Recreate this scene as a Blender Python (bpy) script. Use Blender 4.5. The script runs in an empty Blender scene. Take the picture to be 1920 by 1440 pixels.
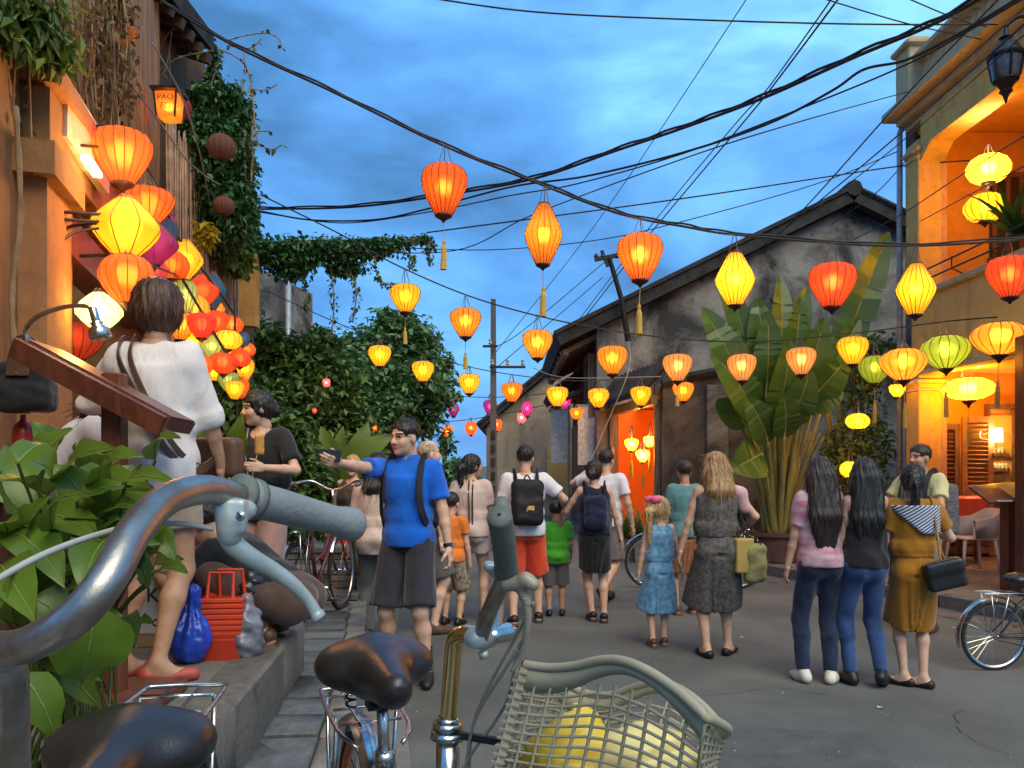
import bpy, bmesh, math, random
import numpy as np
from mathutils import Vector, Matrix, Euler, noise as mnoise
R = math.radians
rnd = random.Random(7)
C = bpy.context.scene.collection
sc = bpy.context.scene
# ------------------------------------------------------------ camera, sky, sun, exposure
F, EYE, HY = 1500.0, 1.52, 870.0          # focal length and horizon row of the 1920x1440 photograph, eye height in metres
cam = bpy.data.cameras.new('camera'); cam.sensor_width = 36.0; cam.lens = 36.0*F/1920.0
cam.shift_y = (HY-720.0)/1920.0; cam.clip_start = 0.05; cam.clip_end = 900.0
camo = bpy.data.objects.new('camera', cam); C.objects.link(camo)
camo.location = (0, 0, EYE); camo.rotation_euler = (R(90), 0, 0); sc.camera = camo
world = bpy.data.worlds.new('World'); sc.world = world; world.use_nodes = True
def build_sky():
    nt = world.node_tree; nt.nodes.clear(); N = nt.nodes.new; L = nt.links.new
    out = N('ShaderNodeOutputWorld'); bg = N('ShaderNodeBackground'); bg.inputs[1].default_value = 0.62
    sky = N('ShaderNodeTexSky'); sky.sky_type = 'NISHITA'; sky.sun_disc = False
    sky.sun_elevation = R(1.0); sky.sun_rotation = R(60); sky.air_density = 1.0; sky.dust_density = 0.5; sky.ozone_density = 4.0
    tc = N('ShaderNodeTexCoord'); mp = N('ShaderNodeMapping'); mp.inputs['Scale'].default_value = (1.3, 1.3, 2.9); mp.inputs['Rotation'].default_value = (0.0, R(18), R(20))
    mp.inputs['Location'].default_value = (0.35, 0.1, 0.55); mp2 = N('ShaderNodeMapping'); mp2.inputs['Scale'].default_value = (3.2, 3.2, 8.0); mp2.inputs['Rotation'].default_value = (R(10), R(-12), 0); L(tc.outputs['Generated'], mp2.inputs[0])
    L(tc.outputs['Generated'], mp.inputs[0])
    n1 = N('ShaderNodeTexNoise'); n1.inputs['Scale'].default_value = 1.9; n1.inputs['Detail'].default_value = 6; n1.inputs['Roughness'].default_value = 0.5; n1.inputs['Distortion'].default_value = 0.35
    L(mp.outputs[0], n1.inputs['Vector'])
    n2 = N('ShaderNodeTexNoise'); n2.inputs['Scale'].default_value = 2.2; n2.inputs['Detail'].default_value = 9; n2.inputs['Roughness'].default_value = 0.62; n2.inputs['Distortion'].default_value = 0.8; L(mp2.outputs[0], n2.inputs['Vector'])
    ma = N('ShaderNodeMath'); ma.operation = 'MULTIPLY_ADD'; ma.inputs[1].default_value = 0.18; L(n2.outputs['Fac'], ma.inputs[0]); mb_ = N('ShaderNodeMath'); mb_.operation = 'MULTIPLY_ADD'; mb_.inputs[1].default_value = 1.15; mb_.inputs[2].default_value = -0.145; L(n1.outputs['Fac'], mb_.inputs[0]); L(mb_.outputs[0], ma.inputs[2])
    r = N('ShaderNodeValToRGB'); L(ma.outputs[0], r.inputs[0])
    e = r.color_ramp.elements
    e[0].position = 0.34; e[0].color = (0.055, 0.165, 0.36, 1)
    e[1].position = 0.72; e[1].color = (0.25, 0.62, 0.86, 1)
    for p, c in ((0.45, (0.085, 0.265, 0.60, 1)), (0.56, (0.125, 0.36, 0.75, 1)), (0.635, (0.165, 0.45, 0.83, 1))):
        k = e.new(p); k.color = c
    sc_ = N('ShaderNodeMix'); sc_.data_type = 'RGBA'; sc_.blend_type = 'ADD'; sc_.inputs['Factor'].default_value = 0.05
    L(r.outputs[0], sc_.inputs['A']); L(sky.outputs[0], sc_.inputs['B'])
    L(sc_.outputs['Result'], bg.inputs[0]); L(bg.outputs[0], out.inputs[0])
build_sky()
sun = bpy.data.lights.new('sun', 'SUN'); sun.energy = 1.5; sun.angle = R(50); sun.color = (1.0, 0.90, 0.64)
suno = bpy.data.objects.new('sun', sun); suno.rotation_euler = (R(40), 0, R(28)); C.objects.link(suno)
sc.view_settings.view_transform = 'Standard'; sc.view_settings.look = 'None'
sc.view_settings.exposure = 1.2; sc.view_settings.gamma = 1.0; sc.view_settings.use_curve_mapping = False
cy = sc.cycles; cy.use_denoising = True; cy.max_bounces = 6; cy.diffuse_bounces = 3; cy.glossy_bounces = 3
cy.transmission_bounces = 4; cy.transparent_max_bounces = 12; cy.caustics_reflective = False; cy.caustics_refractive = False
cy.sample_clamp_indirect = 4.0; cy.use_light_tree = True
# ------------------------------------------------------------ helpers
def P(px, py, Y): return Vector(((px-960)*Y/F, Y, EYE-(py-HY)*Y/F))
def GY(py, z=0.0): return F*(EYE-z)/(py-HY)
def tag(o, label=None, cat=None, group=None, kind=None):
    if label: o['label'] = label
    if cat: o['category'] = cat
    if group: o['group'] = group
    if kind: o['kind'] = kind
    return o
def thing(name, label, cat, loc=(0, 0, 0), rz=0.0, group=None):
    o = bpy.data.objects.new(name, None); C.objects.link(o); o.location = loc; o.rotation_euler = (0, 0, rz)
    o.empty_display_size = 0.1
    return tag(o, label, cat, group)
def rotz(a): return Matrix.Rotation(a, 3, 'Z')
def basis(z, hint=(0, 0, 1)):
    z = Vector(z).normalized(); h = Vector(hint)
    if abs(z.dot(h.normalized())) > 0.98: h = Vector((1, 0, 0)) if abs(z.x) < .9 else Vector((0, 1, 0))
    x = h.cross(z).normalized(); y = z.cross(x)
    return Matrix((x, y, z)).transposed()
def spline(pts, n=6):
    p = [Vector(q) for q in pts]
    if len(p) < 3: return p
    out = []
    for i in range(len(p)-1):
        a = p[max(i-1, 0)]; b = p[i]; c = p[i+1]; d = p[min(i+2, len(p)-1)]
        for k in range(n):
            t = k/n
            out.append(0.5*((2*b)+(c-a)*t+(2*a-5*b+4*c-d)*t*t+(3*b-a-3*c+d)*t**3))
    out.append(p[-1]); return out
class MB:
    """collects shapes and links them as ONE mesh object"""
    def __init__(s): s.v = []; s.f = []; s.m = []
    def add(s, vs, fs, mi=0):
        o = len(s.v); s.v.extend([tuple(v) for v in vs]); s.f.extend([tuple(i+o for i in f) for f in fs]); s.m.extend([mi]*len(fs)); return s
    def box(s, c, size, M=None, mi=0, taper=1.0, bev=0.0):
        c = Vector(c); x, y, z = [q/2 for q in size]
        if bev > 0:
            b = bev; vs = []; 
            for (zz, xx, yy) in ((-z, x-b, y-b), (-z+b, x, y), (z-b, x*taper, y*taper), (z, (x-b)*taper, (y-b)*taper)):
                bb = b if abs(abs(zz)-z) > 1e-6 else b
                vs += [(-xx, -yy+bb, zz), (-xx+bb, -yy, zz), (xx-bb, -yy, zz), (xx, -yy+bb, zz), (xx, yy-bb, zz), (xx-bb, yy, zz), (-xx+bb, yy, zz), (-xx, yy-bb, zz)]
            fs = [tuple(range(7, -1, -1)), tuple(range(24, 32))]
            for k in range(3):
                for i in range(8): fs.append((k*8+i, k*8+(i+1) % 8, k*8+8+(i+1) % 8, k*8+8+i))
        else:
            vs = [(-x, -y, -z), (x, -y, -z), (x, y, -z), (-x, y, -z), (-x*taper, -y*taper, z), (x*taper, -y*taper, z), (x*taper, y*taper, z), (-x*taper, y*taper, z)]
            fs = [(3, 2, 1, 0), (4, 5, 6, 7), (0, 1, 5, 4), (1, 2, 6, 5), (2, 3, 7, 6), (3, 0, 4, 7)]
        vs = [Vector(v) for v in vs]
        if M is not None: vs = [M @ v for v in vs]
        return s.add([v+c for v in vs], fs, mi)
    def bar(s, a, b, w, h, up=(0, 0, 1), mi=0):
        a = Vector(a); b = Vector(b); return s.box((a+b)/2, (w, h, (b-a).length), basis(b-a, up), mi)
    def tube(s, pts, r, n=8, mi=0, cap=True, sx=1.0):
        pts = [Vector(p) for p in pts]; k = len(pts); rr = r if hasattr(r, '__len__') else [r]*k
        vs = []; fs = []; prev = None
        for i, p in enumerate(pts):
            d = (pts[min(i+1, k-1)]-pts[max(i-1, 0)])
            if d.length < 1e-9: d = Vector((0, 0, 1))
            d.normalize()
            if prev is None: B = basis(d); u = B.col[0].copy()
            else:
                u = prev-d*prev.dot(d)
                u = basis(d).col[0].copy() if u.length < 1e-6 else u.normalized()
            prev = u; w = d.cross(u)
            for j in range(n):
                a = 2*math.pi*j/n; vs.append(p+(u*math.cos(a)*sx+w*math.sin(a))*rr[i])
        for i in range(k-1):
            for j in range(n): fs.append((i*n+j, i*n+(j+1) % n, (i+1)*n+(j+1) % n, (i+1)*n+j))
        if cap: fs += [tuple(range(n-1, -1, -1)), tuple(range((k-1)*n, k*n))]
        return s.add(vs, fs, mi)
    def lathe(s, prof, n=16, c=(0, 0, 0), M=None, mi=0, flute=0.0, ribs=0, cap=True):
        vs = []; fs = []; k = len(prof)
        for (r, z) in prof:
            for j in range(n):
                a = 2*math.pi*j/n; q = r*(1-flute*abs(math.sin(a*ribs/2))) if ribs else r
                vs.append(Vector((q*math.cos(a), q*math.sin(a), z)))
        for i in range(k-1):
            for j in range(n): fs.append((i*n+j, i*n+(j+1) % n, (i+1)*n+(j+1) % n, (i+1)*n+j))
        if cap: fs += [tuple(range(n-1, -1, -1)), tuple(range((k-1)*n, k*n))]
        if M is not None: vs = [M @ v for v in vs]
        c = Vector(c); return s.add([v+c for v in vs], fs, mi)
    def prism(s, poly, ext, mi=0):
        poly = [Vector(p) for p in poly]; ext = Vector(ext); n = len(poly)
        nrm = (poly[1]-poly[0]).cross(poly[2]-poly[1])
        if nrm.dot(ext) > 0: poly = poly[::-1]
        return s.add(poly+[p+ext for p in poly], [tuple(range(n)), tuple(range(2*n-1, n-1, -1))]+[((i+1) % n, i, n+i, n+(i+1) % n) for i in range(n)], mi)
    def mesh(s, name, mats, smooth=False, off=None):
        me = bpy.data.meshes.new(name); v = s.v
        if off is not None: v = [(a-off[0], b-off[1], c-off[2]) for a, b, c in v]
        me.from_pydata(v, [], s.f)
        for m in (mats if isinstance(mats, (list, tuple)) else [mats]): me.materials.append(m)
        if len(me.materials) > 1: me.polygons.foreach_set('material_index', s.m)
        if smooth:
            me.polygons.foreach_set('use_smooth', [True]*len(me.polygons))
            if smooth == 'auto': me.set_sharp_from_angle(angle=R(38))
        me.update(); return me
    def build(s, name, mats, parent=None, smooth=False, world=True, loc=None):
        """world=True: the shapes were given in scene coordinates"""
        off = None
        if parent is not None and world:
            if any(abs(a) > 1e-9 for q in chain(parent) for a in q.rotation_euler): Mi = world_mat(parent).inverted(); s.v = [tuple(Mi @ Vector(v)) for v in s.v]
            else: off = world_loc(parent)
        elif parent is None and loc is not None and world: off = loc
        o = bpy.data.objects.new(name, s.mesh(name, mats, smooth, off)); C.objects.link(o)
        if parent is not None: o.parent = parent
        elif loc is not None: o.location = loc
        return o
def chain(o):
    while o: yield o; o = o.parent
def world_mat(o):
    M = Matrix.Identity(4)
    for q in chain(o): M = Matrix.LocRotScale(q.location, q.rotation_euler, q.scale) @ M
    return M
def world_loc(o):
    p = Vector(o.location); q = o.parent
    while q: p = p+Vector(q.location); q = q.parent
    return p
def inst(name, me, parent=None, loc=(0, 0, 0), rot=(0, 0, 0), scale=None, M=None):
    o = bpy.data.objects.new(name, me); C.objects.link(o); o.parent = parent
    if M is not None: o.matrix_local = M
    else:
        o.location = loc; o.rotation_euler = rot
        if scale: o.scale = scale if hasattr(scale, '__len__') else (scale,)*3
    return o
def copy_tree(o, parent=None):
    c = o.copy(); C.objects.link(c); c.parent = parent
    for ch in list(o.children): copy_tree(ch, c)
    return c
# ------------------------------------------------------------ materials
MATS = {}
def nodes_of(name):
    m = bpy.data.materials.new(name); m.use_nodes = True; nt = m.node_tree
    return m, nt, nt.nodes.new, nt.links.new, nt.nodes['Principled BSDF']
def mat(name, col, rough=0.6, metal=0.0, var=0.25, scale=12.0, bump=0.0, bscale=60.0, stretch=(1, 1, 1), col2=None, spec=0.4, sheen=0.0, coat=0.0, sss=0.0, rvar=0.0):
    """plain surface: two tones mixed by noise, fine relief, uneven gloss"""
    if name in MATS: return MATS[name]
    m, nt, N, L, b = nodes_of(name); MATS[name] = m
    b.inputs['Roughness'].default_value = rough; b.inputs['Metallic'].default_value = metal; b.inputs['Specular IOR Level'].default_value = spec
    if sheen: b.inputs['Sheen Weight'].default_value = sheen
    if coat: b.inputs['Coat Weight'].default_value = coat; b.inputs['Coat Roughness'].default_value = 0.15
    if sss: b.inputs['Subsurface Weight'].default_value = sss; b.inputs['Subsurface Radius'].default_value = (0.01, 0.004, 0.002); b.inputs['Subsurface Scale'].default_value = 1.0
    tc = N('ShaderNodeTexCoord'); mp = N('ShaderNodeMapping'); mp.inputs['Scale'].default_value = stretch; L(tc.outputs['Object'], mp.inputs[0])
    n = N('ShaderNodeTexNoise'); n.inputs['Scale'].default_value = scale; n.inputs['Detail'].default_value = 5; n.inputs['Roughness'].default_value = 0.6; L(mp.outputs[0], n.inputs['Vector'])
    r = N('ShaderNodeValToRGB'); L(n.outputs['Fac'], r.inputs[0]); e = r.color_ramp.elements
    c2 = col2 if col2 else tuple(min(1, c*(1+var)) for c in col)
    e[0].position = 0.32; e[0].color = (*[c*(1-var) for c in col], 1) if not col2 else (*col, 1); e[1].position = 0.68; e[1].color = (*c2, 1)
    L(r.outputs[0], b.inputs['Base Color'])
    if rvar:
        mr = N('ShaderNodeMapRange'); mr.inputs['To Min'].default_value = rough-rvar; mr.inputs['To Max'].default_value = rough+rvar; L(n.outputs['Fac'], mr.inputs[0]); L(mr.outputs[0], b.inputs['Roughness'])
    if bump:
        n2 = N('ShaderNodeTexNoise'); n2.inputs['Scale'].default_value = bscale; n2.inputs['Detail'].default_value = 4; L(mp.outputs[0], n2.inputs['Vector'])
        bp = N('ShaderNodeBump'); bp.inputs['Strength'].default_value = bump; bp.inputs['Distance'].default_value = 0.01; L(n2.outputs['Fac'], bp.inputs['Height']); L(bp.outputs[0], b.inputs['Normal'])
    return m
def wall_mat(name, base, stain, dark, amount=0.5, streak=0.5, scale=0.9, rough=0.9, bump=0.5):
    """old lime plaster: base tone, large stains, vertical run marks, small chips"""
    if name in MATS: return MATS[name]
    m, nt, N, L, b = nodes_of(name); MATS[name] = m
    b.inputs['Roughness'].default_value = rough; b.inputs['Specular IOR Level'].default_value = 0.15
    tc = N('ShaderNodeTexCoord')
    def nz(sc_, det, st=(1, 1, 1), ro=0.65, dist=0.0):
        mp = N('ShaderNodeMapping'); mp.inputs['Scale'].default_value = st; L(tc.outputs['Object'], mp.inputs[0])
        n = N('ShaderNodeTexNoise'); n.inputs['Scale'].default_value = sc_; n.inputs['Detail'].default_value = det; n.inputs['Roughness'].default_value = ro; n.inputs['Distortion'].default_value = dist
        L(mp.outputs[0], n.inputs['Vector']); return n.outputs['Fac']
    def rng(x, a, c, lo=0.0, hi=1.0):
        q = N('ShaderNodeMapRange'); q.inputs['From Min'].default_value = a; q.inputs['From Max'].default_value = c; q.inputs['To Min'].default_value = lo; q.inputs['To Max'].default_value = hi; L(x, q.inputs[0]); return q.outputs[0]
    def mix(fac, a, c):
        q = N('ShaderNodeMix'); q.data_type = 'RGBA'; L(fac, q.inputs['Factor'])
        for s_, v in (('A', a), ('B', c)):
            if isinstance(v, tuple): q.inputs[s_].default_value = (*v, 1)
            else: L(v, q.inputs[s_])
        return q.outputs['Result']
    big = nz(scale, 8, dist=0.6); fine = nz(scale*9, 6); st = nz(scale*3.2, 6, (1.0, 1.0, 0.13), 0.7)
    c = mix(rng(fine, 0.35, 0.7), base, tuple(x*0.78 for x in base))
    c = mix(rng(big, 0.51-amount*0.12, 0.61-amount*.03, 0, min(1, amount*1.5)), c, stain)
    c = mix(rng(st, 0.62-streak*0.2, 0.78-streak*0.1, 0, min(1, streak*1.3)), c, dark)
    c = mix(rng(nz(scale*2.3, 9, ro=0.75), 0.58, 0.66, 0, amount), c, tuple(x*0.6 for x in dark))
    L(c, b.inputs['Base Color'])
    bp = N('ShaderNodeBump'); bp.inputs['Strength'].default_value = bump; bp.inputs['Distance'].default_value = 0.02; L(nz(scale*14, 8), bp.inputs['Height']); L(bp.outputs[0], b.inputs['Normal'])
    return m
def leaf_mat(name, c1, c2, rough=0.45, trans=0.25, scale=3.0, spec=0.4):
    if name in MATS: return MATS[name]
    m, nt, N, L, b = nodes_of(name); MATS[name] = m
    b.inputs['Roughness'].default_value = rough; b.inputs['Specular IOR Level'].default_value = spec
    g = N('ShaderNodeNewGeometry'); oi = N('ShaderNodeObjectInfo')
    tc = N('ShaderNodeTexCoord'); n = N('ShaderNodeTexNoise'); n.inputs['Scale'].default_value = scale; L(tc.outputs['Object'], n.inputs['Vector'])
    ad = N('ShaderNodeMath'); ad.operation = 'MULTIPLY_ADD'; ad.inputs[1].default_value = 0.45; L(g.outputs['Random Per Island'], ad.inputs[0])
    mu = N('ShaderNodeMath'); mu.operation = 'MULTIPLY'; mu.inputs[1].default_value = 0.65; L(n.outputs['Fac'], mu.inputs[0]); L(mu.outputs[0], ad.inputs[2])
    mx = N('ShaderNodeMix'); mx.data_type = 'RGBA'; mx.inputs['A'].default_value = (*c1, 1); mx.inputs['B'].default_value = (*c2, 1); L(ad.outputs[0], mx.inputs['Factor'])
    L(mx.outputs['Result'], b.inputs['Base Color'])
    out = nt.nodes['Material Output']; t = N('ShaderNodeBsdfTranslucent'); L(mx.outputs['Result'], t.inputs['Color']); ms = N('ShaderNodeMixShader'); ms.inputs[0].default_value = trans
    L(b.outputs[0], ms.inputs[1]); L(t.outputs[0], ms.inputs[2]); L(ms.outputs[0], out.inputs['Surface'])
    return m
def emit_mat(name, col, strength):
    if name in MATS: return MATS[name]
    m, nt, N, L, b = nodes_of(name); MATS[name] = m
    b.inputs['Base Color'].default_value = (*col, 1); b.inputs['Emission Color'].default_value = (*col, 1); b.inputs['Emission Strength'].default_value = strength
    return m
def silk_mat(name, col, lit=0.0, see=0.38):
    """lantern silk: lets the bulb behind it through, scatters the sky on its outside; the little it emits is the light bouncing inside the shade"""
    if name in MATS: return MATS[name]
    m, nt, N, L, b = nodes_of(name); MATS[name] = m
    nt.nodes.remove(b); out = nt.nodes['Material Output']
    tc = N('ShaderNodeTexCoord'); mp = N('ShaderNodeMapping'); mp.inputs['Scale'].default_value = (1, 1, .15); L(tc.outputs['Object'], mp.inputs[0])
    n = N('ShaderNodeTexNoise'); n.inputs['Scale'].default_value = 60; n.inputs['Detail'].default_value = 3; L(mp.outputs[0], n.inputs['Vector'])
    mx = N('ShaderNodeMix'); mx.data_type = 'RGBA'; mx.inputs['A'].default_value = (*[c*.75 for c in col], 1); mx.inputs['B'].default_value = (*col, 1); L(n.outputs['Fac'], mx.inputs['Factor'])
    col_ = mx.outputs['Result']
    t0 = N('ShaderNodeBsdfTranslucent'); L(col_, t0.inputs[0]); rf = N('ShaderNodeBsdfRefraction'); L(col_, rf.inputs['Color']); rf.inputs['Roughness'].default_value = 0.85; rf.inputs['IOR'].default_value = 1.3   # thin silk scatters mostly forward
    t = N('ShaderNodeMixShader'); t.inputs[0].default_value = 0.5; L(t0.outputs[0], t.inputs[1]); L(rf.outputs[0], t.inputs[2]); d = N('ShaderNodeBsdfDiffuse'); d.inputs[0].default_value = (*[min(.8, .12+c*.7) for c in col], 1)
    m1 = N('ShaderNodeMixShader'); m1.inputs[0].default_value = 0.28; L(t.outputs[0], m1.inputs[1]); L(d.outputs[0], m1.inputs[2])
    tr = N('ShaderNodeBsdfTransparent'); L(col_, tr.inputs[0]); m2 = N('ShaderNodeMixShader'); m2.inputs[0].default_value = see; L(m1.outputs[0], m2.inputs[1]); L(tr.outputs[0], m2.inputs[2])
    if lit > 0:
        em = N('ShaderNodeEmission'); L(col_, em.inputs[0]); em.inputs[1].default_value = lit; ad = N('ShaderNodeAddShader'); L(m2.outputs[0], ad.inputs[0]); L(em.outputs[0], ad.inputs[1]); L(ad.outputs[0], out.inputs['Surface'])
    else: L(m2.outputs[0], out.inputs['Surface'])
    return m
# ------------------------------------------------------------ smooth solids: signed distances turned into one closed mesh
def _fold(p, amp, sx, sy, sz, seed):
    r = np.random.RandomState(seed); d = 0
    for i in range(4):
        ph = r.rand(3)*6.28; q = r.uniform(.6, 1.5, 3)
        d = d+np.sin(p[:, 0]*sx*q[0]+ph[0]+1.6*np.sin(p[:, 2]*sz*q[1]*1.3+ph[1]))*np.sin(p[:, 2]*sz*q[2]+p[:, 1]*sy*q[0]+ph[2])
    return d*amp*0.45-amp*0.75
class Solid:
    def __init__(s): s.pr = []; s.cuts = []; s.fold = None
    def cap(s, a, b, ra, rb=None, k=0.02, sq=None):
        s.pr.append(('cap', np.array(a, float), np.array(b, float), ra, ra if rb is None else rb, k)); return s
    def ell(s, c, r, M=None, k=0.02):
        s.pr.append(('ell', np.array(c, float), np.array(r, float), None if M is None else np.array(M), k)); return s
    def box(s, c, half, rad=0.02, M=None, k=0.02):
        s.pr.append(('box', np.array(c, float), np.array(half, float), rad, None if M is None else np.array(M), k)); return s
    def econe(s, a, b, r0, r1, M, k=0.02, rnd=0.0):
        """elliptical cone from a to b, half widths r0=(x,y) at a and r1 at b, M gives the x axis of the section"""
        s.pr.append(('eco', np.array(a, float), np.array(b, float), r0, r1, np.array(M), k, rnd)); return s
    def cut(s, n, p): s.cuts.append(('pl', np.array(n, float)/np.linalg.norm(n), np.array(p, float))); return s
    def carve(s, c, r, M=None, k=0.01): s.cuts.append(('ell', np.array(c, float), np.array(r, float), None if M is None else np.array(M))); return s
    @staticmethod
    def _ell(p, c, r, M):
        q = p-c
        if M is not None: q = q @ M
        k0 = np.sqrt(((q/r)**2).sum(1)); k1 = np.sqrt(((q/(r*r))**2).sum(1))+1e-9
        return k0*(k0-1)/k1
    def _d(s, pr, p):
        t = pr[0]
        if t == 'cap':
            a, b, ra, rb = pr[1:5]; ab = b-a; h = np.clip(((p-a) @ ab)/(ab @ ab+1e-12), 0, 1)
            return np.sqrt((((p-a)-h[:, None]*ab)**2).sum(1))-(ra+(rb-ra)*h)
        if t == 'ell': return s._ell(p, pr[1], pr[2], pr[3])
        if t == 'box':
            q = p-pr[1]
            if pr[4] is not None: q = q @ pr[4]
            q = np.abs(q)-(pr[2]-pr[3]); return np.sqrt((np.maximum(q, 0)**2).sum(1))+np.minimum(q.max(1), 0)-pr[3]
        if t == 'eco':
            a, b, r0, r1, M = pr[1:6]; ab = b-a; L = np.linalg.norm(ab); z = ab/L
            q = p-a; h = q @ z; t_ = np.clip(h/L, 0, 1); x = M[:, 0]-z*(M[:, 0] @ z); x = x/np.linalg.norm(x); y = np.cross(z, x)
            rx = r0[0]+(r1[0]-r0[0])*t_; ry = r0[1]+(r1[1]-r0[1])*t_
            e = np.sqrt(((q @ x)/rx)**2+((q @ y)/ry)**2); d = (e-1)*np.minimum(rx, ry); zz = np.maximum(-h, h-L)+pr[7]
            d = d+pr[7]; return np.where((zz > 0) & (d > 0), np.sqrt(np.maximum(zz, 0)**2+np.maximum(d, 0)**2), np.maximum(d, zz))-pr[7]
    def _bb(s, pr):
        t = pr[0]
        if t == 'cap':
            r = max(pr[3], pr[4]); return np.minimum(pr[1], pr[2])-r, np.maximum(pr[1], pr[2])+r, pr[5]
        if t == 'ell':
            r = max(pr[2]) if pr[3] is not None else pr[2]; return pr[1]-r, pr[1]+r, pr[4]
        if t == 'box':
            r = np.linalg.norm(pr[2]) if pr[4] is not None else pr[2]; return pr[1]-r, pr[1]+r, pr[5]
        if t == 'eco':
            r = max(*pr[3], *pr[4]); return np.minimum(pr[1], pr[2])-r, np.maximum(pr[1], pr[2])+r, pr[6]
    def mesh(s, h):
        bb = [s._bb(p) for p in s.pr]; pad = 3*h+0.012
        lo = np.min([b[0] for b in bb], 0)-pad; hi = np.max([b[1] for b in bb], 0)+pad
        n = np.ceil((hi-lo)/h).astype(int)+1
        ax = [lo[i]+h*np.arange(n[i]) for i in range(3)]; V = np.full(n, 0.3)
        for pr, (a, b, k) in zip(s.pr, bb):
            i0 = np.maximum(((a-pad-k*2-lo)/h).astype(int), 0); i1 = np.minimum(np.ceil((b+pad+k*2-lo)/h).astype(int)+1, n)
            g = np.stack(np.meshgrid(*[ax[i][i0[i]:i1[i]] for i in range(3)], indexing='ij'), -1); sh = g.shape[:3]
            d = s._d(pr, g.reshape(-1, 3)).reshape(sh); w = V[i0[0]:i1[0], i0[1]:i1[1], i0[2]:i1[2]]
            e = np.maximum(k-np.abs(w-d), 0)/max(k, 1e-6)
            V[i0[0]:i1[0], i0[1]:i1[1], i0[2]:i1[2]] = np.minimum(w, d)-e*e*k*0.25
        if s.fold or s.cuts:
            near = np.argwhere(np.abs(V) < 0.08+2*h) if not s.cuts else np.argwhere(V < 0.08+2*h)
            pts = lo+near*h; dv = V[near[:, 0], near[:, 1], near[:, 2]]
            if s.fold:
                for f in (s.fold if isinstance(s.fold, list) else [s.fold]): dv = dv+(f(pts) if callable(f) else _fold(pts, *f))
            for c in s.cuts:
                if c[0] == 'pl': dv = np.maximum(dv, (pts-c[2]) @ c[1])
                else: dv = np.maximum(dv, -s._ell(pts, c[1], c[2], c[3]))
            V[near[:, 0], near[:, 1], near[:, 2]] = dv
        return surface_nets(V, lo, h)
def surface_nets(V, lo, h):
    S = V < 0; a = np.zeros([q-1 for q in V.shape], np.int8)
    co = [(i, j, k) for i in (0, 1) for j in (0, 1) for k in (0, 1)]
    sl = lambda i, n: slice(i, n-1+i)
    nx, ny, nz = V.shape
    for i, j, k in co: a += S[sl(i, nx), sl(j, ny), sl(k, nz)]
    cells = np.argwhere((a > 0) & (a < 8))
    if len(cells) == 0: return np.zeros((0, 3)), np.zeros((0, 4), int)
    idx = np.full(a.shape, -1, np.int64); idx[tuple(cells.T)] = np.arange(len(cells))
    acc = np.zeros((len(cells), 3)); cnt = np.zeros(len(cells))
    cv = {c: V[cells[:, 0]+c[0], cells[:, 1]+c[1], cells[:, 2]+c[2]] for c in co}
    for c0 in co:
        for ax in range(3):
            if c0[ax] == 0:
                c1 = list(c0); c1[ax] = 1; c1 = tuple(c1); v0 = cv[c0]; v1 = cv[c1]; m = (v0 < 0) != (v1 < 0)
                t = np.where(m, v0/np.where(m, v0-v1, 1), 0); p = np.array(c0, float)[None, :].repeat(len(cells), 0); p[:, ax] = t
                acc += p*m[:, None]; cnt += m
    verts = lo+(cells+acc/cnt[:, None])*h
    F_ = []
    for ax in range(3):
        u, w = (ax+1) % 3, (ax+2) % 3
        s0 = [slice(None)]*3; s1 = [slice(None)]*3; s0[ax] = slice(0, -1); s1[ax] = slice(1, None)
        A = S[tuple(s0)]; B = S[tuple(s1)]; e = np.argwhere(A != B)
        e = e[(e[:, u] > 0) & (e[:, w] > 0) & (e[:, u] < V.shape[u]-1) & (e[:, w] < V.shape[w]-1)]
        if len(e) == 0: continue
        def at(du, dw):
            q = e.copy(); q[:, u] += du; q[:, w] += dw; return idx[q[:, 0], q[:, 1], q[:, 2]]
        q = np.stack([at(-1, -1), at(0, -1), at(0, 0), at(-1, 0)], 1); fl = ~A[e[:, 0], e[:, 1], e[:, 2]]
        q[fl] = q[fl][:, ::-1]; F_.append(q[(q >= 0).all(1)])
    return verts, np.concatenate(F_) if F_ else np.zeros((0, 4), int)
def np_mesh(name, v, f, mats, mi=None, smooth=True):
    me = bpy.data.meshes.new(name); me.vertices.add(len(v)); me.vertices.foreach_set('co', np.asarray(v, np.float32).ravel())
    f = np.asarray(f, np.int32); k = f.shape[1]
    me.loops.add(f.size); me.loops.foreach_set('vertex_index', f.ravel()); me.polygons.add(len(f))
    me.polygons.foreach_set('loop_start', np.arange(0, f.size, k, dtype=np.int32)); me.polygons.foreach_set('loop_total', np.full(len(f), k, np.int32))
    for m in (mats if isinstance(mats, (list, tuple)) else [mats]): me.materials.append(m)
    if mi is not None: me.polygons.foreach_set('material_index', np.asarray(mi, np.int32))
    if smooth: me.polygons.foreach_set('use_smooth', np.ones(len(f), bool))
    me.update(calc_edges=True); return me
def solid_obj(name, S, h, m, parent=None, world=True, loc=None):
    v, f = S.mesh(h)
    if parent is not None and world: Mi = np.array(world_mat(parent).inverted()); v = v @ Mi[:3, :3].T+Mi[:3, 3]
    elif loc is not None: v = v-np.array(loc)
    o = bpy.data.objects.new(name, np_mesh(name, v, f, m)); C.objects.link(o); o.parent = parent
    if parent is None and loc is not None: o.location = loc
    return o
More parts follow.
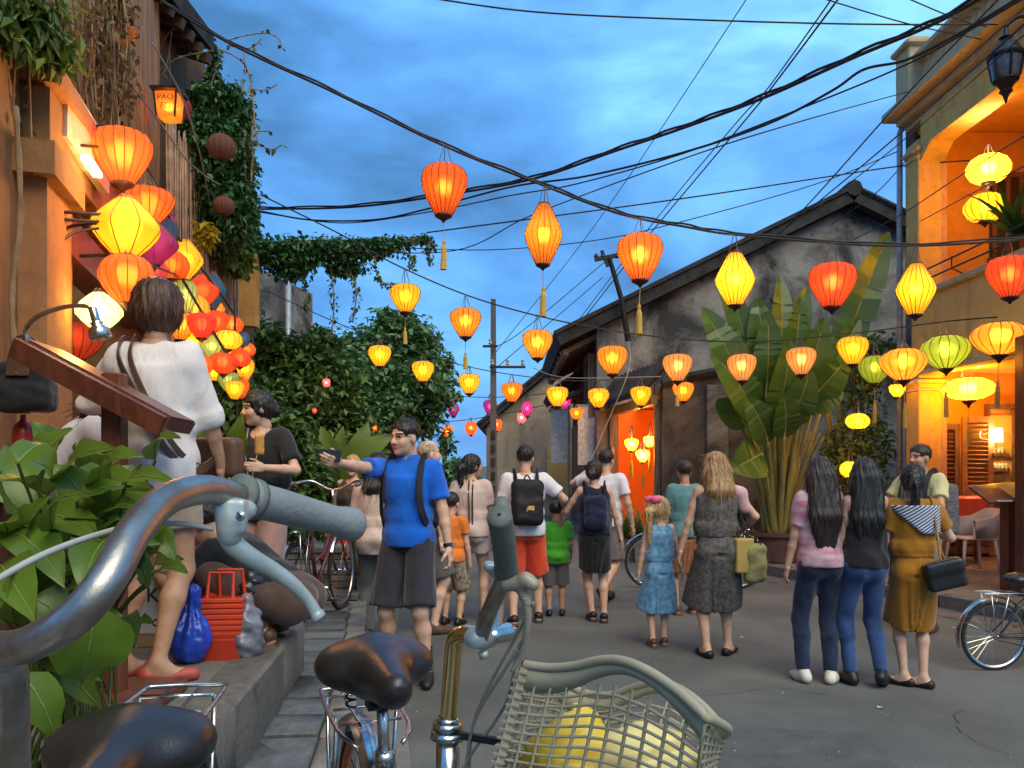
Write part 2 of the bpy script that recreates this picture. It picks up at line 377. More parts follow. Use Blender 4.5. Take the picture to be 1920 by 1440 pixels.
# ------------------------------------------------------------ leaves
def leaf_shape(L, W, n=4, droop=0.2, fold=0.25, tip=1.0, base=0.5):
    """one leaf along +y, folded on its midrib, bending down"""
    vs = []; fs = []
    for i in range(n+1):
        t = i/n; w = W*0.5*(math.sin(math.pi*min(1, t**base))**0.9 if 0 < t < 1 else 0.02); y = L*t; z = -droop*L*t*t
        vs += [(-w, y, z+fold*w), (0, y, z), (w, y, z+fold*w)]
    for i in range(n):
        for j in (0, 1): fs.append((i*3+j, i*3+j+1, i*3+j+4, i*3+j+3))
    return vs, fs
def scatter_leaves(mb, pts, size, rng, down=0.35, W=0.6, jit=0.4, quadratic=False):
    for p in pts:
        s = size*rng.uniform(1-jit, 1+jit); a = rng.uniform(0, 6.283); t = rng.uniform(-0.9, 0.5)-down
        d = Vector((math.cos(a)*math.cos(t), math.sin(a)*math.cos(t), math.sin(t))); u = d.cross(Vector((rng.uniform(-.6, .6), rng.uniform(-.6, .6), 1))).normalized()*s*W*0.5
        nrm = u.cross(d).normalized()*s*0.12
        p = Vector(p); q = p+d*s
        mb.add([p, p+d*s*0.45+u+nrm, q, p+d*s*0.45-u+nrm, p+d*s*.5], [(0, 4, 1), (4, 2, 1), (0, 3, 4), (4, 3, 2)])
# ------------------------------------------------------------ setting: ground, road, apron, pavements
def struct(o): o['kind'] = 'structure'; return o
ASPH = mat('asphalt', (0.106, 0.111, 0.103), 0.82, var=0.16, scale=1.6, bump=0.5, bscale=190, rvar=.12)
def asphalt():
    m = ASPH; nt = m.node_tree; N = nt.nodes.new; L = nt.links.new; b = nt.nodes['Principled BSDF']
    tc = N('ShaderNodeTexCoord'); v = N('ShaderNodeTexNoise'); v.inputs['Scale'].default_value = 95; v.inputs['Detail'].default_value = 2; L(tc.outputs['Object'], v.inputs['Vector'])
    mr = N('ShaderNodeMapRange'); mr.inputs['From Min'].default_value = .3; mr.inputs['From Max'].default_value = .75; mr.inputs['To Min'].default_value = .72; mr.inputs['To Max'].default_value = 1.4; L(v.outputs['Fac'], mr.inputs[0])
    w = N('ShaderNodeTexNoise'); w.inputs['Scale'].default_value = .55; w.inputs['Detail'].default_value = 7; w.inputs['Distortion'].default_value = 1.2; L(tc.outputs['Object'], w.inputs['Vector']); m2 = N('ShaderNodeMapRange'); m2.inputs['From Min'].default_value = .35; m2.inputs['From Max'].default_value = .65; m2.inputs['To Min'].default_value = .78; m2.inputs['To Max'].default_value = 1.15; L(w.outputs['Fac'], m2.inputs[0])
    mm = N('ShaderNodeMath'); mm.operation = 'MULTIPLY'; L(mr.outputs[0], mm.inputs[0]); L(m2.outputs[0], mm.inputs[1]); mr = mm
    old = b.inputs['Base Color'].links[0].from_socket; mx = N('ShaderNodeMix'); mx.data_type = 'RGBA'; mx.blend_type = 'MULTIPLY'; mx.inputs['Factor'].default_value = 1
    L(old, mx.inputs['A']); L(mr.outputs[0], mx.inputs['B']); L(mx.outputs['Result'], b.inputs['Base Color'])
asphalt()
CONC = wall_mat('concrete_paving', (0.24, 0.215, 0.18), (0.15, 0.135, 0.115), (0.07, 0.062, 0.055), .5, .15, 1.6, .85, .6)
STONE = mat('slab_stone', (0.105, 0.112, 0.115), 0.62, var=0.3, scale=3.5, bump=0.5, bscale=40, rvar=.15)
STONE2 = mat('slab_stone_pale', (0.17, 0.165, 0.15), 0.7, var=0.3, scale=4, bump=0.5, bscale=40)
KERB = wall_mat('kerb_concrete', (0.19, 0.175, 0.15), (0.12, 0.11, 0.10), (0.05, 0.045, 0.04), .5, .4, 2.2, .9, .6)
XE = lambda Y: -0.71-(Y-5.15)*.17          # edge of the asphalt on the left
XP = lambda Y: -1.06-(Y-3.07)*.1           # edge of the raised platform
ZA = lambda X, Y: max(0.0, min(1.0, (XE(Y)-X)/max(.25, XE(Y)-XP(Y))))*.36
b = MB(); b.add([(-300, -60, -.02), (300, -60, -.02), (300, 500, -.02), (-300, 500, -.02)], [(0, 1, 2, 3)]); struct(b.build('ground', mat('far_ground', (.09, .085, .07), .9, scale=.3)))
b = MB(); ys = [-3, 0, 1.5, 3, 5, 7, 9, 12, 16, 22, 30, 45]
vs = []; 
XR = lambda Y: (4.84-(Y-7.7)*.42 if Y > 3 else 6.8) if Y < 11.2 else 3.37-(Y-11.2)*.10   # right kerb
for y in ys: vs += [(XE(y)-.02, y, .0), ((XR(y)+.05), y, .0)]
b.add(vs, [(2*i, 2*i+1, 2*i+3, 2*i+2) for i in range(len(ys)-1)]); struct(b.build('road', ASPH))
# strip of concrete along the road, then a terrace of stone slabs one step up, on the left
XM = lambda Y: XE(Y)-.42*(XE(Y)-XP(Y)) if Y < 4.65 else XE(Y)-.25
b = MB(); yy = [x*.8 for x in range(-2, 19)]; vs = []
for y in yy: vs += [(XM(y)-.05, y, .012), (XE(y)+.01, y, .012)]
b.add(vs, [(2*i, 2*i+1, 2*i+3, 2*i+2) for i in range(len(yy)-1)]); struct(b.build('concrete_strip', wall_mat('strip_concrete', (.20, .195, .18), (.14, .137, .128), (.075, .07, .065), .4, .1, 1.3, .85, .4)))
ap = bpy.data.objects.new('stone_terrace', None); C.objects.link(ap); struct(ap)
KX_ = lambda Y: XR(Y)-.1
rs = random.Random(3); WT = lambda Y: XP(Y)-.02 if Y < 4.65 else XM(Y)-.85
bed = MB(); vs = []
for y in yy: vs += [(WT(y)-.03, y, .315), (XM(y)-.02, y, .315), (XM(y)-.02, y, .0)]
bed.add(vs, [(3*i+j, 3*i+j+1, 3*i+j+4, 3*i+j+3) for i in range(len(yy)-1) for j in (0, 1)]); bed.build('mortar_bed', mat('mortar', (.055, .052, .048), .95), ap)
smeshes = []
for k in range(6):
    m_ = MB(); m_.box((0, 0, 0), (.98, .97, .05), bev=.012); m_.v = [(x+rs.uniform(-.02, .02), y+rs.uniform(-.02, .02), z+rs.uniform(-.008, .008)*(z > 0)) for x, y, z in m_.v]; smeshes.append(m_.mesh('slab', STONE if k < 4 else STONE2, 'auto'))
y = .3
while y < 14:
    dy = rs.uniform(.26, .4); x = XM(y+dy/2)-.13; x0 = WT(y+dy/2); L_ = dy
    q = MB(); q.box((XM(y+dy/2)-.06, y+dy/2, .16), (.13, dy-.012, .372+rs.uniform(-.006, .006)), Matrix.Rotation(.12, 3, 'Z'), bev=.012); q.build('edge_stone', STONE2, ap, 'auto')
    while x > x0+.08:
        dx = min(rs.uniform(.3, .6), x-x0)
        if x-dx-x0 < .1: dx = x-x0
        inst('slab', rs.choice(smeshes), ap, (x-dx/2, y+dy/2, .318+rs.uniform(-.006, .006)), (rs.uniform(-.014, .014), rs.uniform(-.014, .014), .1), (dx-.012, dy-.012, 1)); x -= dx
    y += dy
# raised platform in front of the left house
pl = MB(); pts = [(XP(-1), -1), (XP(4.62), 4.62), (-4.6, 5.0), (-4.0, -1)]
pl.prism([(x, y_, .30) for x, y_ in pts], (0, 0, .318)); struct(pl.build('platform', CONC, smooth=False))
# coping stones on the platform edge, each its own
cp = bpy.data.objects.new('platform_kerb', None); C.objects.link(cp); struct(cp)
y = .2
while y < 4.5:
    L_ = rs.uniform(.55, .95); y1 = min(y+L_, 4.62); b = MB(); a = Vector((XP(y)+.012, y+.005, .60)); c = Vector((XP(y1)+.012, y1-.005, .60))
    m_ = (a+c)/2; b.box((m_.x-.09, m_.y, .47), (.2, (c-a).length, .31), Matrix.Rotation(math.atan2(.1, 1), 3, 'Z'), bev=.014); b.v = [(p+rs.uniform(-.006, .006), q, r) for p, q, r in b.v]
    b.build('kerb_stone', KERB, cp, smooth='auto'); y = y1
# lower yard behind the platform, up to the houses
b = MB(); b.add([(-8, 4.4, .40), (-1.75, 4.9, .40), (-2.1, 9.5, .38), (-2.2, 26, .2), (-9, 26, .4)], [(0, 1, 2, 3, 4)]); struct(b.build('yard', mat('yard_earth', (.10, .092, .075), .9, scale=2.5, bump=.5, bscale=25)))
# stone steps
st = thing('stone_steps', 'worn grey stone steps between the parked bicycle and the road, built of thin slabs', 'steps', (-1.85, 7.0, 0))
for k, (z, x0, x1, y0, y1) in enumerate(((.24, -1.95, -1.24, 6.45, 6.75), (.42, -2.0, -1.30, 6.76, 7.05), (.60, -2.05, -1.36, 7.06, 7.35), (.76, -2.1, -1.42, 7.36, 7.7))):
    zb = 0.0; n = max(3, int(z/.06))
    for j in range(n):
        L_ = (x1-x0)*rs.uniform(.94, 1.02); hh = z/n
        for q in range(2):
            xa = x0+(x1-x0)*q*.5; b = MB(); b.box((xa+(x1-x0)*.25+rs.uniform(-.02, .02), (y0+y1)/2+rs.uniform(-.015, .015), hh*(j+.5)), ((x1-x0)*.49, y1-y0-.01, hh*.9), bev=.008); b.build('slab', STONE if rs.random() < .6 else STONE2, st)
# right pavement with kerb stones
KX = lambda Y: 3.37-(Y-11.2)*.10 if Y > 11.2 else 4.84-(Y-7.7)*.42
pv = MB(); ys = [3.2, 5, 6.5, 7.7, 9, 10.2, 11.2, 13, 16, 22, 30]; vs = [(KX(y)+.13, y, .145) for y in ys]+[(14, y, .145) for y in reversed(ys)]
n = len(ys); pv.add(vs, [(i, 2*n-1-i, 2*n-2-i, i+1) for i in range(n-1)]); struct(pv.build('pavement', wall_mat('pavement_right', (.21, .175, .13), (.14, .115, .09), (.06, .05, .042), .5, .1, 1.1, .8, .5)))
kb = bpy.data.objects.new('kerb', None); C.objects.link(kb); struct(kb)
y = 3.2
while y < 16:
    y1 = y+rs.uniform(.7, 1.0)
    if y < 11.2 < y1: y1 = 11.2
    a = Vector((KX(y)+.07, y, .07)); c = Vector((KX(y1)+.07, y1, .07)); b = MB(); d = c-a
    b.box((a+c)/2, (.15, d.length-.012, .16+rs.uniform(-.006, .01)), Matrix.Rotation(-math.atan2(d.x, d.y), 3, 'Z'), bev=.014); b.build('kerb_stone', KERB, kb, smooth='auto'); y = y1
# repairs, cracks and grit on the road
b = MB(); b.add([(.9, 3.6, .004), (1.9, 3.75, .004), (2.0, 4.5, .004), (1.35, 4.62, .004), (.85, 4.4, .004)], [(0, 1, 2, 3, 4)]); b.add([(1.2, 8.9, .004), (2.6, 9.1, .004), (2.55, 9.7, .004), (1.15, 9.6, .004)], [(0, 1, 2, 3)]); struct(b.build('road_patch', mat('asphalt_patch', (.088, .090, .086), .85, var=.2, scale=5, bump=.6, bscale=120)))
rc = random.Random(9); b = MB()
for (x, y, a, n) in ((.2, 3.4, 1.2, 14), (2.6, 4.2, 2.2, 12), (1.0, 5.2, .4, 16), (3.3, 6.4, 1.8, 12), (-.2, 6.6, 1.4, 14), (2.2, 7.4, .2, 14), (.4, 9.5, .9, 12)):
    p = Vector((x, y, .0045)); L0 = []
    for k in range(n): a += rc.uniform(-.5, .5); L0.append(p.copy()); p = p+Vector((math.cos(a), math.sin(a), 0))*rc.uniform(.05, .11)
    for k in range(n-1):
        d = (L0[k+1]-L0[k]).normalized(); s_ = Vector((-d.y, d.x, 0))*rc.uniform(.001, .0025); b.add([L0[k]-s_, L0[k]+s_, L0[k+1]+s_, L0[k+1]-s_], [(0, 3, 2, 1)])
struct(b.build('road_cracks', mat('crack_dark', (.03, .03, .03), .95)))
b = MB()
for k in range(700):
    y = 3+8*rc.random()**1.5; x = rc.uniform(XE(y), KX_(y)); r_ = rc.uniform(.003, .008)
    b.add([(x-r_, y-r_, .004), (x+r_, y-r_*.6, .004), (x+r_*.7, y+r_, .004), (x-r_*.8, y+r_*.8, .004), (x, y, .004+r_)], [(0, 1, 4), (1, 2, 4), (2, 3, 4), (3, 0, 4)])
o = b.build('grit', mat('grit_pale', (.22, .21, .19), .9, var=.5, scale=2)); o['kind'] = 'stuff'
# gutter drain marks near the right kerb
b = MB(); vs = []
for y in (3, 5, 7, 9, 11, 13): vs += [(KX(y)-.45, y, .004), (KX(y)+.01, y, .004)]
b.add(vs, [(2*i, 2*i+1, 2*i+3, 2*i+2) for i in range(5)]); struct(b.build('gutter', mat('gutter', (.115, .10, .092), .8, var=.3, scale=5, bump=.4)))
# ------------------------------------------------------------ houses
OCHRE = wall_mat('plaster_ochre', (0.62, 0.33, 0.10), (0.42, 0.21, 0.075), (0.14, 0.085, 0.045), .45, .45, .8)
ORANGE = wall_mat('plaster_orange', (0.70, 0.31, 0.055), (0.55, 0.24, 0.06), (0.30, 0.15, 0.05), .3, .25, .7, bump=.3)
YELLOW = wall_mat('plaster_yellow', (0.74, 0.46, 0.14), (0.58, 0.36, 0.12), (0.22, 0.16, 0.08), .4, .35, .8)
PINK_LIT = wall_mat('plaster_pink_lit', (0.60, 0.34, 0.24), (0.48, 0.28, 0.19), (0.25, 0.16, 0.11), .35, .3, .9)
GREYW = wall_mat('plaster_black_mould', (0.31, 0.295, 0.27), (0.05, 0.049, 0.05), (0.018, 0.018, 0.02), .85, .42, .8)
GREYB = wall_mat('plaster_mould_brown', (0.17, 0.14, 0.115), (0.06, 0.052, 0.047), (0.02, 0.018, 0.018), .8, .4, .9)
BEIGE = wall_mat('plaster_beige_old', (0.44, 0.36, 0.25), (0.28, 0.235, 0.175), (0.085, 0.075, 0.062), .55, .5, .7)
TRIM = wall_mat('trim_cream', (0.58, 0.44, 0.25), (0.45, 0.38, 0.28), (0.20, 0.17, 0.13), .4, .45, 1.2)
TILE = mat('roof_tile_dark', (0.040, 0.037, 0.036), 0.9, var=0.5, scale=3, bump=.6, bscale=30, spec=.15)
WOOD = mat('wood_dark', (0.085, 0.038, 0.018), 0.55, var=.4, scale=6, stretch=(6, 6, .5), bump=.25, bscale=40)
WOODR = mat('wood_red', (0.15, 0.042, 0.02), 0.42, var=.35, scale=6, stretch=(6, 6, .6), bump=.15, bscale=40, coat=.2)
WOODP = mat('wood_plank_orange', (0.36, 0.165, 0.06), 0.7, var=.45, scale=4, stretch=(5, 5, .35), bump=.35, bscale=30)
WOODG = mat('wood_grey_old', (0.20, 0.155, 0.11), 0.8, var=.4, scale=5, stretch=(5, 5, .4), bump=.3)
IRON = mat('iron_dark', (0.025, 0.022, 0.022), 0.5, metal=.4, var=.3)
DARK = mat('dark_interior', (0.035, 0.026, 0.02), 0.9)
GLASS = mat('window_dark_glass', (0.02, 0.022, 0.026), 0.08, var=.2, spec=.6)
STEEL = mat('steel_pipe', (0.30, 0.33, 0.36), 0.5, metal=.3, var=.2)
def wall_quad(mb, a, b_, z0, z1, th, mi=0):
    """upright wall from a to b (x,y), thickness th to the right of a->b"""
    a = Vector((*a, 0)); b_ = Vector((*b_, 0)); d = (b_-a).normalized(); n = Vector((d.y, -d.x, 0))*th
    mb.prism([a+Vector((0, 0, z0)), b_+Vector((0, 0, z0)), b_+n+Vector((0, 0, z0)), a+n+Vector((0, 0, z0))], (0, 0, z1-z0), mi)
# ---------- right: yellow house with balcony (facade x=6, far end y=12.2)
h = thing('yellow_house', 'yellow two storey house with balustraded parapet, balcony and shuttered shop porch', 'house', (6.0, 10, 0))
FX = 6.0; YB = 12.22
m = MB(); m.box((FX+3, YB+.15, 3.6), (6, .3, 7.2)); m.build('end_wall', GREYB, h)
m = MB(); m.box((8.02, 9.0, 1.5), (.2, 6.05, 2.76)); m.build('shop_wall', ORANGE, h)
m = MB(); m.box((8.05, 9.0, 5.2), (.2, 6.1, 3.7)); m.build('upper_wall', ORANGE, h)
m = MB(); m.box((6.98, 9.05, 2.98), (1.92, 6.1, .2)); m.build('balcony_slab', ORANGE, h)
m = MB(); m.box((5.99, 9.05, 3.42), (.16, 6.2, 1.1)); m.build('balcony_fascia', YELLOW, h)
m = MB(); m.box((5.97, 9.05, 4.02), (.26, 6.26, .1), bev=.02); m.box((5.96, 9.05, 2.86), (.24, 6.24, .07), bev=.015); m.build('balcony_moulding', TRIM, h, smooth='auto')
def pillar(y, x, z0, z1, w=.38, m1=YELLOW, m2=PINK_LIT):
    q = MB(); q.box((x, y, (z0+z1)/2), (w, w, z1-z0), bev=.015); o = q.build('pillar', m1, h)
    q = MB(); q.box((x, y, z1-.14), (w+.1, w+.1, .08), bev=.02); q.box((x, y, z1-.26), (w+.05, w+.05, .05), bev=.015); q.build('capital', TRIM, o, smooth='auto')
    q = MB(); q.box((x+.19, y-.16, (z0+z1)/2-.1), (.07, .08, z1-z0-.3)); q.build('pink_lit_strip', m2, o)  # pink light on the pillar's inner side, painted as a coloured strip
pillar(11.98, 6.02, .14, 2.88); pillar(11.98, 6.02, 4.07, 6.32); pillar(7.6, 6.02, .14, 2.88); pillar(7.6, 6.02, 4.07, 6.32)
m = MB()   # upper lintel with arched underside between the pillars
n = 14; y0, y1 = 7.79, 11.79; top = []; bot = []
for i in range(n+1):
    t = i/n; y = y0+(y1-y0)*t; u = abs(2*t-1); z = 6.18-.2*max(0, (u-.85)/.15)**2; bot.append((5.86, y, z)); top.append((5.86, y, 6.62))
m.prism(bot+top[::-1], (.34, 0, 0)); m.build('arched_lintel', YELLOW, h)
m = MB(); m.box((7.0, 9.05, 6.56), (2.0, 6.2, .1)); m.build('porch_ceiling', ORANGE, h)
m = MB()
for dx, z, hh in ((.0, 6.64, .1), (.09, 6.74, .1), (.24, 6.86, .13), (.16, 6.97, .08)): m.box((5.86-dx+.3, 9.05-dx*.0+.06, z), (.6+dx*.4, 6.3+dx*1.4, hh), bev=.015)
m.build('cornice', TRIM, h, smooth='auto')
m = MB(); m.box((5.92, 9.05, 7.06), (.3, 6.3, .10), bev=.02); m.box((5.92, 9.05, 7.52), (.34, 6.34, .12), bev=.03); m.build('parapet_rail', TRIM, h, smooth='auto')
m = MB(); m.lathe([(.035, 0), (.06, .02), (.045, .06), (.07, .13), (.045, .24), (.035, .28), (.06, .33), (.06, .36)], 8); bm_ = m.mesh('baluster', TRIM, True)
for i in range(30): inst('baluster', bm_, h, (5.92-6.0, 6.3+i*.19-10, 7.105))
for y in (12.0, 9.4):
    m = MB(); m.box((5.9, y, 7.36), (.42, .42, .72), bev=.02); m.box((5.9, y, 7.74), (.54, .54, .1), bev=.03); m.box((5.9, y, 7.82), (.4, .4, .07), bev=.03); m.build('parapet_pier', TRIM, h, smooth='auto')
m = MB(); m.tube([(5.80, 12.30, .15), (5.80, 12.30, 6.6), (5.86, 12.3, 6.75)], .045, 8); m.build('drainpipe', STEEL, h, smooth=True)
# louvred shutters and doors in the shop porch
SHUT = mat('shutter_wood', (0.14, 0.062, 0.022), 0.5, var=.3, scale=5, stretch=(3, 3, 1), bump=.15)
SHUT2 = mat('shutter_wood_light', (0.26, 0.12, 0.035), 0.5, var=.3, scale=5, stretch=(3, 3, 1), bump=.15)
def shutter(a, b_, z0, z1, sm, lab=None, pitch=.065):
    a = Vector((*a, 0)); b_ = Vector((*b_, 0)); d = (b_-a); L_ = d.length; d.normalize(); ang = math.atan2(d.y, d.x)
    o = bpy.data.objects.new('shutter', None); C.objects.link(o); o.parent = h; o.location = a+Vector((0, 0, z0))-h.location; o.rotation_euler = (0, 0, ang)
    if lab: o['label'] = lab
    H_ = z1-z0; fr = MB()
    for x in (.035, L_-.035): fr.box((x, 0, H_/2), (.07, .05, H_))
    for z in (.05, H_*.45, H_-.04): fr.box((L_/2, 0, z), (L_-.13, .046, .09))
    fr.build('frame', sm, o, world=False); sl = MB(); sl.box((0, 0, 0), (L_-.13, .012, .062), Matrix.Rotation(R(35), 3, 'X')); me = sl.mesh('slat', sm)
    z = .13
    while z < H_-.11:
        if abs(z-H_*.45) > .07: inst('slat', me, o, (L_/2, 0, z))
        z += pitch
m = MB(); m.box((7.1, 12.04, 1.52), (2.1, .06, 2.72)); m.build('porch_end_wall', ORANGE, h); m = MB(); m.box((7.1, 12.04, 5.3), (2.1, .06, 2.4)); m.build('balcony_end_wall', ORANGE, h)
shutter((6.08, 11.97), (6.52, 11.95), .2, 2.12, SHUT, 'dark louvred shutter beside the pink lit pillar side'); shutter((6.55, 11.93), (6.94, 11.80), .2, 2.22, SHUT2, 'lighter brown louvred shutter standing ajar'); shutter((7.36, 11.80), (7.75, 11.95), .2, 2.32, SHUT, 'dark louvred shutter right of the lit doorway')
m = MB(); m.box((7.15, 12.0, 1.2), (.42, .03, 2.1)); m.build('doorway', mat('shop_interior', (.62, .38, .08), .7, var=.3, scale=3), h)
m = MB(); m.box((6.95, 11.97, 1.25), (.05, .08, 2.2)); m.box((7.35, 11.97, 1.25), (.05, .08, 2.2)); m.box((7.15, 11.97, 2.38), (.46, .08, .08)); m.build('door_frame', SHUT, h)
m = MB(); m.box((7.06, 11.96, .95), (.2, .05, .9)); m.box((7.12, 11.95, 1.42), (.26, .06, .03)); m.box((7.12, 11.95, 1.66), (.26, .06, .03)); m.build('wall_shelf', SHUT, h)
m = MB(); 
for k in range(9): m.lathe([(.018, 0), (.03, .03), (.028, .07), (.012, .1)], 8, (7.0+(k % 5)*.055, 11.95, 1.435+(k//5)*.24))
m.build('jars', mat('jar_pale', (.5, .42, .22), .4, var=.4, scale=20), h)
m = MB(); m.box((7.45, 12.0, 5.2), (.9, .04, 1.25)); o = m.build('window', GLASS, h)
m = MB()
for k in range(5): m.box((7.05+k*.2, 11.96, 5.2), (.05, .05, 1.25))
for z in (4.56, 5.2, 5.84): m.box((7.45, 11.95, z), (1.0, .06, .07))
m.build('frame', SHUT, o)
# balcony railing bars in front of the fascia
m = MB()
for z in (4.14, 4.28): m.tube([(5.72, 6.3, z), (5.72, 11.6, z)], .012, 6)
for k in range(7): m.tube([(5.9, 6.4+k*.86, 4.05), (5.72, 6.4+k*.86, 4.14), (5.72, 6.4+k*.86, 4.30)], .010, 5)
m.build('iron_rail', IRON, h)
h.location.x += .16
# ---------- behind: dark gabled house
gh = thing('gabled_house', 'old mould blackened house with a wide tiled gable behind the palm', 'house', (5, 16, 0))
YG = 16.0; xl, xr, xp = 1.70, 12.0, 6.72; zp = 6.66; zl = zp-(xp-xl)*.486; zr = zp-(xr-xp)*.486
m = MB(); m.prism([(xl, YG, 0), (xr, YG, 0), (xr, YG, zr), (xp, YG, zp), (xl, YG, zl)], (0, .3, 0)); m.build('gable_wall', GREYW, gh)
m = MB(); m.box((xl+.15, YG+3.3, 2.2), (.3, 5.98, 4.35)); m.build('street_wall', GREYB, gh)
def slope(name, a, b_, y0, y1, th=.16, ov=.0, par=None, rows=0, m_=TILE):
    """tiled roof slope: a = low edge (x,z), b = ridge (x,z), with separate ridges of cover tiles"""
    q = MB(); d = Vector((b_[0]-a[0], 0, b_[1]-a[1])); n = Vector((-d.z, 0, d.x)).normalized()
    if n.z < 0: n = -n
    A = Vector((a[0], y0, a[1])); B = Vector((b_[0], y0, b_[1])); q.prism([A, B, B+n*th, A+n*th], (0, y1-y0, 0)); o = q.build(name, m_, par)
    if rows:
        q = MB(); k = int((y1-y0)/.24)
        for i in range(k+1):
            y = y0+i*(y1-y0)/k; q.tube([Vector((a[0], y, a[1]))+n*th, Vector((b_[0], y, b_[1]))+n*th], .055, 5)
        t = q.build('cover_tiles', m_, o); t['kind'] = 'stuff'
    return o
dz = .486
slope('roof_slope', (xl-.75, zl-.75*dz-.0), (xp, zp+.02), YG-.28, YG+6.2, .26, par=gh, rows=1); slope('roof_slope', (xr+.3, zr-.3*dz), (xp+.01, zp+.02), YG-.28, YG+6.2, .26, par=gh, rows=1)
m = MB(); m.tube([(xp, YG-.32, zp+.28), (xp, YG+6.2, zp+.28)], .16, 8); m.build('roof_ridge', TILE, gh)
for x in (xl-.75, ):
    m = MB()
    for k in range(8): q = MB(); q.bar((xl, YG+.2+k*.8, zl-.12), (xl-.72, YG+.2+k*.8, zl-.48), .08, .1); q.build('rafter', WOODG, gh)
    m.bar((xl-.62, YG, zl-.46), (xl-.62, YG+6, zl-.46), .1, .12); m.build('eave_beam', WOODG, gh)
for k in range(2):
    y = YG+1.0+k*2.2; m = MB(); m.box((xl-.02, y, 3.15), (.1, .9, 1.15)); o = m.build('window', GLASS, gh); m = MB()
    for yy in (y-.48, y+.48): m.box((xl-.06, yy, 3.15), (.14, .09, 1.25))
    for zz in (2.54, 3.76): m.box((xl-.06, y, zz), (.14, 1.06, .09))
    m.build('frame', WOODG, o)
m = MB(); m.bar((4.9, YG-.03, 0), (4.9, YG-.03, 4.6), .55, .06); m.build('pilaster', BEIGE, gh)
# lean-to with the orange shop
lt = thing('orange_shop', 'lean-to shop with tiled awning, glowing orange inside, against the gabled house', 'shop', (2.5, 13.5, 0))
m = MB(); m.prism([(2.55, 13.5, 0), (4.75, 13.5, 0), (4.75, 13.5, 2.9), (3.8, 13.5, 3.1), (2.55, 13.5, 2.85)], (0, .25, 0)); m.build('side_wall', GREYB, lt)
m = MB(); m.box((3.45, 13.46, 1.5), (.36, .1, 2.7), bev=.01); m.build('pale_strip', GREYW, lt)
m = MB(); m.tube([(2.52, 13.47, 2.88), (3.1, 13.47, 3.02), (3.8, 13.47, 3.16), (4.4, 13.47, 3.06), (4.8, 13.47, 2.9)], .075, 6); m.build('wall_coping', TILE, lt)
SHOPO = mat('shop_orange_wall', (0.84, 0.22, 0.02), 0.7, var=.08, scale=2)
m = MB(); m.box((3.05, 14.9, 1.35), (.06, 2.3, 2.5)); m.box((2.6, 15.98, 1.35), (1.2, .06, 2.5)); m.box((2.85, 14.9, 2.66), (.7, 2.3, .06)); m.build('back_wall', SHOPO, lt)
m = MB(); m.box((2.52, 13.82, 1.5), (.13, .12, 2.8)); m.build('post', WOODG, lt); m = MB(); m.box((2.02, 15.9, 1.4), (.16, .22, 2.6)); m.build('post', WOODG, lt)
m = MB(); m.bar((2.44, 13.7, 2.62), (1.92, 16.1, 2.54), .12, .16); m.build('beam', mat('beam_light', (.36, .22, .09), .7, var=.3, scale=5), lt)
b = MB(); A = [Vector((2.66, 13.55, 3.18)), Vector((2.08, 16.1, 3.15))]; B = [Vector((2.25, 13.5, 2.72)), Vector((1.62, 16.1, 2.58))]
b.prism([A[0], A[1], B[1], B[0]], (0, 0, .08)); o = b.build('awning_roof', TILE, lt); q = MB()
for i in range(13):
    t = i/12; q.tube([A[0].lerp(A[1], t)+Vector((0, 0, .1)), B[0].lerp(B[1], t)+Vector((0, 0, .1))], .05, 5)
q.build('cover_tiles', TILE, o)['kind'] = 'stuff'
m = MB()
for k in range(7): m.box((2.60, 13.9, .95+k*.12), (.05, .05, .07)); m.tube([(2.60, 13.9, .93+k*.12), (2.60, 13.9, 1.0+k*.12)], .03, 6)
m.tube([(2.60, 13.9, .2), (2.60, 13.9, 1.8)], .014, 6); m.build('turned_spindle', WOODG, lt)
m = MB(); m.box((1.98, 15.78, 1.72), (.05, .22, .26)); m.build('small_sign', mat('sign_pinkish', (.55, .30, .22), .7), lt)
# further houses on the right of the street
fh = thing('grey_gable_house', 'grey stained gable house with yellow lower wall beyond the orange shop', 'house', (1.5, 24, 0))
YF = 24.0
m = MB(); m.prism([(-.75, YF, 0), (2.6, YF, 0), (2.6, YF, 4.3), (1.6, YF, 4.6), (-.75, YF, 2.68)], (0, .3, 0)); m.build('gable_wall', BEIGE, fh)
slope('roof_slope', (-.95, 2.55), (2.0, 5.0), YF-.3, YF+7, .16, par=fh, rows=1); slope('roof_slope', (4.4, 3.3), (1.99, 5.0), YF-.3, YF+7, .16, par=fh)
m = MB(); m.box((-.65, YF+3.6, 1.3), (.2, 6.58, 2.6)); m.build('street_wall', YELLOW, fh)
m = MB(); m.box((1.5, YF-.05, 1.35), (.9, .1, 1.5)); m.build('yellow_panel', YELLOW, fh)
m = MB(); m.box((.55, YF-.04, .9), (.1, .1, 1.8)); m.build('post', WOOD, fh)
m = MB(); m.bar((-.9, YF+.0, 2.62), (-.9, YF+6, 2.62), .1, .1); m.bar((-.72, YF-.1, 2.6), (-.72, YF-.1, 0), .09, .09); m.build('eave_beam', WOODG, fh)
mh = thing('timber_fronted_house', 'narrow dark timber fronted house with white banners between the grey gable and the shop', 'house', (1.4, 20, 0))
m = MB(); m.box((3.0, 19.9, 1.9), (2.6, 3.6, 3.8)); m.build('wall', GREYB, mh)
m = MB()
for k in range(7): q = MB(); q.box((1.66, 18.3+k*.55, 1.3), (.06, .5, 2.4)); q.build('plank', WOOD, mh)
slope('roof_slope', (.95, 3.05), (3.2, 4.5), 18.0, 21.8, .14, par=mh, rows=1)
m = MB()
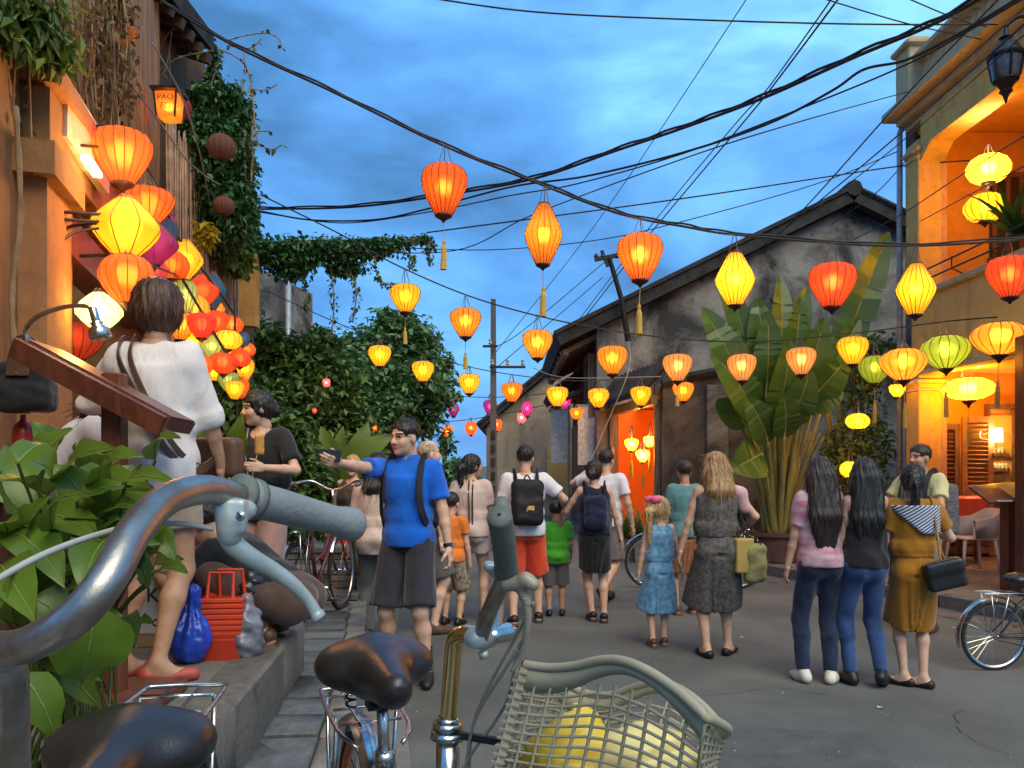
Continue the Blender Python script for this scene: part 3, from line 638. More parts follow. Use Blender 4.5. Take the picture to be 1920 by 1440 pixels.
for k in range(6): q = MB(); q.bar((1.75, 18.1+k*.7, 3.25), (1.0, 18.1+k*.7, 2.95), .07, .09); q.build('rafter', WOODG, mh)
for i, (px, y, z0, z1, w_) in enumerate(((1048, 18.2, 1.55, 2.75, .36), (1099, 16.5, 1.5, 2.72, .34))):
    p = P(px, 800, y); t = thing('banner', ('white vertical cloth banner hanging on the dark timber front', 'white vertical cloth banner hanging beside the orange shop awning')[i], 'banner', (p.x, y, z0), group='white banners on the shop fronts')
    m = MB(); rows = 8; vs = []; 
    for k in range(rows+1):
        z = z0+(z1-z0)*k/rows
        for j in range(4): vs.append((p.x-w_/2+w_*j/3, y+.03*math.sin(j*2+k*.8), z))
    m.add(vs, [(k*4+j, k*4+j+1, k*4+j+5, k*4+j+4) for k in range(rows) for j in range(3)]); m.build('cloth', mat('banner_white', (.62, .60, .58), .8), t, True)
    m = MB(); m.tube([(p.x-w_/2-.05, y, z1+.01), (p.x+w_/2+.05, y, z1+.01)], .015, 6); m.tube([(p.x+w_/2+.04, y, 0), (p.x+w_/2+.04, y, z1+.1)], .03, 6); m.build('pole', STEEL, t)
# ---------- left: ochre house
OCHL = wall_mat('plaster_ochre_old', (0.40, 0.195, 0.075), (0.27, 0.135, 0.06), (0.10, 0.065, 0.04), .55, .45, .9); ORNL = wall_mat('plaster_orange_old', (0.47, 0.21, 0.085), (0.36, 0.165, 0.07), (0.16, 0.09, 0.05), .4, .35, .9)
lh = thing('ochre_house', 'tall ochre plastered house with plank wall, doorway beam and overhanging roof', 'house', (-3, 6, 0))
LX = lambda Y: -2.65-(Y-4.5)*.28
def lwall(name, y0, y1, z0, z1, m_, off=0.0, th=.25, par=None):
    q = MB(); a = (LX(y0)+off, y0); b_ = (LX(y1)+off, y1); wall_quad(q, b_, a, z0, z1, -th if False else th); return q.build(name, m_, par or lh)
def lw(name, y0, y1, z0, z1, m_, off=0.0, th=.25, par=None):
    q = MB(); a = Vector((LX(y0)+off, y0, z0)); b_ = Vector((LX(y1)+off, y1, z0)); n = Vector((-1, -.28, 0)).normalized()*th
    q.prism([a, b_, b_+n, a+n], (0, 0, z1-z0)); return q.build(name, m_, par or lh)
lw('wall', .5, 4.15, .3, 7.5, OCHL); lw('wall', 4.95, 8.0, 3.18, 7.5, OCHL, -.01); lw('wall', 7.3, 8.0, .3, 3.17, OCHL)
lw('pillar', 4.15, 4.62, .5, 3.18, ORNL, .14, .4); lw('pillar_cap', 4.08, 4.69, 3.0, 3.17, OCHL, .2, .5); lw('pillar', 4.63, 4.94, .5, 3.18, OCHL, .06, .3)
m = MB(); m.box((-5.85, 8.12, 3.7), (4.4, .2, 6.8)); m.build('end_wall', OCHL, lh)
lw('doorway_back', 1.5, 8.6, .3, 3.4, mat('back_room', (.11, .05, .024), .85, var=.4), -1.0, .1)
lw('door_beam', 4.2, 7.9, 2.75, 2.98, WOODR, .12, .2); lw('fascia_board', 4.2, 6.9, 3.19, 3.5, OCHL, .14, .14); lw('fascia_board', 4.2, 6.9, 3.52, 3.62, ORNL, .2, .2)
y = 6.55; k = 0
while y < 8.0:
    lw('plank', y, min(y+.145, 7.99), 3.64, 7.2, WOODP, .10+.012*math.sin(k*5.1), .05); y += .16; k += 1
m = MB(); e = [Vector((LX(y_), y_, 0)) for y_ in (7.3, 10.2)]
m.prism([(LX(7.4)+.1, 7.4, 6.1), (LX(9.1)+.55, 9.1, 6.2), (LX(9.1)-3, 9.1, 8.4), (LX(7.4)-3, 7.4, 8.2)], (.0, 0, .2)); m.build('roof', TILE, lh)
m = MB()
for k in range(7):
    y_ = 7.55+k*.24; q = MB(); q.bar((LX(y_)-.8, y_, 6.5), (LX(y_)+.1+k*.07, y_, 6.06), .07, .1); q.build('rafter', WOOD, lh)
# window panel with cream awning lit from below
t = thing('bracket_sign', 'cream lit sign board hanging from an iron bracket on the ochre wall', 'sign', tuple(P(150, 250, 4.8)))
m = MB(); a = P(118, 200, 4.45); c = P(198, 318, 5.25); m.bar(a, c, .05, .34); m.build('board', mat('sign_cream', (.62, .52, .34), .6, var=.3, scale=6), t)
m = MB(); m.tube([P(95, 268, 4.4), P(190, 276, 4.9)], .010, 6); m.tube([P(100, 268, 4.4), P(100, 400, 4.4)], .010, 6); m.build('bracket', IRON, t)
p = P(172, 312, 4.75); m = MB(); m.box(p, (.05, .30, .03), rotz(.27)); m.build('tube_lamp', emit_mat('lamp_warm', (1.0, .72, .32), 5.0), t)
L_ = bpy.data.lights.new('bulb', 'POINT'); L_.energy = 9; L_.color = (1, .58, .22); L_.shadow_soft_size = .08; lo = bpy.data.objects.new('bulb', L_); C.objects.link(lo); lo.parent = t; lo.location = p+Vector((.38, -.12, -.10))-Vector(t.location)
t = thing('iron_bracket', 'black wrought iron bracket with curved brace below the yellow diamond lantern', 'bracket', tuple(P(100, 400, 4.5)))
m = MB()
for dy in (0, 14): m.tube([P(88, 396+dy, 4.4), P(190, 402+dy, 4.65)], .010, 6)
m.tube([P(100, 380, 4.4), P(98, 500, 4.4)], .012, 6); m.tube(spline([P(98, 500, 4.4), P(104, 445, 4.45), P(135, 424, 4.55), P(185, 418, 4.65)]), .010, 6); m.tube(spline([P(98, 520, 4.4), P(112, 460, 4.45), P(140, 436, 4.55), P(185, 428, 4.65)]), .008, 6)
m.build('ironwork', IRON, t)
# ---------- left: second house with the string curtain, third grey house
sh_ = thing('curtained_house', 'house front hung with long brown string curtains under a mass of ivy', 'house', (-4, 10, 0))
m = MB(); a = P(284, 870, 8.35); c = P(476, 870, 11.6)
wall_quad(m, (a.x, a.y), (c.x, c.y), .3, 6.4, -.3); m.build('wall', wall_mat('brown_wall', (.23, .135, .085), (.14, .085, .055), (.06, .04, .03), .5, .5, .9), sh_)
q = MB(); d = Vector((c.x-a.x, c.y-a.y, 0)); rs2 = random.Random(5)
for i in range(120):
    t_ = i/119*.62; p = Vector((a.x, a.y, 0))+d*t_+Vector((.28+rs2.uniform(-.03, .03), -.25+rs2.uniform(-.03, .03), 0)); zt = 4.9+rs2.uniform(-.1, .25); zb = 2.3+rs2.uniform(-.35, .5)
    q.tube([p+Vector((0, 0, zt)), p+Vector((rs2.uniform(-.02, .02), 0, (zt+zb)/2)), p+Vector((rs2.uniform(-.03, .03), 0, zb))], .010, 4)
q.build('string_curtain', mat('jute', (.44, .28, .18), .9, var=.35, scale=8), sh_)['kind'] = 'stuff'
m = MB(); p = P(462, 545, 11.0); m.box((p.x, p.y, p.z), (.3, .2, 1.0)); o = m.build('lit_window_jamb', OCHRE, sh_)
gw = thing('weathered_tower_house', 'narrow weathered grey house wall with a steel pipe, beside the vine canopy', 'house', (-4.5, 14, 0))
m = MB(); a = P(484, 870, 13.2); c = P(586, 870, 15.2); wall_quad(m, (a.x, a.y), (c.x, c.y), .2, 4.75, -.35); m.build('wall', GREYW, gw)
m = MB(); wall_quad(m, (c.x+.02, c.y-.05), (c.x-.55, c.y+3.2), .2, 4.2, -.3); m.build('side_wall', OCHRE, gw)
m = MB(); p = P(540, 870, 14.0); m.tube([(p.x+.05, p.y-.16, .3), (p.x+.05, p.y-.16, 4.7)], .05, 8); m.build('steel_pipe', STEEL, gw, smooth=True)
# ---------- poles
t = thing('utility_pole', 'tall square concrete utility pole with ladder holes behind the white topped woman', 'utility pole', tuple(P(925, 870, 14)*1) [:2]+(0,))
p = P(925, 870, 14.0); m = MB(); m.box((p.x, 14, 2.15), (.14, .17, 4.5), taper=.62); m.build('shaft', wall_mat('pole_concrete', (.13, .13, .13), (.09, .09, .09), (.04, .04, .04)), t)
for k in range(7): m = MB(); m.box((p.x, 13.905-k*.0, .6+k*.24), (.06, .03, .13)); m.build('ladder_hole', DARK, t)
for z, w_ in ((3.56, .26), (3.2, .62)):
    m = MB(); m.box((p.x+(.25 if w_ > .5 else -.05), 13.86, z), (w_, .035, .04)); o = m.build('crossarm', IRON, t)
    for k in (-1, 0, 1):
        if abs(k)*.3 < w_: q = MB(); q.lathe([(.02, 0), (.035, .02), (.02, .05), (.03, .08), (.015, .1)], 8, (p.x+(.25 if w_ > .5 else -.05)+k*w_*.42, 13.86, z+.03)); q.build('insulator', mat('porcelain', (.3, .28, .26), .3), o)
t = thing('leaning_mast', 'thin black leaning mast with crossarm in front of the dark gable', 'mast', tuple(P(1175, 640, 15.6)))
m = MB(); m.tube([P(1178, 640, 15.6), P(1165, 560, 15.5), P(1142, 482, 15.4)], [.06, .05, .045], 8); m.build('shaft', IRON, t)
m = MB(); m.bar(P(1115, 487, 15.4), P(1160, 478, 15.4), .07, .07); m.bar(P(1128, 470, 15.4), P(1140, 500, 15.4), .06, .06); m.build('crossarm', IRON, t)
for x_ in (1118, 1130, 1156): q = MB(); q.lathe([(.03, 0), (.05, .03), (.03, .08)], 7, P(x_, 484, 15.4)); q.build('insulator', IRON, t)
# ------------------------------------------------------------ plants
IVY = leaf_mat('ivy_leaf', (.016, .06, .022), (.07, .18, .045), .4, .2)
TREE = leaf_mat('tree_leaf', (.04, .105, .04), (.17, .30, .10), .5, .25, 1.2)
SHRUB = leaf_mat('shrub_leaf', (.03, .08, .016), (.13, .22, .05), .5, .25, 1.5)
LIME = leaf_mat('lime_leaf', (.06, .12, .015), (.19, .26, .05), .5, .3)
DRY = leaf_mat('dry_leaf', (.12, .075, .03), (.30, .21, .08), .7, .2)
BROAD = leaf_mat('broad_leaf', (.035, .10, .010), (.17, .25, .025), .35, .3, 2.0, .5)
PALM = leaf_mat('palm_leaf', (.035, .09, .014), (.12, .21, .03), .35, .3, .8, .5)
STALK = mat('palm_stalk', (.28, .24, .07), .5, var=.3, scale=4, stretch=(4, 4, .5)); BARK = mat('bark', (.09, .065, .045), .9, var=.4, scale=6, bump=.6, stretch=(3, 3, .6)); VINE = mat('vine_root', (.30, .18, .09), .85, var=.45, scale=5)
rv = random.Random(11)
def blob_pts(blobs, n, shell=.3):
    w = [b[3]*b[4]*b[5] for b in blobs]; out = []
    for _ in range(n):
        b = rv.choices(blobs, [x**.67 for x in w])[0]; v = Vector((rv.gauss(0, 1), rv.gauss(0, 1), rv.gauss(0, 1))).normalized()*(shell+(1-shell)*rv.random()**.6)*rv.choice((rv.uniform(.75, 1.05), rv.uniform(.8, 1.05), rv.uniform(1.0, 1.35)))
        out.append((b[0]+v.x*b[3], b[1]+v.y*b[4], b[2]+v.z*b[5]))
    return out
def pb(px, py, Y, rx, rz, ry=None):
    """a clump given by its place in the photograph, its distance and its half sizes in pixels at that distance"""
    p = P(px, py, Y); k = Y/F; return (p.x, p.y, p.z, rx*k, (ry if ry else min(rx, rz)*k), rz*k)
def tree(name, label, cat, base, blobs, n, size, m_, trunk_r=.12, group=None, limbs=True, crown='crown'):
    t = thing(name, label, cat, base, group=group)
    q = MB(); scatter_leaves(q, blob_pts(blobs, n), size, rv); q.build(crown, m_, t)
    if limbs:
        q = MB(); b0 = Vector(base); top = sum((Vector(b[:3]) for b in blobs), Vector())/len(blobs); mid = b0.lerp(top, .45)+Vector((.1, 0, 0))
        q.tube(spline([b0, b0.lerp(mid, .5)+Vector((.06, 0, 0)), mid]), [trunk_r*(1-.35*i/12) for i in range(13)], 8)
        q.build('trunk', BARK, t, True)
        for b in blobs[:9]:
            q = MB(); e = Vector(b[:3]); q.tube(spline([mid-Vector((0, 0, .1)), mid.lerp(e, .5)+Vector((0, 0, .12)), e], 4), [trunk_r*.5*(1-.8*i/8) for i in range(9)], 6); q.build('limb', BARK, t, True)
    return t
# far tree on the left of the street
tree('street_tree', 'large dark green tree over the street end left of the utility pole', 'tree', (-3.4, 18.5, .1),
     [pb(650, 640, 18, 20, 16), pb(720, 585, 18, 16, 12), pb(765, 595, 18.3, 18, 12), pb(812, 640, 18.5, 16, 14), pb(838, 680, 18.5, 14, 10), pb(855, 740, 18.5, 10, 10), pb(700, 650, 18, 62, 46), pb(770, 640, 18.5, 55, 48), pb(735, 610, 18, 40, 30), pb(805, 690, 18.5, 42, 40), pb(660, 700, 17, 60, 50), pb(760, 715, 17.5, 75, 45), pb(820, 740, 18, 30, 30), pb(700, 760, 17, 70, 45), pb(790, 780, 18, 45, 40), pb(842, 715, 19, 14, 12), pb(835, 830, 18.5, 14, 30)], 8500, .17, TREE, .2)
tree('tall_shrub', 'feathery green shrub in front of the grey house wall below the vine canopy', 'shrub', (-3.6, 12.2, .3),
     [pb(560, 680, 12, 70, 55), pb(500, 660, 12, 50, 60), pb(610, 720, 12, 70, 60), pb(540, 760, 11.5, 90, 60), pb(640, 790, 12, 70, 45), pb(470, 620, 12.4, 28, 40), pb(600, 640, 12.6, 40, 30)], 8000, .13, SHRUB, .07)
tree('low_shrub', 'low yellow green shrub behind the raised selfie phone', 'shrub', (-2.2, 10.0, .3),
     [pb(600, 850, 10, 60, 45), pb(680, 840, 10.5, 50, 40), pb(560, 880, 10, 40, 40), pb(640, 900, 9.8, 60, 45), pb(580, 960, 9.5, 50, 50)], 2600, .12, LIME, .05)
tree('dark_shrub', 'dark bush at the foot of the steps beside the black topped woman', 'shrub', (-2.5, 7.6, .4), [pb(470, 800, 8, 60, 70), pb(540, 830, 8, 50, 60), pb(440, 740, 8.4, 40, 50), pb(590, 900, 8, 36, 45)], 2600, .11, SHRUB, .05)
# ivy on the curtained house
iv = thing('ivy', 'thick dark ivy hanging over the curtained house front beside the box lamp', 'ivy', tuple(P(420, 520, 8.95)))
q = MB(); scatter_leaves(q, blob_pts([pb(395, 185, 8.95, 45, 34), pb(430, 215, 9.15, 42, 60), pb(410, 290, 8.95, 60, 70), pb(446, 330, 9.4, 34, 80), pb(420, 380, 8.95, 56, 70), pb(455, 430, 9.5, 30, 60), pb(380, 250, 8.7, 34, 50), pb(400, 120, 9.5, 12, 40), pb(470, 400, 9.8, 16, 40)], 9500, .5), .085, rv, .5); q.build('leaves', IVY, iv)
q = MB()
for k in range(9):
    x = 365+k*13; q.tube(spline([P(x, 160+rv.uniform(0, 40), 9.4), P(x+rv.uniform(-8, 8), 300, 8.95), P(x+rv.uniform(-14, 14), 470+rv.uniform(-40, 50), 9.15)]), .012, 4)
q.build('vines', VINE, iv)
iv2 = thing('hanging_planter', 'bushy yellow green plant spilling down below the terracotta lanterns', 'plant', tuple(P(435, 520, 10.2)))
q = MB(); scatter_leaves(q, blob_pts([pb(425, 450, 9.2, 30, 42), pb(445, 480, 9.4, 26, 36), pb(405, 430, 9.0, 20, 24)], 2200, .3), .10, rv, .6); q.build('leaves', LIME, iv2)
q = MB(); scatter_leaves(q, blob_pts([pb(385, 440, 8.4, 16, 26)], 260, .3), .09, rv, .3); t = q.build('lit_leaf_sprig', leaf_mat('leaf_lit_yellow', (.5, .36, .02), (.7, .55, .05), .5, .4), iv2)  # yellow-lit foliage: the light is put into the leaf colour
# vine canopy across to the right
vc = thing('vine_canopy', 'flat canopy of climbing vine reaching out over the street with trailing tendrils', 'vine', tuple(P(480, 470, 11.2)))
q = MB(); scatter_leaves(q, blob_pts([pb(500, 470, 11.2, 40, 30), pb(550, 475, 11.3, 60, 34), pb(620, 470, 11.4, 60, 28), pb(680, 465, 11.5, 60, 22), pb(735, 455, 11.6, 46, 15), pb(785, 448, 11.7, 22, 8), pb(545, 505, 11.3, 40, 20), pb(650, 500, 11.5, 40, 16)], 5200, .3), .085, rv, .5)
tend = [((620, 500), (626, 560), (622, 632)), ((655, 505), (668, 545), (662, 600)), ((700, 480), (712, 525), (740, 535)), ((760, 455), (800, 446), (806, 490)), ((740, 470), (772, 480), (770, 500)), ((795, 440), (812, 460), (800, 470)), ((560, 500), (572, 540), (575, 580))]
for tn in tend:
    c = spline([P(a, b, 11.4) for a, b in tn], 8); scatter_leaves(q, [p+Vector((rv.uniform(-.05, .05), 0, rv.uniform(-.05, .05))) for p in c for _ in range(4)], .07, rv, .6)
q.build('leaves', IVY, vc); q = MB()
for tn in tend: q.tube(spline([P(a, b, 11.4) for a, b in tn], 6), .010, 4)
for k in range(5): q.tube(spline([P(478, 455+k*10, 11.2), P(600, 450+k*8, 11.4), P(740, 450+k*3, 11.6)], 6), .014, 4)
q.build('stems', VINE, vc)
# dry twigs against the sky by the roof corner
tw = thing('dry_twigs', 'bare wiry twigs reaching into the sky from the ochre house eave', 'twigs', tuple(P(420, 80, 8.5)))
q = MB(); lf = []
for pts in (((420, 78), (455, 68), (500, 62), (525, 75), (528, 90)), ((425, 85), (470, 90), (490, 72)), ((410, 92), (450, 112), (470, 150), (480, 250), (490, 275)), ((472, 168), (500, 168), (520, 158)), ((480, 246), (505, 246)), ((482, 270), (510, 280), (528, 272)), ((460, 140), (458, 100)), ((420, 95), (405, 130), (395, 160)), ((300, 90), (318, 60), (335, 52)), ((290, 150), (310, 130), (322, 60)), ((282, 145), (330, 110), (400, 95))):
    c = spline([P(a, b, 8.4) for a, b in pts], 5); q.tube(c, .007, 4)
    for p in c:
        if rv.random() < .5: lf.append(p)
q.build('stems', VINE, tw); q = MB(); scatter_leaves(q, lf, .07, rv, .4); q.build('leaves', IVY, tw)
# hanging roots and foliage on the ochre house
hr = thing('hanging_roots', 'curtain of brown aerial roots with bright leaves hanging on the ochre wall top left', 'plant', (LX(4.2), 4.2, 3.2))
q = MB(); q2 = MB(); rl = []; ll = []
for k in range(300):
    px = rv.uniform(-30, 235); Y = 4.3+max(0, px-40)/235*2.6+rv.uniform(-.2, .2); top = -60; bot = rv.uniform(90, 330)+(190 if px < 60 and rv.random() < .6 else 0)-(60 if px > 180 else 0)
    c = spline([P(px, top, Y), P(px+rv.uniform(-18, 18), (top+bot)*.45, Y-rv.uniform(0, .15)), P(px+rv.uniform(-30, 30), bot, Y)], 5); q.tube(c, rv.uniform(.003, .008), 4, cap=False)
    for p in c[3:]:
        if rv.random() < .75: rl += [p+Vector((rv.uniform(-.07, .07), rv.uniform(-.07, .07), rv.uniform(-.06, .06))) for _ in range(2)]
q.build('roots', VINE, hr)['kind'] = 'stuff'
scatter_leaves(q2, rl, .06, rv, .5); q2.build('dry_leaves', DRY, hr)['kind'] = 'stuff'
q = MB(); scatter_leaves(q, blob_pts([pb(20, 40, 3.9, 60, 60), pb(80, 60, 4.0, 50, 60), pb(120, 95, 4.1, 26, 30), pb(60, 10, 4.0, 70, 30)], 900, .2), .10, rv, .7, .34); q.build('leaves', LIME, hr)
# trunk-like vine stem at the far left
q = MB(); q.tube(spline([P(30, 200, 3.9), P(38, 400, 3.85), P(22, 560, 3.85), P(34, 760, 3.8), P(20, 960, 3.8)]), [.013+.003*math.sin(i*2.3) for i in range(25)], 7); q.build('stem', VINE, hr, True)
# broad leaved plant bottom left, every leaf its own
def broad_leaf(mb, base, tip, W, up, n=7, wob=.06):
    base = Vector(base); tip = Vector(tip); d = tip-base; L = d.length; d.normalize(); u = Vector(up); u = (u-d*u.dot(d)).normalized(); s = d.cross(u)
    vs = []; fs = []
    for i in range(n+1):
        t = i/n; w = W*.5*(math.sin(math.pi*t**.62)**.85 if 0 < t < 1 else .01); c = base+d*L*t+u*(.10*L*math.sin(math.pi*t)-.06*L*t*t)
        k = wob*W*math.sin(i*2.1)
        vs += [c-s*w+u*(w*.28+k), c-s*w*.5+u*(w*.2), c, c+s*w*.5+u*(w*.2), c+s*w+u*(w*.28-k)]
    for i in range(n):
        for j in range(4): fs.append((i*5+j, i*5+j+1, i*5+j+6, i*5+j+5))
    mb.add(vs, fs)
    q = [base+d*L*t+u*(.10*L*math.sin(math.pi*t)-.06*L*t*t+.002) for t in (0, .25, .5, .75, .97)]
    return q
RIB = mat('leaf_rib', (.17, .22, .06), .5)
bp = thing('broad_leaved_plant', 'large glossy broad leaved plant at the bottom left behind the rusty handlebar', 'plant', (-1.35, 2.3, .62))
def add_leaf(t, base, tip, W, up, m_=BROAD, rib=True, r=.0022):
    q = MB(); c = broad_leaf(q, base, tip, W, up); o = q.build('leaf', m_, t, True)
    if rib: q = MB(); q.tube(c, [r, r, r*.8, r*.6, r*.3], 4); q.build('rib', RIB, o)
    return o
spec = [((120, 905), (205, 830), 70, 2.2), ((110, 900), (30, 850), 80, 2.2), ((150, 950), (280, 905), 80, 2.1), ((150, 960), (250, 870), 70, 2.3), ((90, 930), (-30, 900), 80, 2.1), ((140, 1000), (320, 925), 75, 2.0), ((60, 960), (10, 830), 90, 2.3), ((100, 1010), (-20, 1010), 90, 2.0), ((150, 1040), (290, 1010), 80, 1.9),
        ((120, 1060), (20, 1120), 90, 1.9), ((170, 900), (150, 830), 66, 2.4), ((200, 960), (310, 980), 66, 2.2), ((60, 1040), (80, 930), 90, 1.9), ((130, 1100), (240, 1070), 80, 1.8), ((40, 1090), (-30, 1180), 100, 1.8), ((180, 1130), (150, 1290), 130, 1.45), ((90, 1150), (60, 1330), 80, 1.75), ((200, 1080), (215, 960), 70, 2.0),
        ((120, 1180), (20, 1230), 80, 1.8), ((40, 1260), (110, 1390), 70, 1.6), ((150, 1250), (90, 1200), 50, 1.7), ((236, 1020), (282, 1105), 36, 1.9), ((285, 985), (330, 1052), 42, 1.9), ((110, 1240), (190, 1330), 44, 1.8), ((70, 880), (130, 800), 70, 2.5), ((10, 920), (-40, 820), 80, 2.3), ((170, 1010), (110, 940), 80, 2.1), ((80, 970), (180, 1000), 90, 2.0), ((10, 980), (70, 1040), 90, 1.95), ((100, 850), (60, 790), 50, 2.6),
        ((190, 880), (262, 850), 56, 2.5), ((220, 920), (300, 890), 50, 2.4), ((30, 1000), (120, 1090), 80, 1.85), ((0, 1060), (60, 1150), 90, 1.8), ((200, 1010), (150, 1100), 80, 1.85), ((60, 1120), (150, 1180), 80, 1.75)]
stemb = Vector((-1.35, 2.3, .62))
for _ in range(46):
    x = rv.uniform(-40, 300); y = rv.uniform(860, 1240)-max(0, x-180)*.3; a = rv.uniform(-2.6, .9); L_ = rv.uniform(55, 105); spec.append(((x, y), (x+L_*math.cos(a), y+L_*math.sin(a)*.8-10), rv.uniform(34, 58), rv.uniform(1.75, 2.35)))
for (b0, b1, W, Y) in spec:
    dy = rv.uniform(-.28, .12); a = P(*b0, Y); c = P(*b1, Y+dy); k = Y/F; up = Vector((rv.uniform(-.5, .5), -.75+rv.uniform(-.25, .3), .75)); o = add_leaf(bp, a, c, W*k*1.15, up, r=.002)
    q = MB(); q.tube(spline([stemb+Vector((rv.uniform(-.15, .25), rv.uniform(-.2, .1), 0)), stemb.lerp(a, .6)+Vector((0, .05, .08)), a], 5), .004, 5); q.build('leaf_stem', mat('green_stem', (.10, .13, .03), .5), bp)
# small plants with big leaves near the women
for (nm, lab, base, lv) in (('leafy_pot_plant', 'upright pale green leaves between the white shirt woman and the black topped woman', (-1.72, 4.9, .45), [((355, 900), (352, 790), 60, 4.5), ((385, 900), (372, 800), 62, 4.4), ((370, 930), (420, 860), 60, 4.5), ((400, 900), (440, 860), 50, 4.6), ((450, 860), (452, 775), 46, 5.0), ((390, 940), (345, 860), 50, 4.5)]),
                            ('banana_plant', 'young banana plant with wide yellow green leaves behind the selfie phone', (-2.2, 9.4, .35), [((640, 900), (735, 812), 70, 9.0), ((650, 905), (600, 800), 60, 9.2), ((630, 910), (570, 850), 50, 9.2), ((655, 900), (690, 790), 56, 9.5), ((640, 930), (700, 880), 50, 9.0), ((640, 905), (640, 800), 50, 9.4)])):
    t = thing(nm, lab, 'plant', base)
    for (b0, b1, W, Y) in lv:
        a = P(*b0, Y); c = P(*b1, Y-.1); add_leaf(t, a, c, W*Y/F, (rv.uniform(-.3, .3), -1, .3), LIME if nm[0] == 'b' else BROAD, r=.004)
        q = MB(); q.tube(spline([Vector(base), Vector(base).lerp(a, .6)+Vector((0, .03, 0)), a], 4), .012, 5); q.build('leaf_stem', mat('green_stem', (.10, .13, .03), .5), t)
# traveller's palm in its pot
TP = thing('travellers_palm', "tall traveller's palm with torn paddle leaves fanning up before the dark gabled house", 'palm', (3.72, 11.3, .145))
q = MB(); q.lathe([(.27, 0), (.30, .02), (.34, .36), (.38, .37), (.38, .42), (.33, .42), (.32, .36)], 20, (3.72, 11.3, .145), cap=False); q.build('pot', mat('pot_brown', (.12, .055, .04), .6, var=.3, bump=.2), TP, 'auto')
q = MB(); q.lathe([(.33, 0), (.01, .03)], 16, (3.72, 11.3, .5), cap=False); q.build('soil', mat('soil', (.04, .03, .02), .95), TP)
def paddle(base, s_end, tip, W, Y0, Y1, droop=.1, tears=2, face=-1):
    a = P(*s_end, Y0); c = P(*tip, Y1); d = c-a; L = d.length; dn = d.normalized(); view = Vector((rv.uniform(-.35, .35), -1, .15)); u = (view-dn*view.dot(dn)).normalized(); s = dn.cross(u); n = 14
    mb = MB(); ctr = []
    for i in range(n+1):
        t = i/n; ctr.append(a+d*t-Vector((0, 0, 1))*droop*L*t*t+u*(.08*L*math.sin(3.14*t)))
    tr = set(rv.sample(range(3, n-1), tears))
    for side in (-1, 1):
        for i in range(n):
            t0, t1 = i/n, (i+1)/n; w0 = W*.5*math.sin(math.pi*min(1, max(.02, t0))**.7)**.6; w1 = W*.5*math.sin(math.pi*min(.995, t1)**.7)**.6
            g = .12 if i in tr else 0; z0 = .22*w0; z1 = .22*w1-(.08*W if i in tr else 0)
            p0 = ctr[i]; p1 = ctr[i+1]; e0 = p0+s*side*w0+u*z0+dn*.05*L*.4; e1 = p1+s*side*w1*(1-g)+u*z1+dn*.05*L*.4-dn*(L/n)*g*1.0
            mb.add([p0, p1, e1, e0], [(0, 1, 2, 3) if side > 0 else (3, 2, 1, 0)])
    o = mb.build('leaf', PALM, TP, True)
    q = MB(); bs = Vector(base); q.tube(spline([bs, bs.lerp(a, .5)+Vector((0, 0, .12)), a], 6)+ctr[::3], [.045*(1-.7*i/20) for i in range(13)]+[.014, .012, .010, .008, .005], 6); q.build('stalk', STALK, o, True)
bx = lambda k: (3.72+k, 11.3+rv.uniform(-.1, .1), .5)
for i, (se, tp, W, y0, y1, dr) in enumerate((((1405, 770), (1318, 575), 68, 11.1, 10.9, .02), ((1412, 740), (1372, 545), 60, 11.3, 11.1, .02), ((1420, 790), (1335, 640), 62, 10.9, 10.5, .12), ((1428, 850), (1372, 880), 70, 10.8, 10.4, .0), ((1440, 760), (1420, 560), 66, 11.2, 11.0, .0),
        ((1455, 720), (1462, 520), 50, 11.6, 11.8, .0), ((1462, 760), (1500, 560), 62, 11.2, 11.0, .0), ((1475, 780), (1545, 590), 66, 11.0, 10.8, .04), ((1470, 700), (1512, 540), 46, 11.7, 11.8, 0), ((1560, 700), (1664, 438), 62, 11.8, 12.0, .0), ((1500, 770), (1590, 650), 60, 10.9, 10.6, .14), ((1450, 800), (1480, 640), 60, 10.9, 10.6, .0),
        ((1530, 740), (1610, 590), 50, 11.6, 11.7, .05), ((1480, 800), (1520, 690), 54, 10.8, 10.5, .05), ((1400, 800), (1345, 730), 54, 11.2, 11.1, .22), ((1436, 740), (1440, 590), 54, 11.0, 10.8, .0), ((1492, 740), (1560, 620), 50, 11.3, 11.2, .05), ((1425, 720), (1345, 520), 50, 11.5, 11.6, .0), ((1510, 760), (1580, 720), 56, 10.9, 10.7, .18), ((1440, 830), (1400, 740), 54, 10.7, 10.4, .05), ((1470, 820), (1470, 740), 50, 10.7, 10.4, .0))): 
    paddle(bx((se[0]-1450)*.0016), se, tp, W*11/F*1.12, y0, y1, dr)
for k in range(14):
    q = MB(); x = rv.uniform(-.2, .24); a = Vector((3.72+x*.7, 11.25+rv.uniform(-.12, .12), .5)); e = a+Vector((x*2.0+rv.uniform(-.1, .1), 0, rv.uniform(1.1, 1.7))); q.tube(spline([a, a.lerp(e, .5)+Vector((x*-.2, 0, .1)), e], 4), [.03*(1-.06*i) for i in range(9)], 6); q.build('stalk', STALK, TP, True)
tree('bamboo_clump', 'loose bamboo and small leaved greenery between the palm and the yellow house', 'bamboo', (5.2, 12.9, .145), [pb(1610, 720, 12.9, 44, 60), pb(1650, 660, 12.9, 40, 40), pb(1590, 830, 12.7, 40, 70), pb(1640, 830, 12.9, 34, 70), pb(1560, 880, 12.6, 40, 60), pb(1640, 930, 12.6, 40, 40)], 2300, .11, LIME, .03, crown='leaves')
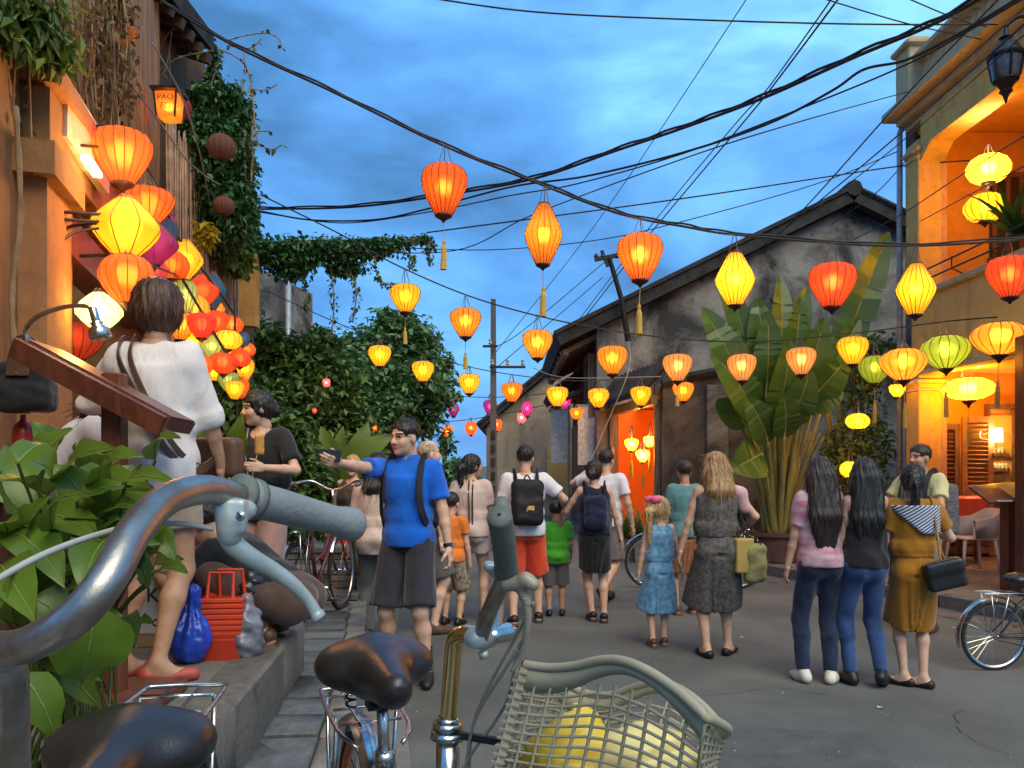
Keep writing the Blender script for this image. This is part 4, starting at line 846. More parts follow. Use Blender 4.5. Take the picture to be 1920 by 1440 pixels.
for k in range(10):
    t = bpy.data.objects['bamboo_clump']; q = MB(); x = 4.95+k*.07; q.tube([(x, 12.9+.03*(k % 3), .145), (x+rv.uniform(-.12, .12), 12.9, 2.0), (x+rv.uniform(-.25, .25), 12.9, 3.3)], [.02, .017, .012], 6); q.build('cane', STALK, t, True)
# potted plants by the orange shop
for k, (px, Y) in enumerate(((1170, 12.6), (1205, 12.4))):
    p = P(px, 870, Y); t = thing('potted_plant', ('spiky yellow green plant in a square pot, left one before the orange shop', 'spiky yellow green plant in a square pot, right one before the orange shop')[k], 'potted plant', (p.x, Y, 0), group='potted plants before the orange shop')
    q = MB(); q.box((p.x, Y, .16), (.26, .26, .32), taper=1.2); q.build('pot', mat('pot_grey', (.16, .15, .13), .8, var=.3), t)
    q = MB()
    for j in range(46):
        a = rv.uniform(0, 6.28); v, f = leaf_shape(rv.uniform(.4, .62), .06, 3, .35); M = rotz(a) @ Matrix.Rotation(R(rv.uniform(45, 85)), 3, 'X'); q.add([Vector((p.x, Y, .32))+M @ Vector(z) for z in v], f)
    q.build('leaves', LIME, t)
# greenery on the balcony
t = thing('balcony_fern', 'dark spiky palm fronds leaning over the balcony edge', 'plant', (6.6, 9.9, 4.1)); q = MB()
for j in range(40):
    a = rv.uniform(2.0, 5.2); v, f = leaf_shape(rv.uniform(.5, 1.0), .09, 4, .5); M = rotz(a) @ Matrix.Rotation(R(rv.uniform(0, 60)), 3, 'X'); q.add([Vector((6.25, 9.95, 4.35))+M @ Vector(z) for z in v], f)
q.build('fronds', IVY, t)
# distant trees at the street bend
tree('far_tree', 'small hazy round tree at the far end of the street', 'tree', (-1.0, 40, 0), [pb(858, 874, 40, 26, 18), pb(880, 885, 42, 26, 14), pb(850, 890, 38, 22, 22), pb(838, 880, 38, 12, 20)], 900, .35, TREE, .15)
# ------------------------------------------------------------ overhead wires
WIRE = mat('wire_black', (.012, .013, .016), .6, var=.1); WIREP = mat('cord_pale', (.30, .27, .23), .8, var=.1)
def wire(pts, r, label, m_=WIRE, twist=0, group='overhead wires', name='overhead_wire'):
    c = spline([P(*p) for p in pts], 8); q = MB(); q.tube(c, r, 5)
    if twist:
        q.tube([p+Vector((.6*r*math.sin(i*1.3), 0, r*1.7+.5*r*math.cos(i*1.3))) for i, p in enumerate(c)], r*.8, 5)
    o = q.build(name, m_, None, True); return tag(o, label, 'wire', group)
wire([(270, -20, 6.6), (425, 78, 6.6), (620, 170, 6.5), (830, 272, 6.4), (1000, 340, 6.4), (1160, 400, 6.5), (1280, 424, 6.6), (1400, 442, 6.7), (1690, 461, 6.9), (1960, 445, 7.0)], .011, 'main black cable sloping from the ochre house eave, holding the front row of lanterns', twist=1)
wire([(488, 392, 11.5), (660, 388, 10.5), (830, 366, 9.5), (1000, 335, 8.8), (1150, 284, 8.2), (1280, 240, 7.8), (1430, 184, 7), (1600, 108, 6.3), (1760, 40, 5.8), (1900, -40, 5.3)], .015, 'thickest black cable rising from the ivy to the upper right corner', twist=1)
wire([(490, 396, 11.4), (580, 412, 11), (700, 412, 10.5), (800, 392, 10), (960, 350, 9.3), (1100, 330, 8.7), (1280, 286, 8), (1440, 232, 7.4), (1560, 170, 6.9), (1620, 130, 6.6), (1700, 112, 6.3), (1800, 62, 6), (1920, -10, 5.6)], .012, 'black cable with a kink just under the thickest cable')
wire([(488, 398, 11.6), (640, 418, 11), (800, 398, 10.2), (960, 366, 9.5), (1080, 345, 9), (1280, 288, 8.2), (1520, 196, 7.2), (1710, 116, 6.5), (1860, 32, 5.9), (1930, -10, 5.7)], .008, 'thin black wire running close below the kinked cable')
wire([(620, 470, 11), (850, 470, 10.3), (1000, 402, 9.4), (1280, 298, 8.2), (1500, 228, 8), (1710, 170, 11.9)], .007, 'thin wire ending at the parapet pier of the yellow house')
wire([(800, 436, 11.6), (960, 415, 11), (1120, 394, 11), (1280, 372, 11.2), (1430, 350, 11.6), (1560, 330, 12), (1700, 310, 12.2), (1860, 298, 11)], .011, 'black cable from the vine canopy to the upper balcony of the yellow house')
wire([(760, 465, 12), (930, 468, 12), (1120, 450, 12), (1280, 415, 12), (1530, 345, 12.2), (1690, 281, 12.3)], .008, 'thin wire from the vine canopy to the drainpipe top of the yellow house')
wire([(800, -5, 9), (1000, 22, 9), (1280, 36, 9), (1600, 45, 9.2), (1870, 46, 9.4)], .010, 'nearly level wire across the top of the sky')
wire([(1520, -10, 8), (1700, 44, 8.5), (1840, 74, 9)], .007, 'short wire slanting down to the parapet below the top wire'); wire([(1690, -8, 8), (1800, 38, 8.6), (1850, 50, 9)], .007, 'shortest wire at the top right above the parapet')
wire([(1585, -20, 6), (1450, 160, 8), (1400, 222, 9), (1280, 365, 11), (1200, 462, 12.5), (1100, 590, 15)], .009, 'steep diagonal wire from the top edge to the dark gable roof'); wire([(1572, -20, 6), (1440, 165, 8), (1385, 225, 9), (1270, 362, 11), (1190, 462, 12.5), (1085, 600, 15)], .007, 'steep diagonal wire just left of its twin')
wire([(1405, -10, 10), (1280, 180, 12), (1180, 330, 14), (1080, 470, 16), (930, 660, 14)], .007, 'faint thin diagonal wire left of the steep pair')
wire([(1890, -20, 6.5), (1690, 188, 9), (1520, 378, 12), (1430, 470, 14)], .010, 'diagonal wire passing in front of the parapet pier to the gable'); wire([(1960, 10, 7), (1700, 240, 10), (1530, 382, 12.5), (1380, 500, 15)], .010, 'diagonal wire skirting the yellow house cornice'); wire([(1960, 30, 7), (1695, 262, 10), (1520, 400, 12.6)], .007, 'second diagonal wire skirting the yellow house cornice')
wire([(1700, 300, 12.2), (1640, 364, 13.5), (1560, 420, 15)], .008, 'short wire from the yellow house corner down to the gable roof'); wire([(1960, 230, 8), (1800, 330, 10), (1690, 402, 12), (1600, 450, 14)], .008, 'wire crossing the upper balcony above the two round lanterns'); wire([(1960, 290, 8), (1790, 380, 10.5), (1680, 440, 13)], .007, 'wire crossing the upper balcony below the round lanterns')
wire([(488, 365, 9.8), (640, 440, 9.6), (750, 500, 9.5), (900, 562, 9.5), (1080, 608, 9.5), (1260, 634, 9.6), (1420, 640, 9.7), (1600, 625, 9.8), (1800, 600, 10), (1960, 590, 10)], .009, 'cable holding the second row of gold lanterns')
wire([(500, 545, 13), (620, 600, 12.9), (712, 636, 12.8), (880, 688, 12.8), (1045, 712, 12.8), (1160, 712, 12.9), (1300, 702, 13.2)], .008, 'cable holding the third row of small yellow lanterns')
wire([(540, 690, 19), (640, 716, 19), (787, 736, 19), (919, 745, 19), (1060, 734, 18.6), (1130, 722, 18.2)], .010, 'far cable holding the purple lanterns'); wire([(540, 760, 20), (700, 786, 20), (840, 790, 20), (931, 778, 20), (1020, 760, 20)], .010, 'farthest cable holding the small red lanterns')
wire([(240, 150, 6.3), (300, 230, 7), (360, 310, 7.6), (430, 355, 9), (490, 372, 10)], .008, 'pale cord slanting across the string curtain', WIREP); wire([(285, 80, 6.4), (340, 180, 7), (375, 290, 7.6), (400, 400, 9), (440, 470, 10)], .007, 'pale cord hanging past the box lamp', WIREP)
wire([(1000, 690, 16), (1060, 708, 14), (1240, 706, 13)], .008, 'pale cord stretched before the gabled house windows', WIREP); wire([(1100, 880, 12.5), (1140, 790, 12.8), (1180, 690, 13), (1178, 640, 15.4)], .008, 'pale guy cord falling from the leaning mast', WIREP)
wire([(1130, 520, 16), (1060, 580, 15.5), (930, 690, 14)], .008, 'wire from the leaning mast to the lower utility pole crossarm'); wire([(925, 652, 14), (980, 620, 15), (1140, 486, 15.4)], .008, 'wire from the upper utility pole crossarm to the leaning mast')
# ------------------------------------------------------------ lanterns
SILK = {'orange': (.94, .17, .022), 'redorange': (.92, .10, .025), 'red': (.88, .06, .03), 'yellow': (.95, .55, .025), 'gold': (.95, .38, .035), 'cream': (.94, .46, .15), 'amber': (.95, .30, .022), 'green': (.36, .50, .05), 'paleg': (.50, .70, .25), 'purple': (.32, .03, .30), 'magenta': (.60, .05, .36), 'pink': (.92, .16, .24), 'blue': (.03, .22, .42), 'white': (.95, .86, .40), 'terra': (.68, .32, .21)}
PROF = {'balloon': [(.34, .80), (.62, .77), (.86, .64), (.98, .42), (1, .22), (.95, -.06), (.82, -.38), (.62, -.75), (.44, -1.05), (.36, -1.2)],
        'spindle': [(.30, 1.15), (.42, 1.0), (.66, .62), (.88, .26), (1, .0), (.93, -.22), (.74, -.55), (.52, -.9), (.36, -1.15)],
        'round': [(.30, .82), (.58, .74), (.84, .5), (.98, .2), (1, 0), (.98, -.2), (.84, -.5), (.58, -.74), (.30, -.82)],
        'flat': [(.26, .52), (.56, .47), (.84, .30), (.98, .1), (1, 0), (.98, -.1), (.84, -.28), (.56, -.45), (.26, -.56)],
        'squat': [(.26, .64), (.58, .58), (.86, .38), (1, .08), (.97, -.12), (.78, -.42), (.5, -.68), (.28, -.84)],
        'diamond': [(.22, .98), (.40, .82), (.72, .48), (.97, .14), (1, .04), (.97, -.08), (.72, -.42), (.40, -.76), (.24, -.96)],
        'egg': [(.35, 1.0), (.7, .85), (.95, .4), (1, .1), (.9, -.4), (.65, -.85), (.35, -1.1)]}
RIBM = mat('lantern_rib', (.16, .05, .02), .7); CAPM = mat('lantern_cap', (.05, .015, .012), .5); TASS = mat('tassel_gold', (.50, .34, .06), .7, var=.3, scale=40, stretch=(6, 6, .3)); STRM = mat('hanger_wire', (.08, .06, .05), .6)
LMESH = {}; LHN = 'lanterns crowding the stall on the left'
rl_ = random.Random(23)
def lantern(px, py, wpx, Y, kind, col, label, power=None, tassel=None, hang=None, lod=1, name='silk_lantern', group='lit silk lanterns', cat='lantern', sq=1.0, tilt=0.0):
    """py = row of the middle of the shade, wpx = its width in pixels of the photograph"""
    if group == LHN: wpx = wpx*1.17
    r = wpx*Y/F/2; pr = [(a, z*sq) for a, z in PROF[kind]]; zc = (pr[0][1]+pr[-1][1])/2; p = P(px, py, Y)-Vector((0, 0, zc*r))
    t = thing(name, label, cat, p, group=group); t.rotation_euler = (tilt, rl_.uniform(-.03, .03), rl_.uniform(0, 6.28))
    key = (kind, col, lod, sq, power == 0)
    if key not in LMESH:
        nr = (24, 16, 12)[2-lod] if False else (12 if lod == 0 else 18 if kind in ('balloon', 'spindle') else 16)
        if kind == 'diamond': nr = 8
        a = MB(); a.lathe(pr, nr*(4 if lod else 2), flute=.075 if kind != 'diamond' else .06, ribs=nr, cap=False); sm = a.mesh('silk', silk_mat('silk_'+col+('_dark' if power == 0 else ''), SILK[col], 0.0 if power == 0 else .05), True)
        a = MB()
        for k in range(nr):
            if lod == 0 and k % 2: continue
            an = 2*math.pi*k/nr; a.tube([(q*1.004*math.cos(an), q*1.004*math.sin(an), z) for q, z in pr], .018 if lod else .02, 4, cap=False)
        rm = a.mesh('ribs', RIBM)
        a = MB(); q, z = pr[0]; a.lathe([(q*1.05, z-.03), (q*1.08, z), (q*1.05, z+.05), (q*.9, z+.05), (q*.9, z-.03)], 20, cap=False); tm = a.mesh('top_ring', RIBM if col != 'white' else CAPM, True)
        a = MB(); q, z = pr[-1]; a.lathe([(q*1.04, z+.04), (q*1.06, z-.04), (q*.8, z-.10), (q*.30, z-.20), (.04, z-.30)], 16); cm = a.mesh('bottom_cap', CAPM, True)
        LMESH[key] = (sm, rm, tm, cm)
    sm, rm, tm, cm = LMESH[key]
    inst('silk', sm, t, scale=r); inst('ribs', rm, t, scale=r); inst('top_ring', tm, t, scale=r); inst('bottom_cap', cm, t, scale=r)
    q = MB(); zt = pr[0][1]*r; hz = zt+.5*r
    if hang is not None: hz = max(zt+.02, (EYE-(hang-HY)*Y/F)-p.z)
    for k in range(3): an = 2.1*k; q.tube([(pr[0][0]*r*math.cos(an), pr[0][0]*r*math.sin(an), zt), (.012*math.cos(an), .012*math.sin(an), hz)], max(.0035, .0005*Y), 4, cap=False)
    q.build('hanger', STRM, t, world=False)
    if tassel:
        zb = pr[-1][1]*r-.3*r; q = MB(); q.tube([(0, 0, zb), (.01, 0, zb-.35*r-tassel*.3)], .004, 4); e = zb-.35*r-tassel*.3; q.lathe([(.010, 0), (.016, -.02), (.013, -.04), (.024, -.3*tassel), (.028, -tassel)], 8, (.01, 0, e)); q.build('tassel', TASS, t, world=False)
    if power != 0:
        pw = (power if power else 1.0)*(.5 if group == LHN else 1.0)*LAMP*(r/.17)**2; L_ = bpy.data.lights.new('bulb', 'POINT'); L_.energy = pw; L_.color = (1.0, .74, .40); L_.shadow_soft_size = (.5 if group == LHN else .34)*r; lo = bpy.data.objects.new('bulb', L_); C.objects.link(lo); lo.parent = t
        lo.location = (0, 0, (.05 if kind != 'balloon' else -.05)*r)
    return t
LAMP = 2.2
# front row over the street
FR = 'front row of large lanterns'
for a in ((833, 358, 86, 6.4, 'balloon', 'orange', 'orange balloon lantern with gold tassel, highest and leftmost of the front row', 1.0, .24, 272, 1.08), (1019, 440, 71, 6.4, 'spindle', 'amber', 'tall pale topped spindle lantern with gold tassel, second of the front row', 1.8, .24, 350, 1.4),
          (1200, 484, 85, 6.5, 'balloon', 'orange', 'orange balloon lantern with gold tassel before the roof slope, third of the front row', 1.9, .24, 412, 1.0), (1378, 524, 73, 6.7, 'spindle', 'yellow', 'brightest yellow spindle lantern in front of the palm leaves', 3.0, None, 440, 1.18),
          (1561, 536, 85, 6.8, 'balloon', 'redorange', 'coral red balloon lantern between the two yellow spindle lanterns', 1.3, None, 455, .95), (1717, 543, 70, 6.9, 'spindle', 'yellow', 'yellow spindle lantern with orange tip in front of the yellow house drainpipe', 2.0, None, 461, 1.2), (1893, 520, 80, 7.0, 'balloon', 'redorange', 'coral red balloon lantern cut by the right edge of the view', 1.1, None, 450, .95)):
    lantern(*a[:7], a[7], a[8], a[9], 1, group=FR, sq=a[10])
# second row
SR = 'second row of gold lanterns'
for a in ((760, 560, 57, 'yellow', 'lemon yellow lantern of the second row, nearest the vine tendrils', 1.0, .2, 505), (873, 606, 58, 'gold', 'amber lantern of the second row with a tassel, left of the pole top', .9, .2, 555), (1008, 646, 57, 'gold', 'bright gold lantern of the second row over the eave tip', 1.2, None, 590), (1148, 676, 57, 'gold', 'gold lantern of the second row before the gabled house windows', 1.0, None, 618),
          (1270, 690, 55, 'cream', 'pale topped amber lantern of the second row overlapping a small yellow one', .8, .14, 634), (1391, 690, 54, 'cream', 'pale topped amber lantern of the second row on the left palm leaves', .8, None, 638), (1502, 678, 55, 'cream', 'pale topped amber lantern of the second row amid the palm leaves', .8, None, 634), (1599, 658, 56, 'yellow', 'lemon yellow lantern of the second row right of the palm', 1.3, None, 625)):
    lantern(a[0], a[1], a[2], 9.6, 'balloon', a[3], a[4], a[5], a[6], a[7], 1, group=SR, sq=.92)
TR = 'third row of small yellow lanterns'
for a in ((712, 668, 43, 'yellow', 'small yellow lantern against the street tree, leftmost of the third row', 1.3), (793, 697, 42, 'yellow', 'small yellow lantern at the right edge of the street tree crown', 1.2), (880, 720, 41, 'yellow', 'small yellow lantern against open sky left of the pole', 1.1), (960, 736, 40, 'amber', 'small orange lantern just right of the pole', 1.0), (1045, 744, 41, 'yellow', 'small yellow lantern above the white banner', 1.2), (1122, 747, 40, 'yellow', 'small yellow lantern left of the awning roof', 1.2), (1202, 743, 40, 'yellow', 'small yellow lantern above the awning of the orange shop', 1.1), (1281, 735, 40, 'gold', 'small gold lantern half behind a pale topped one', 1.2)):
    lantern(a[0], a[1], a[2], 12.8, 'balloon', a[3], a[4], a[5], None, a[1]-34, 1, group=TR, sq=.9)
lantern(1081, 776, 26, 16, 'balloon', 'amber', 'tiny orange lantern between the two white banners', 1.0, None, 760, 0, group='far small lanterns', sq=.85)
PR = 'purple lanterns farther up the street'
for a in ((733, 748, 18, 'magenta', 'balloon', 'small pink and violet lantern above the selfie man, leftmost of the purple row', 2.0), (787, 757, 28, 'purple', 'balloon', 'purple lantern with glowing pink base above the selfie man', 2.2), (850, 766, 24, 'purple', 'spindle', 'tall purple lantern against the sky gap', 2.0), (919, 765, 27, 'purple', 'balloon', 'dark purple lantern next to the pole', 2.0), (988, 766, 24, 'magenta', 'spindle', 'mauve lantern overlapping a red one on the grey gable', 2.2), (1060, 757, 22, 'magenta', 'balloon', 'magenta lantern half hidden behind a yellow one', 2.0)):
    lantern(a[0], a[1], a[2], 19, a[4], a[3], a[5], a[6]*.55, None, a[1]-26, 0, group=PR, sq=1.1)
RR = 'small red lanterns farthest up the street'
for a in ((620, 788, 24, 'redorange', 'glowing orange heart shaped lantern before the green shrub'), (661, 798, 21, 'red', 'small red lantern between the shrub and the selfie man'), (793, 806, 19, 'pink', 'small coral lantern touching the selfie man head'), (840, 809, 22, 'orange', 'small orange red lantern at the sky gap'), (883, 803, 24, 'redorange', 'small red lantern before the yellow eave post'), (931, 797, 22, 'redorange', 'small bright red lantern right of the pole base'), (978, 784, 19, 'pink', 'small coral lantern under the mauve one')):
    lantern(a[0], a[1], a[2], 20, 'egg', a[3], a[4], 2.4, None, a[1]-20, 0, group=RR)
for a in ((612, 718, 15, 'pink', 'tiny pink lantern high in the green shrub'), (655, 832, 10, 'redorange', 'tiny red lantern low in the banana leaves'), (590, 770, 9, 'red', 'tiniest red lantern at the left in the shrub'), (703, 803, 9, 'redorange', 'tiny orange lantern beside the selfie man ear')):
    lantern(a[0], a[1], a[2], 11, 'egg', a[3], a[4], 2.4, None, a[1]-20, 0, group='tiny lanterns in the shrubs')
# three lanterns in the orange shop
for a in ((1184, 834, 27, 'yellow', 'yellow lantern in the orange shop, upper left of three'), (1218, 828, 24, 'yellow', 'yellow lantern in the orange shop, upper right beside the post'), (1205, 855, 27, 'gold', 'yellow lantern in the orange shop, lowest of three')):
    lantern(a[0], a[1], a[2], 14.3, 'balloon', a[3], a[4], 24.0, .3, a[1]-36, 0, group='lanterns in the orange shop', sq=.85)
# yellow house lanterns
RH = 'lanterns hung on the yellow house'
for a in ((1853, 317, 76, 10.6, 'round', 'yellow', 'round yellow lantern, upper of the pair before the upper balcony', 13.0, 270, .82), (1847, 390, 75, 10.6, 'round', 'yellow', 'round yellow lantern, lower of the pair before the upper balcony', 2.0, 350, .82), (1874, 636, 100, 8.9, 'squat', 'gold', 'wide amber lantern under the balcony near the right edge', 1.4, 600, .82), (1773, 661, 88, 9.4, 'squat', 'green', 'olive green lantern under the balcony between two amber ones', 1.2, 610, .95), (1694, 684, 84, 9.5, 'squat', 'gold', 'wide amber lantern at the yellow house corner', 1.5, 640, .95), (1640, 693, 58, 10.4, 'squat', 'green', 'dim green lantern half behind the amber corner lantern', .8, 640, 1.2), (1816, 730, 92, 11.2, 'flat', 'yellow', 'flat disc shaped yellow lantern inside the shop porch', 11.0, 640, .85),
          (1608, 790, 44, 11.8, 'round', 'yellow', 'round yellow lantern in the bamboo right of the palm', 3.0, 750, .8), (1593, 880, 36, 11.8, 'round', 'yellow', 'round yellow lantern low behind the long haired women', 3.0, 840, 1.0), (1682, 733, 30, 11.9, 'balloon', 'yellow', 'small yellow lantern on the porch pillar', 3.0, 700, .8)):
    lantern(a[0], a[1], a[2], a[3], a[4], a[5], a[6], a[7], .3 if a[4] in ('squat', 'flat') else None, a[8], 1, group=RH, sq=a[9])
# crowded stall lanterns on the left
LH = LHN
for a in ((229, 296, 92, 5.0, 'balloon', 'orange', 'large glowing orange balloon lantern, highest of the stall cluster', 3.2, .1, .92), (278, 388, 80, 5.6, 'balloon', 'orange', 'orange lantern tucked behind the yellow diamond', 2.6, None, .7), (236, 430, 108, 4.8, 'diamond', 'yellow', 'big yellow diamond lantern with a red stripe', 2.6, None, .95), (290, 458, 72, 5.3, 'diamond', 'magenta', 'purple diamond lantern behind the yellow diamond', .35, None, .95), (300, 445, 54, 5.8, 'balloon', 'blue', 'blue lantern peeping out behind the purple diamond', .4, None, 1.1), (347, 487, 56, 6.0, 'diamond', 'yellow', 'tall yellow diamond lantern at the cluster top right', 2.4, None, 1.2), (322, 498, 54, 5.7, 'round', 'orange', 'round orange lantern left of the tall yellow diamond', 1.8, None, 1.0), (285, 505, 50, 5.5, 'diamond', 'pink', 'pale pink lantern under the purple diamond', .7, None, 1.0),
          (238, 524, 86, 4.7, 'squat', 'orange', 'wide orange lantern just left of the bobbed hair', 3.2, None, 1.2), (380, 546, 54, 6.3, 'diamond', 'redorange', 'coral diamond lantern in front of a blue one', 1.4, None, 1.0), (400, 546, 40, 6.5, 'diamond', 'blue', 'blue diamond lantern at the cluster right edge', .5, None, 1.5), (343, 560, 46, 5.9, 'balloon', 'paleg', 'lime green lantern beside the bobbed hair', 1.4, None, 1.2), (362, 577, 50, 6.1, 'round', 'gold', 'gold lantern right of the lime one', 3.0, None, 1.0), (338, 612, 44, 5.8, 'balloon', 'gold', 'gold lantern at the shoulder of the white shirt woman', 2.6, None, 1.0), (352, 608, 42, 6.0, 'round', 'orange', 'orange lantern left of the red one in mid cluster', 2.2, None, 1.0), (378, 612, 46, 5.8, 'balloon', 'red', 'red ribbed lantern in the middle of the cluster', 2.2, None, .85), (405, 606, 40, 6.3, 'balloon', 'redorange', 'red orange lantern right of the red ribbed one', 2.0, None, .9), (434, 609, 38, 6.6, 'round', 'orange', 'orange lantern at the cluster right shoulder', 2.2, None, .9),
          (396, 650, 38, 6.0, 'diamond', 'paleg', 'pale green striped lantern low in the cluster', 1.1, None, 1.0), (427, 638, 46, 6.2, 'round', 'yellow', 'bright yellow lantern beside the pale green one', 3.0, None, .8), (454, 636, 24, 6.7, 'round', 'blue', 'small blue lantern beside the bright yellow one', .5, None, 1.2), (464, 656, 26, 6.8, 'round', 'orange', 'small orange lantern farthest right of the cluster', 1.8, None, 1.0), (419, 682, 46, 6.0, 'squat', 'redorange', 'red orange lantern at the lower middle of the cluster', 2.0, None, 1.0), (450, 672, 34, 6.4, 'round', 'redorange', 'coral lantern behind the lower red orange one', 1.8, None, 1.0), (379, 684, 34, 5.8, 'round', 'orange', 'orange lantern close by the white shirt sleeve', 2.4, None, 1.1), (459, 694, 30, 6.5, 'balloon', 'yellow', 'yellow lantern low at the right of the cluster', 2.6, None, 1.2), (428, 716, 34, 6.1, 'balloon', 'paleg', 'faint green lantern below the lower red orange one', .8, None, .9), (440, 732, 30, 6.0, 'balloon', 'yellow', 'yellow lantern at the very bottom of the cluster', 2.6, None, 1.0), (452, 730, 26, 6.3, 'balloon', 'orange', 'orange lantern at the bottom right of the cluster', 2.0, None, 1.2), (360, 640, 40, 6.0, 'round', 'yellow', 'yellow lantern peeping over the white shirt shoulder', 2.6, None, .9), (398, 578, 40, 6.6, 'diamond', 'gold', 'gold lantern under the coral diamond', 2.2, None, 1.0), (310, 545, 44, 6.3, 'round', 'yellow', 'yellow lantern glowing right above the bobbed hair', 2.4, None, 1.0), (262, 470, 40, 5.9, 'round', 'pink', 'pink lantern behind the lower tip of the yellow diamond', .8, None, 1.0), (305, 420, 44, 6.2, 'round', 'magenta', 'violet lantern right of the yellow diamond', .6, None, .9), (432, 668, 30, 6.9, 'round', 'gold', 'gold lantern tucked between coral ones low in the cluster', 2.4, None, 1.0), (402, 700, 30, 6.6, 'round', 'yellow', 'yellow lantern left of the faint green one', 2.4, None, 1.0)):
    lantern(*a[:7], a[7], a[8], a[1]-a[2]*.62, 1, group=LH, sq=a[9])
lantern(186, 585, 76, 4.6, 'diamond', 'white', 'overexposed cream white diamond lantern behind the gooseneck lamp', 8.0, None, 540, 1, group=LH, sq=.85)
lantern(143, 640, 80, 5.2, 'squat', 'redorange', 'dim orange lantern in the dark doorway', .35, None, 600, 1, group=LH)
# unlit lanterns on the ivy
lantern(415, 276, 52, 8.2, 'round', 'terra', 'unlit terracotta lantern with bleached top on the ivy, upper one', 0, None, 245, 1, group='unlit lanterns on the ivy', sq=1.05); lantern(420, 386, 38, 8.2, 'round', 'terra', 'unlit terracotta lantern on the ivy, lower smaller one', 0, None, 362, 1, group='unlit lanterns on the ivy', sq=1.05)
lantern(341, 204, 36, 7.5, 'egg', 'pink', 'unlit pink lantern half behind the box lamp', 0, None, 178, 1, group='unlit lanterns on the ivy', sq=1.0)
# iron frame that carries the stall lanterns
t = thing('lantern_rack', 'thin dark rods carrying the lanterns of the stall', 'rack', tuple(P(330, 520, 6.0)))
for pts in (((100, 232, 4.9), (229, 238, 5.0), (290, 340, 5.6), (330, 440, 5.9), (420, 560, 6.4), (470, 640, 6.8)), ((150, 480, 4.7), (238, 478, 4.7), (340, 520, 5.8), (440, 690, 6.0)), ((330, 440, 5.9), (345, 720, 5.9)), ((440, 560, 6.5), (446, 900, 6.4))):
    q = MB(); q.tube([P(*p) for p in pts], .010, 6); q.build('rod', IRON, t)
# box lamp with characters
t = thing('box_lamp', 'square orange box lamp with dark lettering under a small roof beside the ivy', 'lamp', tuple(P(320, 200, 7.2)))
p = P(318, 202, 7.2); q = MB(); q.box(p, (.155, .155, .22), taper=1.25); q.build('shade', silk_mat('silk_boxlamp', (.95, .30, .03), .12), t)
q = MB()
for sx in (-1, 1):
    for sy in (-1, 1): q.bar(p+Vector((sx*.08, sy*.08, -.115)), p+Vector((sx*.10, sy*.10, .115)), .014, .014)
q.build('frame', IRON, t); q = MB(); q.box(p+Vector((0, 0, .135)), (.25, .25, .025)); q.box(p+Vector((0, 0, .165)), (.18, .18, .05), taper=.3); q.tube([p+Vector((0, 0, .19)), p+Vector((0, 0, .5))], .008, 5); q.build('roof', IRON, t)
L_ = bpy.data.lights.new('bulb', 'POINT'); L_.energy = 1.1; L_.color = (1, .7, .35); L_.shadow_soft_size = .03; lo = bpy.data.objects.new('bulb', L_); C.objects.link(lo); lo.parent = t; lo.location = (p-Vector(t.location))
def text(s, loc, size, m_, parent, rot=(R(90), 0, 0), name='lettering', ext=.001):
    c = bpy.data.curves.new(name, 'FONT'); c.body = s; c.size = size; c.extrude = ext; c.align_x = 'CENTER'; c.align_y = 'CENTER'; t_ = bpy.data.objects.new('text_source', c); C.objects.link(t_)
    me = bpy.data.meshes.new_from_object(t_.evaluated_get(bpy.context.evaluated_depsgraph_get())); bpy.data.objects.remove(t_); bpy.data.curves.remove(c); me.name = name
    me.materials.clear(); me.materials.append(m_); o = bpy.data.objects.new(name, me); C.objects.link(o); o.parent = parent
    o.location = Vector(loc)-(world_loc(parent) if parent else Vector()); o.rotation_euler = rot; return o
INK = mat('ink_dark', (.10, .03, .01), .8)
text('PAO', p+Vector((0, -.093, .055)), .075, INK, t); text('FO', p+Vector((0, -.088, -.02)), .075, INK, t)
# paper flower
t = thing('paper_flower', 'orange paper flower wreath high on the plank wall', 'decoration', tuple(P(233, 66, 6.2))); p = P(233, 66, 6.2); q = MB()
for k in range(16):
    a = 6.283*k/16; v, f = leaf_shape(.075, .05, 3, .1); M = Matrix.Rotation(R(90), 3, 'X') @ rotz(a); q.add([p+M @ (Vector(z)+Vector((0, .03, 0))) for z in v], f)
q.build('petals', leaf_mat('paper_orange', (.75, .16, .03), (.9, .25, .05), .6, .4), t); q = MB(); q.tube([p+Vector((0, .02, 0)), p+Vector((0, .02, .5))], .003, 4); q.build('string', STRM, t)
# street lamp of the yellow house
lt_ = thing('wall_lantern', 'unlit black iron street lantern with ribbed glass at the upper right', 'street lamp', tuple(P(1886, 120, 8.2))); p = P(1886, 118, 8.2); k = 8.2/F
q = MB(); q.lathe([(16*k, -38*k), (22*k, -30*k), (28*k, 6*k), (27*k, 10*k)], 12, p); q.build('glass', mat('lamp_glass', (.10, .105, .115), .25, var=.3, spec=.6), lt_, 'auto')
q = MB(); q.lathe([(31*k, 8*k), (33*k, 13*k), (27*k, 20*k), (20*k, 34*k), (10*k, 40*k), (8*k, 44*k), (12*k, 47*k), (5*k, 55*k), (4*k, 64*k), (.001, 70*k)], 16, p); q.build('roof', IRON, lt_, 'auto')
q = MB()
for j in range(6):
    a = 6.283*j/6+.3; q.tube([p+Vector((r_*k*math.cos(a), r_*k*math.sin(a), z*k)) for r_, z in ((17, -38), (23, -28), (29.5, 8))], 2.2*k, 5)
q.lathe([(22*k, -30*k), (23*k, -34*k), (15*k, -40*k), (9*k, -50*k), (12*k, -54*k), (6*k, -60*k), (3*k, -70*k), (.001, -78*k)], 12, p); q.build('frame', IRON, lt_, 'auto')
